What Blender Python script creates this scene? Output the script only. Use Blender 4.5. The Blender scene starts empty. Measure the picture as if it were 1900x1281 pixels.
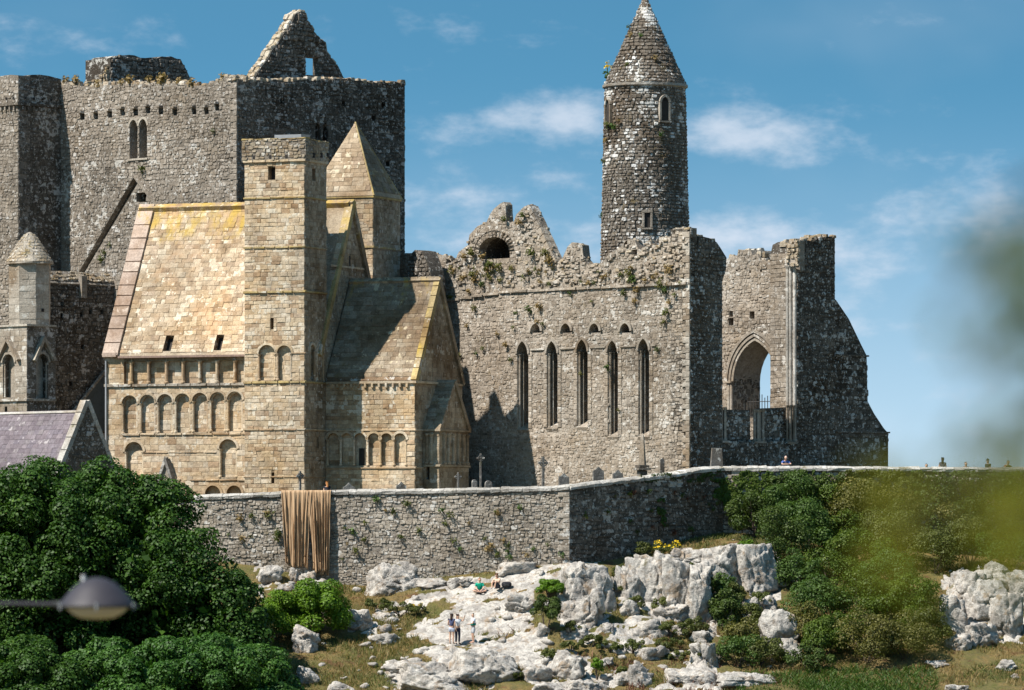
import bpy, math, random
import numpy as np
from mathutils import Vector, Matrix, noise

R = random.Random(11)
NP = np.random.RandomState(5)
SC = bpy.context.scene
COL = SC.collection
K = 1.0 / 30.0 / 330.0            # radians per photo pixel (1900 px wide)

# ------------------------------------------------------------------ camera, sky, sun, exposure
cam_d = bpy.data.cameras.new('camera')
cam = bpy.data.objects.new('camera', cam_d)
COL.objects.link(cam)
cam.location = (0, 0, 0)
cam.rotation_euler = (math.pi / 2, 0, 0)
cam_d.sensor_width = 36
cam_d.lens = 36 / (1900 * K)
cam_d.shift_y = (1000 - 640.5) / 1900
cam_d.clip_start = 0.5
cam_d.clip_end = 30000
cam_d.dof.use_dof = True
cam_d.dof.focus_distance = 324
cam_d.dof.aperture_fstop = 4.2
SC.camera = cam

SUN_EL = math.radians(52)
SUN_H = (-0.866, -0.5)
to_sun = Vector((SUN_H[0] * math.cos(SUN_EL), SUN_H[1] * math.cos(SUN_EL), math.sin(SUN_EL)))
sun_d = bpy.data.lights.new('sun', 'SUN')
sun_d.energy = 5.0
sun_d.angle = math.radians(0.55)
sun_d.color = (1.0, 0.94, 0.86)
sun = bpy.data.objects.new('sun', sun_d)
COL.objects.link(sun)
sun.rotation_euler = to_sun.to_track_quat('Z', 'Y').to_euler()

SC.view_settings.view_transform = 'Standard'
SC.view_settings.look = 'None'
SC.view_settings.exposure = 0.68
SC.view_settings.gamma = 1
SC.view_settings.use_curve_mapping = False
SC.render.engine = 'CYCLES'
SC.cycles.use_denoising = True
SC.cycles.max_bounces = 5
SC.cycles.diffuse_bounces = 3
SC.cycles.transparent_max_bounces = 4


class NT:
    """small helper to write node trees"""
    def __init__(self, tree):
        self.t = tree
        tree.nodes.clear()

    def n(self, typ, ins=None, **props):
        nd = self.t.nodes.new(typ)
        for a, b in props.items():
            setattr(nd, a, b)
        for a, b in (ins or {}).items():
            s = nd.inputs[a]
            if isinstance(b, bpy.types.NodeSocket):
                self.t.links.new(b, s)
            elif hasattr(b, 'outputs'):
                self.t.links.new(b.outputs[0], s)
            else:
                s.default_value = b
        return nd

    def math(self, op, a, b=0.0, c=None, clamp=False):
        d = {0: a, 1: b}
        if c is not None:
            d[2] = c
        return self.n('ShaderNodeMath', d, operation=op, use_clamp=clamp).outputs[0]

    def ramp(self, fac, stops, interp='LINEAR'):
        nd = self.n('ShaderNodeValToRGB', {0: fac})
        cr = nd.color_ramp
        cr.interpolation = interp
        while len(cr.elements) < len(stops):
            cr.elements.new(0.5)
        for e, (p, c) in zip(cr.elements, stops):
            e.position = p
            e.color = (c[0], c[1], c[2], 1) if hasattr(c, '__len__') else (c, c, c, 1)
        return nd.outputs[0]

    def step(self, v, lo, hi):
        return self.n('ShaderNodeMapRange', {0: v, 1: lo, 2: hi, 3: 0.0, 4: 1.0}, interpolation_type='SMOOTHSTEP').outputs[0]

    def mix(self, f, a, b, mode='MIX'):
        nd = self.n('ShaderNodeMix', None, data_type='RGBA', blend_type=mode)
        for i, v in ((0, f), (6, a), (7, b)):
            s = nd.inputs[i]
            if isinstance(v, bpy.types.NodeSocket):
                self.t.links.new(v, s)
            elif i == 0:
                s.default_value = v
            else:
                s.default_value = (v[0], v[1], v[2], 1)
        return nd.outputs[2]

    def noise(self, vec, scale, detail=3.0, rough=0.55, col=False):
        nd = self.n('ShaderNodeTexNoise', {'Vector': vec, 'Scale': scale, 'Detail': detail, 'Roughness': rough})
        return nd.outputs[1 if col else 0]


def build_world():
    w = bpy.data.worlds.new('World')
    SC.world = w
    w.use_nodes = True
    t = NT(w.node_tree)
    tc = t.n('ShaderNodeTexCoord').outputs['Generated']
    sep = t.n('ShaderNodeSeparateXYZ', {0: tc})
    x, y, z = sep.outputs
    # the sky model is read a little higher up than it stands: a clear, deep polarised blue down to the skyline
    z2 = t.math('ADD', t.math('MULTIPLY', z, 4.2), 0.12)
    v2 = t.n('ShaderNodeCombineXYZ', {0: x, 1: y, 2: z2})
    v2 = t.n('ShaderNodeVectorMath', {0: v2}, operation='NORMALIZE')
    sky = t.n('ShaderNodeTexSky', {'Vector': v2}, sky_type='NISHITA', sun_disc=False)
    sky.sun_elevation = SUN_EL
    sky.sun_rotation = math.atan2(SUN_H[0], SUN_H[1]) % (2 * math.pi)
    sky.air_density = 1.0
    sky.dust_density = 0.3
    sky.ozone_density = 3.0
    tint = t.mix(1.0, sky.outputs[0], (0.72, 1.34, 1.23), 'MULTIPLY')
    # fair-weather clouds, low bands of them all round the sky
    vc = t.n('ShaderNodeCombineXYZ', {0: t.math('MULTIPLY', x, 55.0), 1: t.math('MULTIPLY', y, 55.0), 2: t.math('MULTIPLY', z, 115.0)})
    n1 = t.math('ADD', t.math('MULTIPLY', t.noise(vc, 1.0, 6.0, 0.6), 1.25), -.125)
    vb = t.n('ShaderNodeCombineXYZ', {0: t.math('MULTIPLY', x, 1.0), 1: t.math('MULTIPLY', y, 1.0), 2: t.math('MULTIPLY', z, 1.7)})
    spots = None
    for px, py, rx, rz, amp in ((940, 228, 165, 48, .40), (1085, 215, 75, 38, .24), (1375, 238, 125, 40, .33), (1480, 300, 60, 32, .15), (1765, 318, 130, 50, .24),
                                (1850, 370, 110, 55, .26), (180, 60, 260, 90, .13), (850, 300, 60, 60, .1), (1620, 440, 170, 45, .30), (1350, 470, 230, 60, .24), (900, 400, 300, 80, .24), (1500, 620, 300, 70, .16)):
        cx, cz = (px - 950) * K, (1000 - py) * K
        dx = t.math('DIVIDE', t.math('SUBTRACT', x, cx), rx * K)
        dz = t.math('DIVIDE', t.math('SUBTRACT', z, cz), rz * K)
        d2 = t.math('ADD', t.math('MULTIPLY', dx, dx), t.math('MULTIPLY', dz, dz))
        g = t.math('MULTIPLY', t.math('EXPONENT', t.math('MULTIPLY', d2, -0.8)), amp)
        spots = g if spots is None else t.math('ADD', spots, g)
    front = t.step(y, 0.0, 0.5)
    spots = t.math('MULTIPLY', spots, front)
    dens = t.step(t.math('ADD', n1, spots), 0.58, 1.12)
    thin = t.step(t.math('ADD', t.noise(vb, 9.0, 4.0), t.math('MULTIPLY', z, -2.6)), 0.33, 0.72)
    thin = t.math('ADD', thin, t.math('MULTIPLY', t.math('SUBTRACT', 1.0, t.step(z, -.015, .09)), 2.9))
    cl = t.math('ADD', t.math('MULTIPLY', dens, 0.72), t.math('MULTIPLY', thin, 0.26), clamp=True)
    c = t.mix(cl, tint, (5.9, 6.5, 7.4))
    bg = t.n('ShaderNodeBackground', {0: c, 1: 0.078})
    t.n('ShaderNodeOutputWorld', {0: bg})


build_world()

# ------------------------------------------------------------------ measuring and mesh helpers
def wx(px, Y): return (px - 950) * K * Y
def wz(py, Y): return (1000 - py) * K * Y
def at(px, py, Y): return Vector((wx(px, Y), Y, wz(py, Y)))


class Plane:
    def __init__(self, O, U, W):
        self.O, self.U, self.W = Vector(O), Vector(U).normalized(), Vector(W).normalized()
        self.N = self.U.cross(self.W).normalized()

    def pt(self, a, b, d=0.0):
        return self.O + self.U * a + self.W * b + self.N * d


class Frame:
    """a building's own axes: u to its east, v to its north; measured from the photograph at a known depth"""
    def __init__(self, px, Y, deg):
        self.ox, self.oy = wx(px, Y), Y
        a = math.radians(deg)
        self.c, self.s = math.cos(a), math.sin(a)
        self.E = Vector((self.c, -self.s, 0))
        self.N = Vector((self.s, self.c, 0))

    def pt(self, u, v, z=0.0):
        return Vector((self.ox + u * self.c + v * self.s, self.oy - u * self.s + v * self.c, z))

    def u_at(self, px, v):
        t = (px - 950) * K
        return (t * (self.oy + v * self.c) - self.ox - v * self.s) / (self.c + t * self.s)

    def v_at(self, px, u):
        t = (px - 950) * K
        return (t * (self.oy - u * self.s) - self.ox - u * self.c) / (self.s - t * self.c)

    def z_at(self, py, u, v):
        return wz(py, self.pt(u, v).y)

    def S(self, v): return Plane(self.pt(0, v), self.E, (0, 0, 1))
    def Ea(self, u): return Plane(self.pt(u, 0), self.N, (0, 0, 1))

    def so(self, v, pts):
        out = []
        for px, py in pts:
            u = self.u_at(px, v)
            out.append((u, self.z_at(py, u, v)))
        return out

    def ea(self, u, pts):
        out = []
        for px, py in pts:
            v = self.v_at(px, u)
            out.append((v, self.z_at(py, u, v)))
        return out

    def slope(self, v0, z0, v1, z1):
        return Plane(self.pt(0, v0, z0), self.E, self.N * (v1 - v0) + Vector((0, 0, z1 - z0)))


class MB:
    def __init__(self):
        self.v, self.f, self.m = [], [], []

    def add(self, vs, fs, m=0):
        o = len(self.v)
        self.v.extend([tuple(p) for p in vs])
        self.f.extend([tuple(i + o for i in f) for f in fs])
        self.m.extend([m] * len(fs))

    def box(self, P, a0, a1, b0, b1, d0, d1, m=0, bev=0.0, rough=0.0):
        i = bev
        j = (lambda: R.uniform(-rough, rough)) if rough else (lambda: 0.0)
        q = [P.pt(a + j(), b + j(), d + j()) for d, e in ((d0, 0), (d1, i)) for a, b in ((a0 + e, b0 + e), (a1 - e, b0 + e), (a1 - e, b1 - e), (a0 + e, b1 - e))]
        self.add(q, [(3, 2, 1, 0), (4, 5, 6, 7), (0, 1, 5, 4), (1, 2, 6, 5), (2, 3, 7, 6), (3, 0, 4, 7)], m)

    def slab(self, P, outline, holes, thick, m=0):
        loops = [outline] + list(holes or [])
        flat = [p for lp in loops for p in lp]
        n = len(flat)
        vs = [P.pt(a, b, 0) for a, b in flat] + [P.pt(a, b, -thick) for a, b in flat]
        fs = []
        edges = [(lp[i], lp[(i + 1) % len(lp)]) for lp in loops for i in range(len(lp)) if abs(lp[i][1] - lp[(i + 1) % len(lp)][1]) > 1e-7]
        zs = sorted(set(round(b, 5) for a, b in flat))
        for z0, z1 in zip(zs, zs[1:]):
            if z1 - z0 < 1e-4: continue
            zm = (z0 + z1) / 2
            cr = []
            for (ax, ay), (bx, by) in edges:
                if (ay <= zm) != (by <= zm):
                    at_ = lambda z: ax + (z - ay) / (by - ay) * (bx - ax)
                    cr.append((at_(zm), at_(z0), at_(z1)))
            cr.sort()
            for l, r in zip(cr[::2], cr[1::2]):
                k = len(vs)
                q = [(l[1], z0), (r[1], z0), (r[2], z1), (l[2], z1)]
                vs += [P.pt(a, b, 0) for a, b in q] + [P.pt(a, b, -thick) for a, b in q]
                fs += [(k, k + 1, k + 2, k + 3), (k + 7, k + 6, k + 5, k + 4)]
        o = 0
        for li, lp in enumerate(loops):
            k = len(lp)
            area = sum(lp[i][0] * lp[(i + 1) % k][1] - lp[(i + 1) % k][0] * lp[i][1] for i in range(k))
            for i in range(k):
                a, b = o + i, o + (i + 1) % k
                q = (b, a, a + n, b + n)
                if (area < 0) != (li > 0):
                    q = q[::-1]
                fs.append(q)
            o += k
        self.add(vs, fs, m)

    def tube(self, pts, rad, n=8, m=0, caps=True):
        pts = [Vector(p) for p in pts]
        rad = rad if hasattr(rad, '__len__') else [rad] * len(pts)
        o = len(self.v)
        ref = None
        for i, p in enumerate(pts):
            d = (pts[min(i + 1, len(pts) - 1)] - pts[max(i - 1, 0)]).normalized()
            if ref is None:
                ref = d.orthogonal().normalized()
            ref = (ref - d * ref.dot(d)).normalized()
            q = d.cross(ref)
            for k in range(n):
                a = 2 * math.pi * k / n
                self.v.append(tuple(p + (ref * math.cos(a) + q * math.sin(a)) * rad[i]))
        for i in range(len(pts) - 1):
            for k in range(n):
                a, b = o + i * n + k, o + i * n + (k + 1) % n
                self.f.append((a, b, b + n, a + n)); self.m.append(m)
        if caps:
            self.f.append(tuple(o + k for k in range(n))[::-1]); self.m.append(m)
            e = o + (len(pts) - 1) * n
            self.f.append(tuple(e + k for k in range(n))); self.m.append(m)

    def lathe(self, c, prof, n=16, m=0, a0=0.0, wob=0.0):
        o = len(self.v)
        c = Vector(c)
        for r, z in prof:
            for k in range(n):
                a = a0 + 2 * math.pi * k / n
                rr = r * (1 + R.uniform(-wob, wob))
                self.v.append((c.x + rr * math.cos(a), c.y + rr * math.sin(a), c.z + z))
        for i in range(len(prof) - 1):
            for k in range(n):
                a, b = o + i * n + k, o + i * n + (k + 1) % n
                self.f.append((a, b, b + n, a + n)); self.m.append(m)
        e = o + (len(prof) - 1) * n
        self.f.append(tuple(o + k for k in range(n))[::-1]); self.m.append(m)
        self.f.append(tuple(e + k for k in range(n))); self.m.append(m)


def flag(o, label=None, cat=None, group=None, kind=None):
    if label: o['label'] = label
    if cat: o['category'] = cat
    if group: o['group'] = group
    if kind: o['kind'] = kind
    return o


BASE = {}


def link(name, me, parent=None):
    o = bpy.data.objects.new(name, me)
    COL.objects.link(o)
    if parent is not None:
        o.parent = parent
        BASE[o] = BASE[parent]
    else:
        BASE[o] = Vector((0, 0, 0))
    return o


def mesh(name, mb, mats, parent=None, smooth=False, loc=None):
    me = bpy.data.meshes.new(name)
    b = BASE[parent] if parent is not None else (Vector(loc) if loc is not None else Vector((0, 0, 0)))
    if len(mb.v):
        arr = np.asarray(mb.v, dtype=np.float64) - np.array(b)
        me.from_pydata(arr.tolist(), [], mb.f)
    mats = mats if isinstance(mats, (list, tuple)) else [mats]
    for m in mats:
        me.materials.append(m)
    if len(mats) > 1:
        me.polygons.foreach_set('material_index', mb.m)
    if smooth:
        me.polygons.foreach_set('use_smooth', [True] * len(me.polygons))
    me.update()
    o = link(name, me, parent)
    if parent is None and loc is not None:
        o.location = loc
        BASE[o] = Vector(loc)
    return o


def mesh_np(name, V, F, mat, parent=None, loc=None, smooth=False, attr=None):
    """V (n,3), F (m,3 or 4) numpy arrays"""
    me = bpy.data.meshes.new(name)
    b = BASE[parent] if parent is not None else (Vector(loc) if loc is not None else Vector((0, 0, 0)))
    V = (np.asarray(V, dtype=np.float64) - np.array(b)).astype(np.float32)
    k = F.shape[1]
    me.vertices.add(len(V)); me.vertices.foreach_set('co', V.ravel())
    me.loops.add(F.size); me.loops.foreach_set('vertex_index', F.astype(np.int32).ravel())
    me.polygons.add(len(F))
    me.polygons.foreach_set('loop_start', np.arange(0, F.size, k, dtype=np.int32))
    me.polygons.foreach_set('loop_total', np.full(len(F), k, dtype=np.int32))
    if smooth:
        me.polygons.foreach_set('use_smooth', np.ones(len(F), dtype=bool))
    for nm, val in (attr or {}).items():
        at_ = me.attributes.new(nm, 'FLOAT', 'POINT')
        at_.data.foreach_set('value', np.asarray(val, dtype=np.float32))
    for m in (mat if isinstance(mat, (list, tuple)) else [mat]):
        me.materials.append(m)
    me.update(calc_edges=True)
    me.validate()
    o = link(name, me, parent)
    if parent is None and loc is not None:
        o.location = loc
        BASE[o] = Vector(loc)
    return o


def inside_spans(loops, z):
    xs = []
    for lp in loops:
        k = len(lp)
        for i in range(k):
            (x0, y0), (x1, y1) = lp[i], lp[(i + 1) % k]
            if (y0 <= z) != (y1 <= z):
                xs.append(x0 + (z - y0) / (y1 - y0) * (x1 - x0))
    xs.sort()
    return [(xs[i], xs[i + 1]) for i in range(0, len(xs) - 1, 2)]


def cross_spans(A, B):
    out = []
    for a0, a1 in A:
        for b0, b1 in B:
            lo, hi = max(a0, b0), min(a1, b1)
            if hi - lo > 0.02:
                out.append((lo, hi))
    return out


# ------------------------------------------------------------------ pieces of masonry
def unit_piece(seed, style):
    """one block in a unit box: x along the course, y = -1 proud of the wall, z up"""
    r = random.Random(seed)
    if style == 'ashlar':
        e = .05
        q = [(-.5, 0.6, -.5), (.5, 0.6, -.5), (.5, 0.6, .5), (-.5, 0.6, .5),
             (-.5, -.7, -.5), (.5, -.7, -.5), (.5, -.7, .5), (-.5, -.7, .5),
             (-.5 + e, -1 + r.uniform(-.2, .2), -.5 + 2 * e), (.5 - e, -1 + r.uniform(-.2, .2), -.5 + 2 * e),
             (.5 - e, -1 + r.uniform(-.2, .2), .5 - 2 * e), (-.5 + e, -1 + r.uniform(-.2, .2), .5 - 2 * e)]
        f = [(0, 1, 5, 4), (1, 2, 6, 5), (2, 3, 7, 6), (3, 0, 4, 7), (4, 5, 9, 8), (5, 6, 10, 9), (6, 7, 11, 10), (7, 4, 8, 11), (8, 9, 10, 11)]
    else:
        ring = []
        for sx, sy in ((-1, -1), (1, -1), (1, 1), (-1, 1)):
            a, b = r.uniform(.04, .30), r.uniform(.04, .34)
            p = [(sx * (.5 - a), sy * .5 * r.uniform(.86, 1)), (sx * .5 * r.uniform(.88, 1), sy * (.5 - b))]
            ring += p if sx * sy < 0 else p[::-1]
        ring.sort(key=lambda p: math.atan2(p[1], p[0]))
        q = [(x, .6, z) for x, z in ring] + [(x * .97, -.55 + r.uniform(-.1, .1), z * .97) for x, z in ring]
        q += [(x * .84, -1 + r.uniform(-.35, .2), z * .84) for x, z in ring]
        f = []
        for k in range(8):
            n = (k + 1) % 8
            f += [(k, n, n + 8, k + 8), (k + 8, n + 8, n + 16, k + 16)]
        f.append(tuple(range(16, 24)))
    return q, f


UNITS = {st: [unit_piece(i * 7 + 1, st) for i in range(12)] for st in ('ashlar', 'rubble')}
UNIT_ARR = {st: [(np.array(q), f) for q, f in UNITS[st]] for st in UNITS}
UNIT_MESH = {}


def unit_mesh(name, st, i, mat):
    key = (name, st, i, mat.name)
    if key not in UNIT_MESH:
        me = bpy.data.meshes.new(name)
        me.from_pydata(UNITS[st][i][0], [], UNITS[st][i][1])
        me.materials.append(mat)
        me.update()
        UNIT_MESH[key] = me
    return UNIT_MESH[key]


ONE_PIECE = set()


def islands(mb):
    """the separate pieces of a builder, each as a builder of its own (pieces that touch at the same points stay together)"""
    par = list(range(len(mb.v)))

    def root(i):
        while par[i] != i:
            par[i] = par[par[i]]; i = par[i]
        return i
    for f in mb.f:
        r = root(f[0])
        for i in f[1:]: par[root(i)] = r
    seen = {}
    for i, p in enumerate(mb.v):
        k = tuple(round(c, 4) for c in p)
        if k in seen: par[root(i)] = root(seen[k])
        else: seen[k] = i
    grp = {}
    for f, m in zip(mb.f, mb.m): grp.setdefault(root(f[0]), []).append((f, m))
    if len(grp) < 2: return [mb]
    out = []
    for fl in grp.values():
        b = MB(); ix = {}
        for f, m in fl:
            for i in f:
                if i not in ix: ix[i] = len(b.v); b.v.append(mb.v[i])
            b.f.append(tuple(ix[i] for i in f)); b.m.append(m)
        out.append(b)
    return out


class Thing:
    def __init__(self, name, label, cat, loc, group=None):
        o = bpy.data.objects.new(name, None)
        COL.objects.link(o)
        o.location = loc
        o.empty_display_size = 0.5
        BASE[o] = Vector(loc)
        flag(o, label, cat, group)
        self.o = o
        self.st = {}

    def part(self, name, mb, mats, label=None, parent=None, kind=None, smooth=False):
        subs = islands(mb) if kind is None and name not in ONE_PIECE and len(mb.v) < 4000 else [mb]
        first = None
        for sub in subs[:80]:
            o = mesh(name, sub, mats, parent or self.o, smooth)
            flag(o, label, None, None, kind)
            first = first or o
        return first

    def masonry(self, owner, P, outline, holes, mat, h=(.2, .36), l=(.25, .6), proud=(.03, .08), style='rubble', gap=.014, wave=.10,
                name='stone', rest='stonework', zlim=None, tall=.12):
        loops = [outline] + list(holes or [])
        zs = [b for a, b in outline]
        z, z1 = min(zs), max(zs)
        if zlim: z, z1 = max(z, zlim[0]), min(z1, zlim[1])
        seed = R.uniform(0, 100)
        lst = self.st.setdefault(name, (rest, []))[1]
        z += R.uniform(-.1, 0)
        while z < z1 - .06:
            hh = R.uniform(*h)
            zt = min(z + hh, z1)
            if zt - z < .07: break
            spans = cross_spans(cross_spans(inside_spans(loops, z + .012), inside_spans(loops, (z + zt) / 2)), inside_spans(loops, zt - .012))
            for a, b in spans:
                x = a
                while x < b - .05:
                    w = R.uniform(*l)
                    if b - (x + w) < l[0] * .7: w = b - x
                    if w > .06:
                        cx, cz = x + w / 2, (z + zt) / 2
                        dz = wave * noise.noise(Vector((cx * .55, cz * .6, seed))) * 1.6 if wave else 0
                        hs = (zt - z)
                        w_ = w
                        if style == 'rubble':
                            if R.random() < .13: x += w; continue      # a stone buried under its mortar
                            hs *= R.uniform(.66, 1.30); w_ = w * R.uniform(.80, 1.16); dz += R.uniform(-.035, .035)
                            if R.random() < tall * .5: hs *= 1.25; w_ *= 1.25
                        lst.append((w * hs, owner, P.pt(cx, cz + dz), P, w_ - gap, hs - gap, R.uniform(*proud), mat, style, R.uniform(-.13, .13) if style == 'rubble' else R.uniform(-.006, .006)))
                    x += w
            z = zt

    def stone(self, owner, P, c, w, hh, d, mat, style='rubble', name='stone', rest='stonework'):
        self.st.setdefault(name, (rest, []))[1].append((w * hh, owner, Vector(c), P, w, hh, d, mat, style, 0.0))

    def finish(self, limit=300):
        for name, (rest, lst) in self.st.items():
            lst.sort(key=lambda s: -s[0])
            for j, (ar, owner, c, P, w, hh, d, mat, style, tw) in enumerate(lst[:limit]):
                me = unit_mesh(name, style, j % 12, mat)
                o = bpy.data.objects.new(name, me)
                COL.objects.link(o)
                o.parent = owner
                U = P.U * math.cos(tw) + P.W * math.sin(tw)
                W = P.W * math.cos(tw) - P.U * math.sin(tw)
                p = c - BASE[owner]
                N = P.N
                o.matrix_basis = Matrix(((U.x * w, -N.x * d, W.x * hh, p.x), (U.y * w, -N.y * d, W.y * hh, p.y), (U.z * w, -N.z * d, W.z * hh, p.z), (0, 0, 0, 1)))
            tail = lst[limit:]
            if not tail: continue
            mats, mi = [], {}
            V, F, M = [], [], []
            o0 = 0
            for j, (ar, owner, c, P, w, hh, d, mat, style, tw) in enumerate(tail):
                q, f = UNIT_ARR[style][R.randrange(12)]
                U = np.array(P.U * math.cos(tw) + P.W * math.sin(tw)); W = np.array(P.W * math.cos(tw) - P.U * math.sin(tw)); N = np.array(P.N)
                sx = -1 if R.random() < .5 and style == 'rubble' else 1
                v = np.array(c) + q[:, 0:1] * U * (w * 1.0) - q[:, 1:2] * N * d + q[:, 2:3] * W * hh
                V.append(v)
                if mat.name not in mi:
                    mi[mat.name] = len(mats); mats.append(mat)
                for ff in f:
                    F.append(tuple(i + o0 for i in ff))
                M.extend([mi[mat.name]] * len(f))
                o0 += len(q)
            mb = MB()
            mb.v = np.concatenate(V); mb.f = F; mb.m = M
            self.part(rest, mb, mats, kind='stuff')


def arch(u0, u1, z0, zs, pointed=False, n=10, rise=None):
    """outline of an arched opening: feet at z0, spring at zs"""
    c, r = (u0 + u1) / 2, (u1 - u0) / 2
    pts = [(u0, z0), (u1, z0), (u1, zs)]
    if pointed:
        hh = rise or r * 1.6
        rho = (r * r + hh * hh) / (2 * r)
        th = math.asin(min(1, hh / rho)) if hh <= rho else math.pi / 2
        k = max(3, n // 2)
        for i in range(1, k + 1):
            a = th * i / k
            pts.append((u1 - rho + rho * math.cos(a), zs + rho * math.sin(a)))
        for i in range(k - 1, 0, -1):
            a = th * i / k
            pts.append((u0 + rho - rho * math.cos(a), zs + rho * math.sin(a)))
    else:
        for i in range(1, n):
            a = math.pi * i / n
            pts.append((c + r * math.cos(a), zs + r * math.sin(a)))
    pts.append((u0, zs))
    return pts


def arch_ring(mb, P, u0, u1, zs, w, d, pointed=False, n=14, m=0, rise=None, back=-.05):
    """a moulded ring round the head of an arch"""
    inner = arch(u0, u1, zs - .01, zs, pointed, n, rise)[2:]
    cx = (u0 + u1) / 2
    outer = []
    for a, b in inner:
        dx, dz = a - cx, b - zs + (u1 - u0) * .12
        L = math.hypot(dx, dz) or 1
        outer.append((a + dx / L * w, b + dz / L * w))
    vs, fs = [], []
    for (a, b), (p, q) in zip(inner, outer):
        vs += [P.pt(a, b, back), P.pt(a, b, d), P.pt(p, q, d), P.pt(p, q, back)]
    for i in range(len(inner) - 1):
        o, e = i * 4, i * 4 + 4
        for j in range(4):
            k = (j + 1) % 4
            fs.append((o + j, o + k, e + k, e + j))
    fs += [(3, 2, 1, 0), tuple(len(vs) - 4 + j for j in range(4))]
    mb.add(vs, fs, m)


def column(mb, P, a, z0, z1, r, d, m=0, n=8):
    c = P.pt(a, 0, d)
    mb.lathe((c.x, c.y, 0), [(r * 1.5, z0), (r * 1.5, z0 + r), (r, z0 + r * 1.6), (r, z1 - r * 2), (r * 1.6, z1 - r * .6), (r * 1.7, z1)], n, m)

# ------------------------------------------------------------------ materials
def new_mat(name):
    m = bpy.data.materials.new(name)
    m.use_nodes = True
    return m, NT(m.node_tree)


def piece_random(t, k=7.31):
    g = t.n('ShaderNodeNewGeometry')
    oi = t.n('ShaderNodeObjectInfo')
    s = t.math('ADD', g.outputs['Random Per Island'], t.math('MULTIPLY', oi.outputs['Random'], k))
    return g, t.math('FRACT', s)


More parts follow.
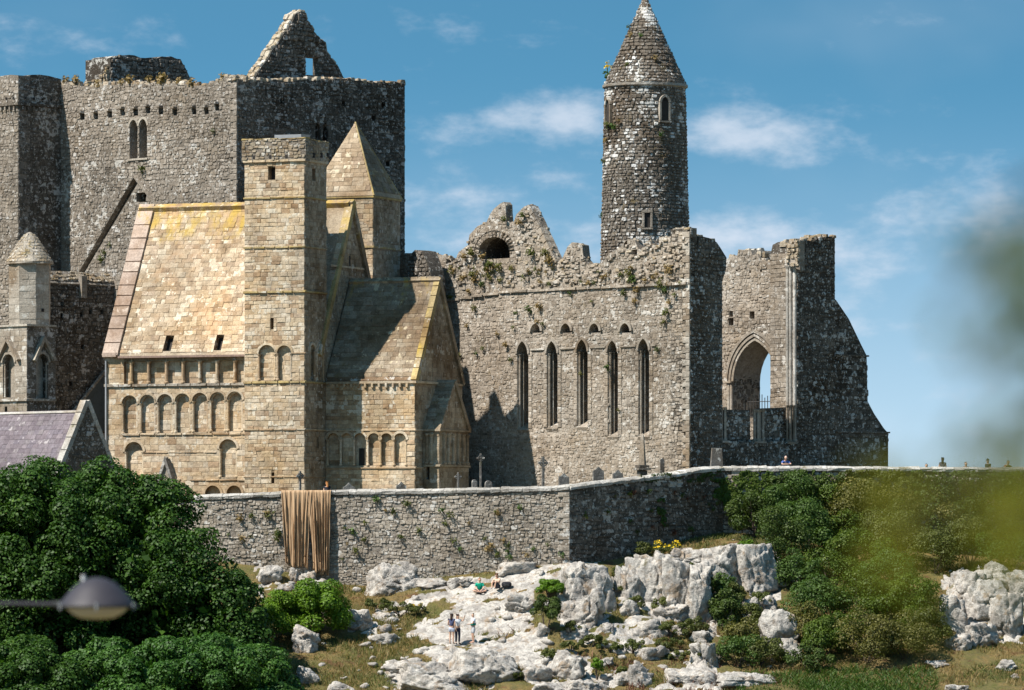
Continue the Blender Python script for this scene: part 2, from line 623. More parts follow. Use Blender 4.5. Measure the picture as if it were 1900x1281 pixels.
def stone_mat(name, tones, lichen=(.60, .58, .53), lich=.5, moss=.3, moss_col=(.09, .085, .03), yellow=None, stain=(.6, .5, .4), rough_scale=9.0, bump=.5, dirt=.35,
              speck=.0, warm=None, streak=.0, patch=.6):
    m, t = new_mat(name)
    g, rnd = piece_random(t)
    pos = g.outputs['Position']
    base = t.ramp(rnd, [(i / max(1, len(tones) - 1), c) for i, c in enumerate(tones)])
    big = t.noise(pos, .32, 4, .6)
    base = t.mix(t.step(big, .42, .72), base, [c for c in stain], 'MULTIPLY')
    mid = t.noise(pos, 1.6, 4, .65)
    base = t.mix(t.math('MULTIPLY', t.step(mid, .38, .7), dirt), base, (.30, .27, .24), 'MULTIPLY')
    fine = t.noise(pos, rough_scale, 5, .7)
    fv = t.n('ShaderNodeMapRange', {0: fine, 1: .3, 2: .7, 3: .68, 4: 1.28}).outputs[0]
    base = t.mix(1.0, base, t.n('ShaderNodeCombineColor', {0: fv, 1: fv, 2: fv}).outputs[0], 'MULTIPLY')
    if warm:
        wn = t.noise(t.n('ShaderNodeVectorMath', {0: pos, 1: (31, 7, 3)}, operation='ADD').outputs[0], .55, 3)
        base = t.mix(t.math('MULTIPLY', t.step(wn, .5, .72), .55), base, warm)
    vb = t.noise(t.n('ShaderNodeVectorMath', {0: pos, 1: (71, 13, 29)}, operation='ADD').outputs[0], .16, 3, .55)
    vv = t.n('ShaderNodeMapRange', {0: vb, 1: .35, 2: .65, 3: .74, 4: 1.12}).outputs[0]
    base = t.mix(1.0, base, t.n('ShaderNodeCombineColor', {0: vv, 1: vv, 2: vv}).outputs[0], 'MULTIPLY')
    if streak:
        sv = t.n('ShaderNodeVectorMath', {0: pos, 1: (1.4, 1.4, .12)}, operation='MULTIPLY').outputs[0]
        sn = t.noise(sv, 1.0, 4, .6)
        base = t.mix(t.math('MULTIPLY', t.step(sn, .5, .72), streak), base, (.32, .28, .25), 'MULTIPLY')
    # pale crusts of lichen
    ln = t.noise(t.n('ShaderNodeVectorMath', {0: pos, 1: (3, 17, 5)}, operation='ADD').outputs[0], 2.6, 4, .68)
    lb = t.noise(pos, .45, 2)
    lsum = t.math('ADD', t.math('ADD', ln, t.math('MULTIPLY', t.math('SUBTRACT', rnd, .5), .26 + (patch - .6) * .12)), t.math('MULTIPLY', t.math('SUBTRACT', lb, .5), patch))
    base = t.mix(t.math('MULTIPLY', t.step(lsum, .70 - .16 * lich, .76 - .16 * lich), min(1, .55 + lich * .4)), base, lichen)
    # moss in the joints and on ledges
    mn = t.noise(t.n('ShaderNodeVectorMath', {0: pos, 1: (9, 1, 25)}, operation='ADD').outputs[0], 1.1, 5, .7)
    up = t.n('ShaderNodeSeparateXYZ', {0: g.outputs['Normal']}).outputs[2]
    ms = t.math('ADD', mn, t.math('MULTIPLY', t.math('MAXIMUM', up, 0.0), .12))
    base = t.mix(t.math('MULTIPLY', t.step(ms, .70 - .15 * moss, .80 - .15 * moss), .8), base, moss_col)
    if speck:
        sp = t.noise(pos, 3.6, 3, .6)
        sp2 = t.noise(t.n('ShaderNodeVectorMath', {0: pos, 1: (11, 4, 2)}, operation='ADD').outputs[0], 7.5, 2, .5)
        base = t.mix(t.math('MULTIPLY', t.math('MAXIMUM', t.step(sp, .60, .64), t.step(sp2, .64, .68)), speck), base, lichen)
        sd = t.noise(t.n('ShaderNodeVectorMath', {0: pos, 1: (1, 41, 22)}, operation='ADD').outputs[0], 4.4, 3, .6)
        base = t.mix(t.math('MULTIPLY', t.step(sd, .57, .68), .42), base, (.36, .32, .28), 'MULTIPLY')
    if yellow:
        for (za, zb, amt) in yellow:
            zz = t.n('ShaderNodeSeparateXYZ', {0: pos}).outputs[2]
            yn = t.noise(t.n('ShaderNodeVectorMath', {0: pos, 1: (1.3, 1.3, .35)}, operation='MULTIPLY').outputs[0], 1.1, 4, .65)
            ys = t.math('ADD', t.math('MULTIPLY', t.step(zz, za, zb), amt), t.math('SUBTRACT', yn, .5))
            base = t.mix(t.math('MULTIPLY', t.step(ys, .40, .72), .72), base, (.46, .31, .045))
    bn = t.noise(pos, 14.0, 5, .7)
    b2 = t.noise(pos, 4.0, 3, .6)
    bp = t.n('ShaderNodeBump', {'Strength': bump, 'Distance': .06, 'Height': t.math('ADD', bn, t.math('MULTIPLY', b2, 1.3))})
    bs = t.n('ShaderNodeBsdfPrincipled', {'Base Color': base, 'Roughness': .93, 'Specular IOR Level': .2, 'Normal': bp})
    t.n('ShaderNodeOutputMaterial', {0: bs})
    return m


def plain_mat(name, c, rough=.8, var=.25, scale=8.0, bump=.2, spec=.3, metal=0.0, c2=None, trans=0.0):
    m, t = new_mat(name)
    g, rnd = piece_random(t)
    pos = g.outputs['Position']
    n1 = t.noise(pos, scale, 4, .65)
    a = [x * (1 - var) for x in c]
    b = [min(1, x * (1 + var)) for x in (c2 or c)]
    col = t.mix(t.step(t.math('ADD', n1, t.math('MULTIPLY', t.math('SUBTRACT', rnd, .5), .3)), .3, .7), a, b)
    bp = t.n('ShaderNodeBump', {'Strength': bump, 'Distance': .03, 'Height': t.noise(pos, scale * 3, 4, .65)})
    bs = t.n('ShaderNodeBsdfPrincipled', {'Base Color': col, 'Roughness': rough, 'Specular IOR Level': spec, 'Metallic': metal, 'Normal': bp})
    t.n('ShaderNodeOutputMaterial', {0: bs})
    return m


def leaf_mat(name, dark, light, trans=.25, tip=None, scale=.5):
    m, t = new_mat(name)
    g, rnd = piece_random(t)
    big = t.noise(g.outputs['Position'], scale, 3, .6)
    f = t.math('ADD', t.math('MULTIPLY', rnd, .65), t.math('MULTIPLY', t.math('SUBTRACT', big, .3), .8), clamp=True)
    stops = [(0, dark), (1, light)] if tip is None else [(0, dark), (.8, light), (1, tip)]
    col = t.ramp(f, stops)
    d = t.n('ShaderNodeBsdfPrincipled', {'Base Color': col, 'Roughness': .55, 'Specular IOR Level': .25})
    tr = t.n('ShaderNodeBsdfTranslucent', {'Color': t.mix(1.0, col, (1.3, 1.5, .6), 'MULTIPLY')})
    mx = t.n('ShaderNodeMixShader', {0: trans, 1: d, 2: tr})
    t.n('ShaderNodeOutputMaterial', {0: mx})
    return m


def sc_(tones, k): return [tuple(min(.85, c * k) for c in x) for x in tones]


GREY = [(.19, .160, .128), (.295, .255, .21), (.23, .195, .157), (.38, .335, .285), (.26, .222, .18), (.33, .288, .24), (.15, .126, .10)]
BROWN = [(.22, .185, .147), (.37, .32, .262), (.285, .242, .193), (.45, .395, .33), (.315, .267, .212), (.41, .36, .30), (.19, .158, .123)]
SAND = [(.58, .475, .34), (.41, .285, .18), (.64, .545, .41), (.50, .385, .25), (.57, .47, .34), (.33, .225, .14), (.67, .58, .455), (.47, .395, .30), (.60, .49, .345), (.43, .31, .20), (.63, .53, .395), (.55, .42, .275), (.69, .60, .475)]
ROOF = [(.50, .395, .275), (.43, .325, .215), (.55, .455, .335), (.38, .285, .19), (.51, .415, .30), (.61, .525, .40), (.46, .345, .225), (.35, .26, .18), (.54, .435, .31), (.50, .385, .28), (.58, .49, .37)]

M = {}
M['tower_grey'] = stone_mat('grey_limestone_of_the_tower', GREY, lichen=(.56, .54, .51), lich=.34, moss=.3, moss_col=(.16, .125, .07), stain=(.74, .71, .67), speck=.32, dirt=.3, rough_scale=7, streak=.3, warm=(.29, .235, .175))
M['east_shade'] = stone_mat('shade_darkened_limestone', sc_(GREY, .58), lichen=(.54, .51, .48), lich=.42, moss=.5, moss_col=(.035, .033, .02), stain=(.62, .58, .53), speck=.6)  # darkened copy of the tower limestone: shade of the east faces in its tones
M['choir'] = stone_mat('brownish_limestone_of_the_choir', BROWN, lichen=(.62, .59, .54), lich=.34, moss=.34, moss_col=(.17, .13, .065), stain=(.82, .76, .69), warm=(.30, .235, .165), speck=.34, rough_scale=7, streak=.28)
M['choir_shade'] = stone_mat('shade_darkened_limestone_of_the_choir_end', sc_(BROWN, .50), lichen=(.60, .59, .56), lich=.46, moss=.5, moss_col=(.035, .035, .018), speck=.75)  # choir stone darkened, so the shade of its east end sits in the colour
M['round'] = stone_mat('lichened_limestone_of_the_round_tower', sc_(BROWN, .60), lichen=(.76, .75, .72), lich=.50, moss=.5, moss_col=(.12, .092, .038), stain=(.66, .57, .48), speck=.4, patch=1.15)
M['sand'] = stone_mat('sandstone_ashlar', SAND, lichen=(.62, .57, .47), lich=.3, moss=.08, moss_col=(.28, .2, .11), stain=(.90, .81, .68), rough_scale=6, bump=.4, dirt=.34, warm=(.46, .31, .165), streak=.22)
M['sand_grey'] = stone_mat('grey_sandstone', [(.45, .375, .28), (.36, .285, .19), (.50, .43, .325), (.40, .325, .235), (.28, .21, .135)], lichen=(.55, .5, .42), lich=.3, moss=.2, moss_col=(.2, .15, .08), bump=.4, dirt=.45, streak=.4)  # greyer, darker sandstone tones, mostly on the east faces
M['nave_roof'] = stone_mat('stone_slabs_of_the_nave_roof', ROOF, lichen=(.68, .61, .48), lich=.40, moss=.28, moss_col=(.30, .20, .11), yellow=[(15.8, 20.8, .56)], stain=(.90, .80, .66), bump=.4, dirt=.38, streak=.5, warm=(.50, .31, .17))
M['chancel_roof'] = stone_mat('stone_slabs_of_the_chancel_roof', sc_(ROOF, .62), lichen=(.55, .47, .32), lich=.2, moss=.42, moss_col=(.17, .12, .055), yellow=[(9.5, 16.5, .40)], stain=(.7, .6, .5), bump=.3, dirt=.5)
M['spire_roof'] = stone_mat('stone_slabs_of_the_pyramid', ROOF, lichen=(.66, .58, .42), lich=.3, moss=.12, moss_col=(.28, .2, .1), yellow=[(18.0, 27.5, .34)], bump=.3)
M['pink'] = stone_mat('pinkish_verge_slabs', [(.46, .355, .29), (.50, .395, .325), (.43, .335, .275), (.48, .385, .315)], lichen=(.55, .46, .38), lich=.2, moss=.05, yellow=[(17.5, 21.0, .5)], bump=.25, dirt=.15)
M['yellow_edge'] = stone_mat('lichen_covered_edge', [(.46, .36, .19), (.48, .37, .17), (.42, .33, .20)], lich=.1, moss=.25, yellow=[(-5, 5, .40)], bump=.3)
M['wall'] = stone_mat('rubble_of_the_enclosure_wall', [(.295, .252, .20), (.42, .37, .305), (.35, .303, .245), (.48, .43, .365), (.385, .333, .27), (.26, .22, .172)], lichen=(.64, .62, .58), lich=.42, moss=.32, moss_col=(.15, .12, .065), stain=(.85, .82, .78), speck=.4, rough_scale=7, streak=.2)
M['wall_shade'] = stone_mat('shade_darkened_rubble_of_the_wall', sc_(GREY, .66), lichen=(.5, .48, .44), lich=.36, moss=.6, moss_col=(.07, .052, .03), stain=(.62, .54, .47), speck=.4)  # tones lowered to carry the shade on the angled stretch of wall
M['mortar'] = stone_mat('grey_mortar', sc_(GREY, .86), lich=.3, moss=.45, moss_col=(.13, .105, .06), speck=.5, stain=(.8, .78, .75), bump=.9)
M['mortar_brown'] = stone_mat('brown_mortar', sc_(BROWN, 1.0), lich=.3, moss=.4, moss_col=(.16, .125, .065), speck=.4, stain=(.85, .8, .75), bump=.9)
M['mortar_tower'] = stone_mat('brown_mortar_of_the_round_tower', sc_(BROWN, .5), lich=.4, moss=.45, moss_col=(.11, .085, .035), speck=.3, bump=.9, patch=1.2)
M['mortar_dark'] = stone_mat('dark_mortar', sc_(GREY, .36), lich=.35, moss=.5, moss_col=(.03, .03, .018), speck=.45, bump=.9)  # darkened copy of the grey mortar, mainly for walls in shade
M['mortar_sand'] = stone_mat('sandy_mortar', sc_(SAND[:6], .72), lich=.2, moss=.1, moss_col=(.2, .14, .08), bump=.6)
M['coping'] = stone_mat('pale_limed_coping', [(.54, .515, .47), (.45, .425, .385), (.60, .575, .53), (.38, .355, .32)], lichen=(.70, .68, .64), lich=.5, moss=.3, moss_col=(.2, .17, .10), stain=(.72, .70, .67), bump=.9)
M['cap_dry'] = stone_mat('grassy_rubble_capping', [(.38, .30, .20), (.48, .42, .33), (.31, .245, .165), (.54, .48, .40)], lich=.38, moss=.72, moss_col=(.20, .145, .06), speck=.4)
M['parapet'] = stone_mat('lichened_parapet_rubble', [(.36, .29, .20), (.46, .40, .31), (.29, .23, .16), (.50, .44, .35)], lich=.3, moss=.5, moss_col=(.17, .13, .06), yellow=[(-5, 5, .34)], speck=.3)
M['carved'] = stone_mat('carved_limestone', [(.40, .36, .30), (.34, .30, .25), (.45, .41, .35)], lich=.35, moss=.25)
M['grave'] = stone_mat('gravestone_limestone', [(.22, .21, .195), (.17, .165, .155), (.28, .27, .25)], lich=.35, moss=.2, speck=.2)
M['slate_purple'] = stone_mat('purple_slates', [(.185, .155, .168), (.15, .125, .140), (.22, .187, .20), (.165, .142, .162), (.205, .18, .185)], lichen=(.45, .41, .41), lich=.15, moss=.03, stain=(.85, .82, .84), rough_scale=5, bump=.2, dirt=.15)
M['slate_blue'] = plain_mat('blue_grey_slates', (.05, .065, .075), .6, .3, 4, .2)
M['lime'] = stone_mat('pale_verge_stone', [(.52, .50, .46), (.45, .43, .39), (.57, .55, .51)], lich=.5, moss=.1)
M['iron'] = plain_mat('black_iron', (.03, .03, .03), .6, .3, 10, .1, .5)
M['lead'] = plain_mat('lead_sheet', (.30, .31, .32), .5, .15, 6, .1, .5)
M['pipe'] = plain_mat('copper_brown_gutter', (.24, .165, .13), .6, .25, 6, .1, .4)
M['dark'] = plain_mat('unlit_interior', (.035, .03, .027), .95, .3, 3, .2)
M['pole'] = plain_mat('timber', (.16, .13, .10), .8, .3, 6, .2)

L = {}
L['sycamore'] = leaf_mat('dark_green_leaves', (.011, .034, .005), (.048, .108, .012), .2, (.125, .20, .025), .35)
L['front'] = leaf_mat('mid_green_leaves', (.016, .048, .009), (.058, .14, .020), .22, (.14, .235, .04), .4)
L['bright'] = leaf_mat('bright_green_leaves', (.05, .105, .008), (.14, .25, .018), .3, (.22, .33, .03), .5)
L['olive'] = leaf_mat('olive_leaves', (.035, .046, .010), (.115, .13, .030), .25, (.20, .19, .05), .5)
L['ivy'] = leaf_mat('ivy_leaves', (.020, .040, .007), (.070, .105, .018), .22, (.13, .16, .03), .8)
L['scrub'] = leaf_mat('yellowish_scrub_leaves', (.045, .05, .010), (.15, .14, .035), .25, (.26, .22, .07), .7)
L['ivy_bright'] = leaf_mat('fresh_ivy_leaves', (.025, .055, .007), (.10, .145, .018), .25, (.19, .22, .03), .9)
L['gorse'] = leaf_mat('yellow_flowers', (.55, .36, .01), (.80, .56, .02), .2)
L['dry'] = leaf_mat('dry_grass', (.13, .085, .03), (.30, .21, .085), .2, (.42, .32, .15), 1.2)
L['grass'] = leaf_mat('green_grass', (.045, .065, .012), (.12, .135, .032), .2, (.22, .20, .06), .45)
L['heath'] = leaf_mat('withered_red_brown_growth', (.05, .018, .010), (.14, .055, .03), .1, (.22, .12, .06), 1.2)
L['lush'] = leaf_mat('lush_green_growth', (.03, .062, .011), (.08, .135, .026), .25, (.14, .19, .05), .5)
L['lens_dark'] = leaf_mat('dark_olive_foreground_leaves', (.05, .065, .008), (.11, .125, .014), .42, None, 3.0)
L['lens'] = leaf_mat('yellow_green_foreground_leaves', (.11, .12, .006), (.24, .22, .008), .45, None, 3.0)
BARK = plain_mat('grey_brown_bark', (.085, .065, .05), .9, .4, 6, .8)


# ------------------------------------------------------------------ foliage
def leaf_quads(C, Nn, size, aspect=.7, rng=NP, droop=0.0):
    """one four-cornered leaf at every point C, facing roughly along Nn"""
    n = len(C)
    Nn = Nn / (np.linalg.norm(Nn, axis=1, keepdims=True) + 1e-9)
    t = rng.normal(size=(n, 3))
    t -= Nn * np.sum(t * Nn, axis=1, keepdims=True)
    t /= np.linalg.norm(t, axis=1, keepdims=True) + 1e-9
    b = np.cross(Nn, t)
    s = (np.asarray(size) * rng.uniform(.6, 1.3, n))[:, None] * .5
    fold = Nn * s * rng.uniform(-.1, .45, (n, 1))
    p0 = C - t * s
    p1 = C + b * s * aspect + fold
    p2 = C + t * s
    p3 = C - b * s * aspect + fold
    V = np.stack([p0, p1, p2, p3], 1).reshape(-1, 3)
    F = np.arange(n * 4).reshape(-1, 4)
    return V, F


def clumpy(centres, radii, n, rng=NP, up=.25, inner=.55, squash=.8, jit=.75):
    """points and facings spread over many small leaf clumps"""
    k = len(centres)
    w = radii ** 2
    idx = rng.choice(k, n, p=w / w.sum())
    d = rng.normal(size=(n, 3))
    d[:, 2] += up
    d /= np.linalg.norm(d, axis=1, keepdims=True)
    r = radii[idx] * (inner + (1 - inner) * np.sqrt(rng.uniform(0, 1, n)))
    off = d * r[:, None]
    off[:, 2] *= squash
    C = centres[idx] + off
    Nn = d + rng.normal(size=(n, 3)) * jit * .6
    Nn[:, 2] += .35
    return C, Nn


def crown_clumps(c, rad, n, size, rng=NP, shell=.7, low=-.55, lobes=6, lobe=.28):
    """clump centres over an uneven crown"""
    out, rs = [], []
    c = np.array(c, float)
    L_ = rng.normal(size=(lobes, 3)); L_ /= np.linalg.norm(L_, axis=1, keepdims=True)
    La = rng.uniform(.4, 1, lobes)
    while len(out) < n:
        d = rng.normal(size=3); d /= np.linalg.norm(d)
        if d[2] < low: continue
        bump = 1 + lobe * (np.max(La * np.clip((L_ @ d - .55) / .45, 0, 1)) - .45)
        r = (shell + (1 - shell) * rng.uniform() ** .5) * bump
        out.append(c + d * np.array(rad) * r)
        rs.append(size * rng.uniform(.65, 1.35))
    return np.array(out), np.array(rs)


def tree(name, label, c, rad, nclump, csize, nleaf, lsize, mat, trunk_h, foot, group=None, lobes=7, low=-.6, inner_mat=None, lobe=.3, seed=3, extra=None):
    rng = np.random.RandomState(seed)
    T = Thing(name, label, 'tree', foot, group)
    cc, rr = crown_clumps(c, rad, nclump, csize, rng, .72, low, lobes, lobe)
    if extra is not None:
        for (c2, rad2, n2) in extra:
            a, b = crown_clumps(c2, rad2, n2, csize * .9, rng, .7, low, 4, .25)
            cc = np.concatenate([cc, a]); rr = np.concatenate([rr, b])
    C, Nn = clumpy(cc, rr, nleaf, rng, .45, .62, .8)
    ci = cc[rng.choice(len(cc), nleaf // 6)]
    C2 = np.array(c) + (ci - np.array(c)) * rng.uniform(.45, .86, (len(ci), 1)) + rng.normal(size=(len(ci), 3)) * csize * .5
    N2 = rng.normal(size=C2.shape)
    V1, F1 = leaf_quads(C, Nn, lsize, .75, rng)
    V2, F2 = leaf_quads(C2, N2, lsize * 2.4, .8, rng)
    o = mesh_np('crown', np.concatenate([V1, V2]), np.concatenate([F1, F2 + len(V1)]), mat, T.o)
    mb = MB()
    f, top = Vector(foot), Vector(c)
    r0 = max(.12, rad[0] * .055)
    mid = f.lerp(top, .45) + Vector((R.uniform(-.3, .3), R.uniform(-.3, .3), 0))
    mb.tube([f - Vector((0, 0, .5)), f + Vector((0, 0, .4)), mid, top], [r0 * 1.35, r0, r0 * .75, r0 * .35], 9)
    for i in range(9):
        e = Vector(cc[rng.randint(len(cc))])
        s = mid.lerp(top, R.uniform(0, .8))
        q = s.lerp(e, .5) + Vector((0, 0, (e - s).length * .12))
        mb.tube([s, q, s.lerp(e, .92)], [r0 * .4, r0 * .25, r0 * .08], 6)
    T.part('trunk', mb, BARK)
    return T


def bush(name, label, c, rad, n, lsize, mat, foot=None, nclump=14, csize=None, cat='bush', group=None, seed=1, flowers=None, low=-.35, aspect=.75):
    rng = np.random.RandomState(seed)
    c = np.array(c, float)
    foot = Vector(foot) if foot is not None else Vector((c[0], c[1], c[2] - rad[2]))
    T = Thing(name, label, cat, foot, group)
    csize = csize or min(rad) * .45
    cc, rr = crown_clumps(c, rad, nclump, csize, rng, .55, low, 4, .3)
    C, Nn = clumpy(cc, rr, n, rng, .4, .45, .85)
    V, F = leaf_quads(C, Nn, lsize, aspect, rng)
    o = mesh_np('foliage', V, F, mat, T.o)
    mb = MB()
    for i in range(5):
        e = Vector(cc[rng.randint(len(cc))])
        mb.tube([foot - Vector((0, 0, .15)), foot.lerp(e, .5) + Vector((0, 0, .08)), e], [.035, .025, .01], 5)
    T.part('stem', mb, BARK)
    if flowers:
        fm, fn, fs, region = flowers
        top = C[C[:, 2] > c[2] + region * rad[2]]
        if len(top) > 3:
            k = rng.choice(len(top), min(fn, len(top)))
            V, F = leaf_quads(top[k] + np.array([0, -.08, .08]), rng.normal(size=(len(k), 3)) + np.array([0, -1, 1]), fs, .9, rng)
            mesh_np('blossom', V, F, fm, T.o)
    return T

# ------------------------------------------------------------------ the ruined square tower of the cathedral
ZB = 2.0                                   # level of the ground inside the enclosure
CF = Frame(440, 345, 45)                   # axes of the cathedral


def jag(pts, step=.5, amp=.16, seed=0):
    """roughen a broken wall top; pts run along the top"""
    r = random.Random(seed)
    out = []
    for (a0, b0), (a1, b1) in zip(pts, pts[1:]):
        n = max(1, int(math.hypot(a1 - a0, b1 - b0) / step))
        for i in range(n):
            f = i / n
            e = 0 if i == 0 else amp
            out.append((a0 + (a1 - a0) * f + r.uniform(-e, e) * .4, b0 + (b1 - b0) * f + r.uniform(-e, e)))
    out.append(pts[-1])
    return out


def ruin(top, zb):
    """outline of a wall from its top edge (left to right)"""
    return [(top[0][0], zb), (top[-1][0], zb)] + top[::-1]


def rect(f, kind, v, px0, px1, py0, py1):
    p = f(v, [(px0, py1), (px1, py0)])
    return [(p[0][0], p[0][1]), (p[1][0], p[0][1]), (p[1][0], p[1][1]), (p[0][0], p[1][1])]


def lancet(f, v, px0, px1, py_top, py_bot, pointed=True):
    p = f(v, [(px0, py_bot), (px1, py_top)])
    u0, z0 = p[0]; u1, z1 = p[1]
    r = (u1 - u0) / 2
    rise = r * 1.7 if pointed else r
    return arch(u0, u1, z0, z1 - rise, pointed, 10, rise)


def backs(mb, P, holes, d, grow=.05, m=0):
    for h in holes:
        a = [p[0] for p in h]; b = [p[1] for p in h]
        mb.box(P, min(a) - grow, max(a) + grow, min(b) - grow, max(b) + grow, -d - .12, -d, m)


def ruined_tower():
    T = Thing('ruined_tower', 'huge square roofless grey cathedral tower with dark east face and broken gable on top', 'tower', CF.pt(0, 0, ZB))
    S = CF.S(0)
    so = lambda pts: CF.so(0, pts)
    top = jag(so([(100, 150), (150, 160), (170, 162), (200, 158), (240, 153), (290, 157), (330, 155), (355, 160), (380, 157), (405, 150), (428, 141), (440, 147)]), .45, .14, 1)
    ol = ruin(top, ZB)
    holes = [lancet(CF.so, 0, 241, 255.5, 222, 295), lancet(CF.so, 0, 258.5, 273, 221, 295), rect(CF.so, 0, 0, 253, 272, 357, 376)]
    put = [rect(CF.so, 0, 0, x, x + 7, y, y + 12) for x, y in ((150, 211), (175, 210), (201, 207), (225, 203), (249, 203), (272, 199), (296, 201), (322, 203), (357, 201), (380, 201), (400, 194))]
    scar = so([(250, 325), (257, 338), (161, 499), (153, 514), (141, 514)])
    scar = [scar[0], scar[4], scar[3], scar[2], scar[1]]
    put = put + [scar]
    mb = MB(); mb.slab(S, ol, holes + put, 1.6)
    w = T.part('south_wall', mb, M['mortar'])
    mb = MB(); backs(mb, S, holes, 1.35); backs(mb, S, put[:-1], .5)
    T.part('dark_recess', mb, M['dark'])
    mb = MB(); backs(mb, S, put[-1:], .42); T.part('roof_scar', mb, M['mortar_dark'])  # groove with a darkened back gives the scar its shadow line
    T.masonry(w, S, ol, holes + put, M['tower_grey'], (.15, .27), (.18, .46), (.012, .05))
    mb = MB()
    for h in put[:-1]:
        a, b = h[0]
        mb.box(S, a - .12, a + .34, b + .42, b + .6, -.1, .30, 0, .03)
    T.part('corbel', mb, M['tower_grey'])
    u0, u1 = CF.u_at(240, 0), CF.u_at(274, 0)
    zs = CF.z_at(295, u0, 0)
    mb = MB(); mb.box(S, u0 - .1, u1 + .1, zs - .16, zs, -.3, .12, 0, .02)
    arch_ring(mb, S, CF.u_at(241, 0), CF.u_at(255.5, 0), zs + 2.1, .16, .06, True, 12, 0, .45)
    arch_ring(mb, S, CF.u_at(258.5, 0), CF.u_at(273, 0), zs + 2.1, .16, .06, True, 12, 0, .45)
    T.part('window_surround', mb, M['carved'])
    # scar of a lost steep roof: a raking drip course; the dark leg is a groove
    for pts, wdt, pr in (([(251, 327), (294, 384)], .26, .14),):
        (a0, b0), (a1, b1) = so(pts)
        Pl = Plane(S.pt(a0, b0), S.pt(a1, b1) - S.pt(a0, b0), (S.pt(a1, b1) - S.pt(a0, b0)).cross(S.N) * (1 if a1 < a0 else -1))
        Pl.N = S.N
        mb = MB(); Lr = math.hypot(a1 - a0, b1 - b0)
        mb.box(Pl, 0, Lr, -wdt / 2, wdt / 2, -.1, pr, 0, .03)
        T.part('roof_scar_course', mb, M['tower_grey'])
    # east face
    E = CF.Ea(0)
    top = jag(CF.ea(0, [(440, 147), (470, 149), (520, 151), (560, 147), (600, 147), (660, 150), (700, 155), (751, 154)]), .45, .13, 2)
    ol = ruin(top, ZB)
    holes = [lancet(CF.ea, 0, 585, 595, 228, 264), lancet(CF.ea, 0, 598.5, 608.5, 228, 264)]
    put = [rect(CF.ea, 0, 0, x, x + 7, y, y + 9) for x, y in ((520, 183), (634, 188), (655, 240), (708, 190), (716, 300), (690, 215))]
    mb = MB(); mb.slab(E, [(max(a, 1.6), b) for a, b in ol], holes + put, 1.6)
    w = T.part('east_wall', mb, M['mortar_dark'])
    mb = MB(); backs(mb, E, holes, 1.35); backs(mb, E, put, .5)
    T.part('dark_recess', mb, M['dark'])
    T.masonry(w, E, ol, holes + put, M['east_shade'], (.17, .30), (.2, .5), (.02, .07))
    vN = top[-1][0]
    # pale dressed corner between the two faces
    mb = MB()
    z = ZB + 6
    ztop = top[0][1] - .4
    q = 0
    corner = T.part('corner_core', mb, M['mortar']) if False else w
    while z < ztop:
        hh = R.uniform(.3, .42)
        ln = (.62, .34)[q % 2]; q += 1
        T.stone(corner, S, S.pt(-ln / 2 + .03, z + hh / 2, .0), ln, hh - .02, .085, M['tower_grey'], 'ashlar')
        z += hh
    # hidden sides and the solid shell
    mb = MB()
    W_ = CF.Ea(-14.2)
    zt = CF.z_at(160, 0, 0)
    mb.box(W_, 1.6, vN, ZB, zt - 1.0, -.1, 1.4, 0)
    mb.box(CF.S(vN - 1.5), -14.0, -1.6, ZB, zt - 1.0, 0, 1.4, 0)
    T.part('rear_wall', mb, M['mortar'])
    mb = MB(); mb.box(CF.S(1.6), -12.8, -1.62, zt - 3.2, zt - 3.0, -11.0, -.02)
    T.part('floor_slab', mb, M['mortar'])
    # broken gable standing on the tower
    uG = -2.6
    G = CF.Ea(uG)
    gl = jag(CF.ea(uG, [(468, 150), (490, 118), (515, 82), (538, 46), (548, 27), (557, 22), (567, 24), (570, 38), (583, 60), (596, 74), (604, 78), (606, 96), (616, 110), (626, 122), (642, 150)]), .35, .12, 4)
    zg = gl[0][1] - 2.4
    gl = [(a, max(b, zg + .3)) for a, b in gl]
    ol = ruin(gl, zg)
    hole = rect(CF.ea, 0, uG, 567, 592, 108, 139)
    mb = MB(); mb.slab(G, ol, [hole], .62)
    gw = T.part('gable', mb, M['mortar_dark'])
    T.masonry(gw, G, ol, [hole], M['east_shade'], (.2, .32), (.22, .5), (.04, .12))
    Gs = Plane(G.pt(0, 0, -.95) , -G.U, (0, 0, 1))
    for (a0, b0), (a1, b1) in zip(gl, gl[1:]):
        Ls = math.hypot(a1 - a0, b1 - b0)
        if Ls < .1: continue
        nrm = G.W * (a1 - a0) - G.U * (b1 - b0)
        Pl = Plane(G.pt((a0 + a1) / 2, (b0 + b1) / 2), G.U * (a1 - a0) + G.W * (b1 - b0), -G.N)
        for k in range(2):
            T.stone(gw, Pl, Pl.pt(R.uniform(-.05, .05), .24 + k * .45, 0), Ls * 1.02, .44, R.uniform(.05, .16), M['cap_dry'])
    # collapsed vault lump behind the parapet
    uL = CF.u_at(208, 5.0)
    Lp = CF.Ea(uL)
    la = jag(CF.ea(uL, [(205, 108), (230, 103), (270, 108), (310, 106), (335, 110), (345, 128), (358, 156)]), .4, .15, 6)
    ol = ruin(la, la[-1][1] - 1.5)
    mb = MB(); mb.slab(Lp, ol, [], 2.6)
    lw = T.part('vault_lump', mb, M['mortar_dark'])
    T.masonry(lw, Lp, ol, [], M['east_shade'], (.22, .36), (.25, .55), (.04, .13))
    Ls_ = CF.S(la[0][0])
    ub = jag(CF.so(la[0][0], [(168, 156), (182, 135), (195, 130), (200, 112), (203.5, 109)]), .35, .12, 7)
    ol = ruin(ub, la[-1][1] - 1.5)
    T.masonry(lw, Ls_, [(a, b) for a, b in ol], [], M['cap_dry'], (.2, .34), (.22, .4), (.1, .3))
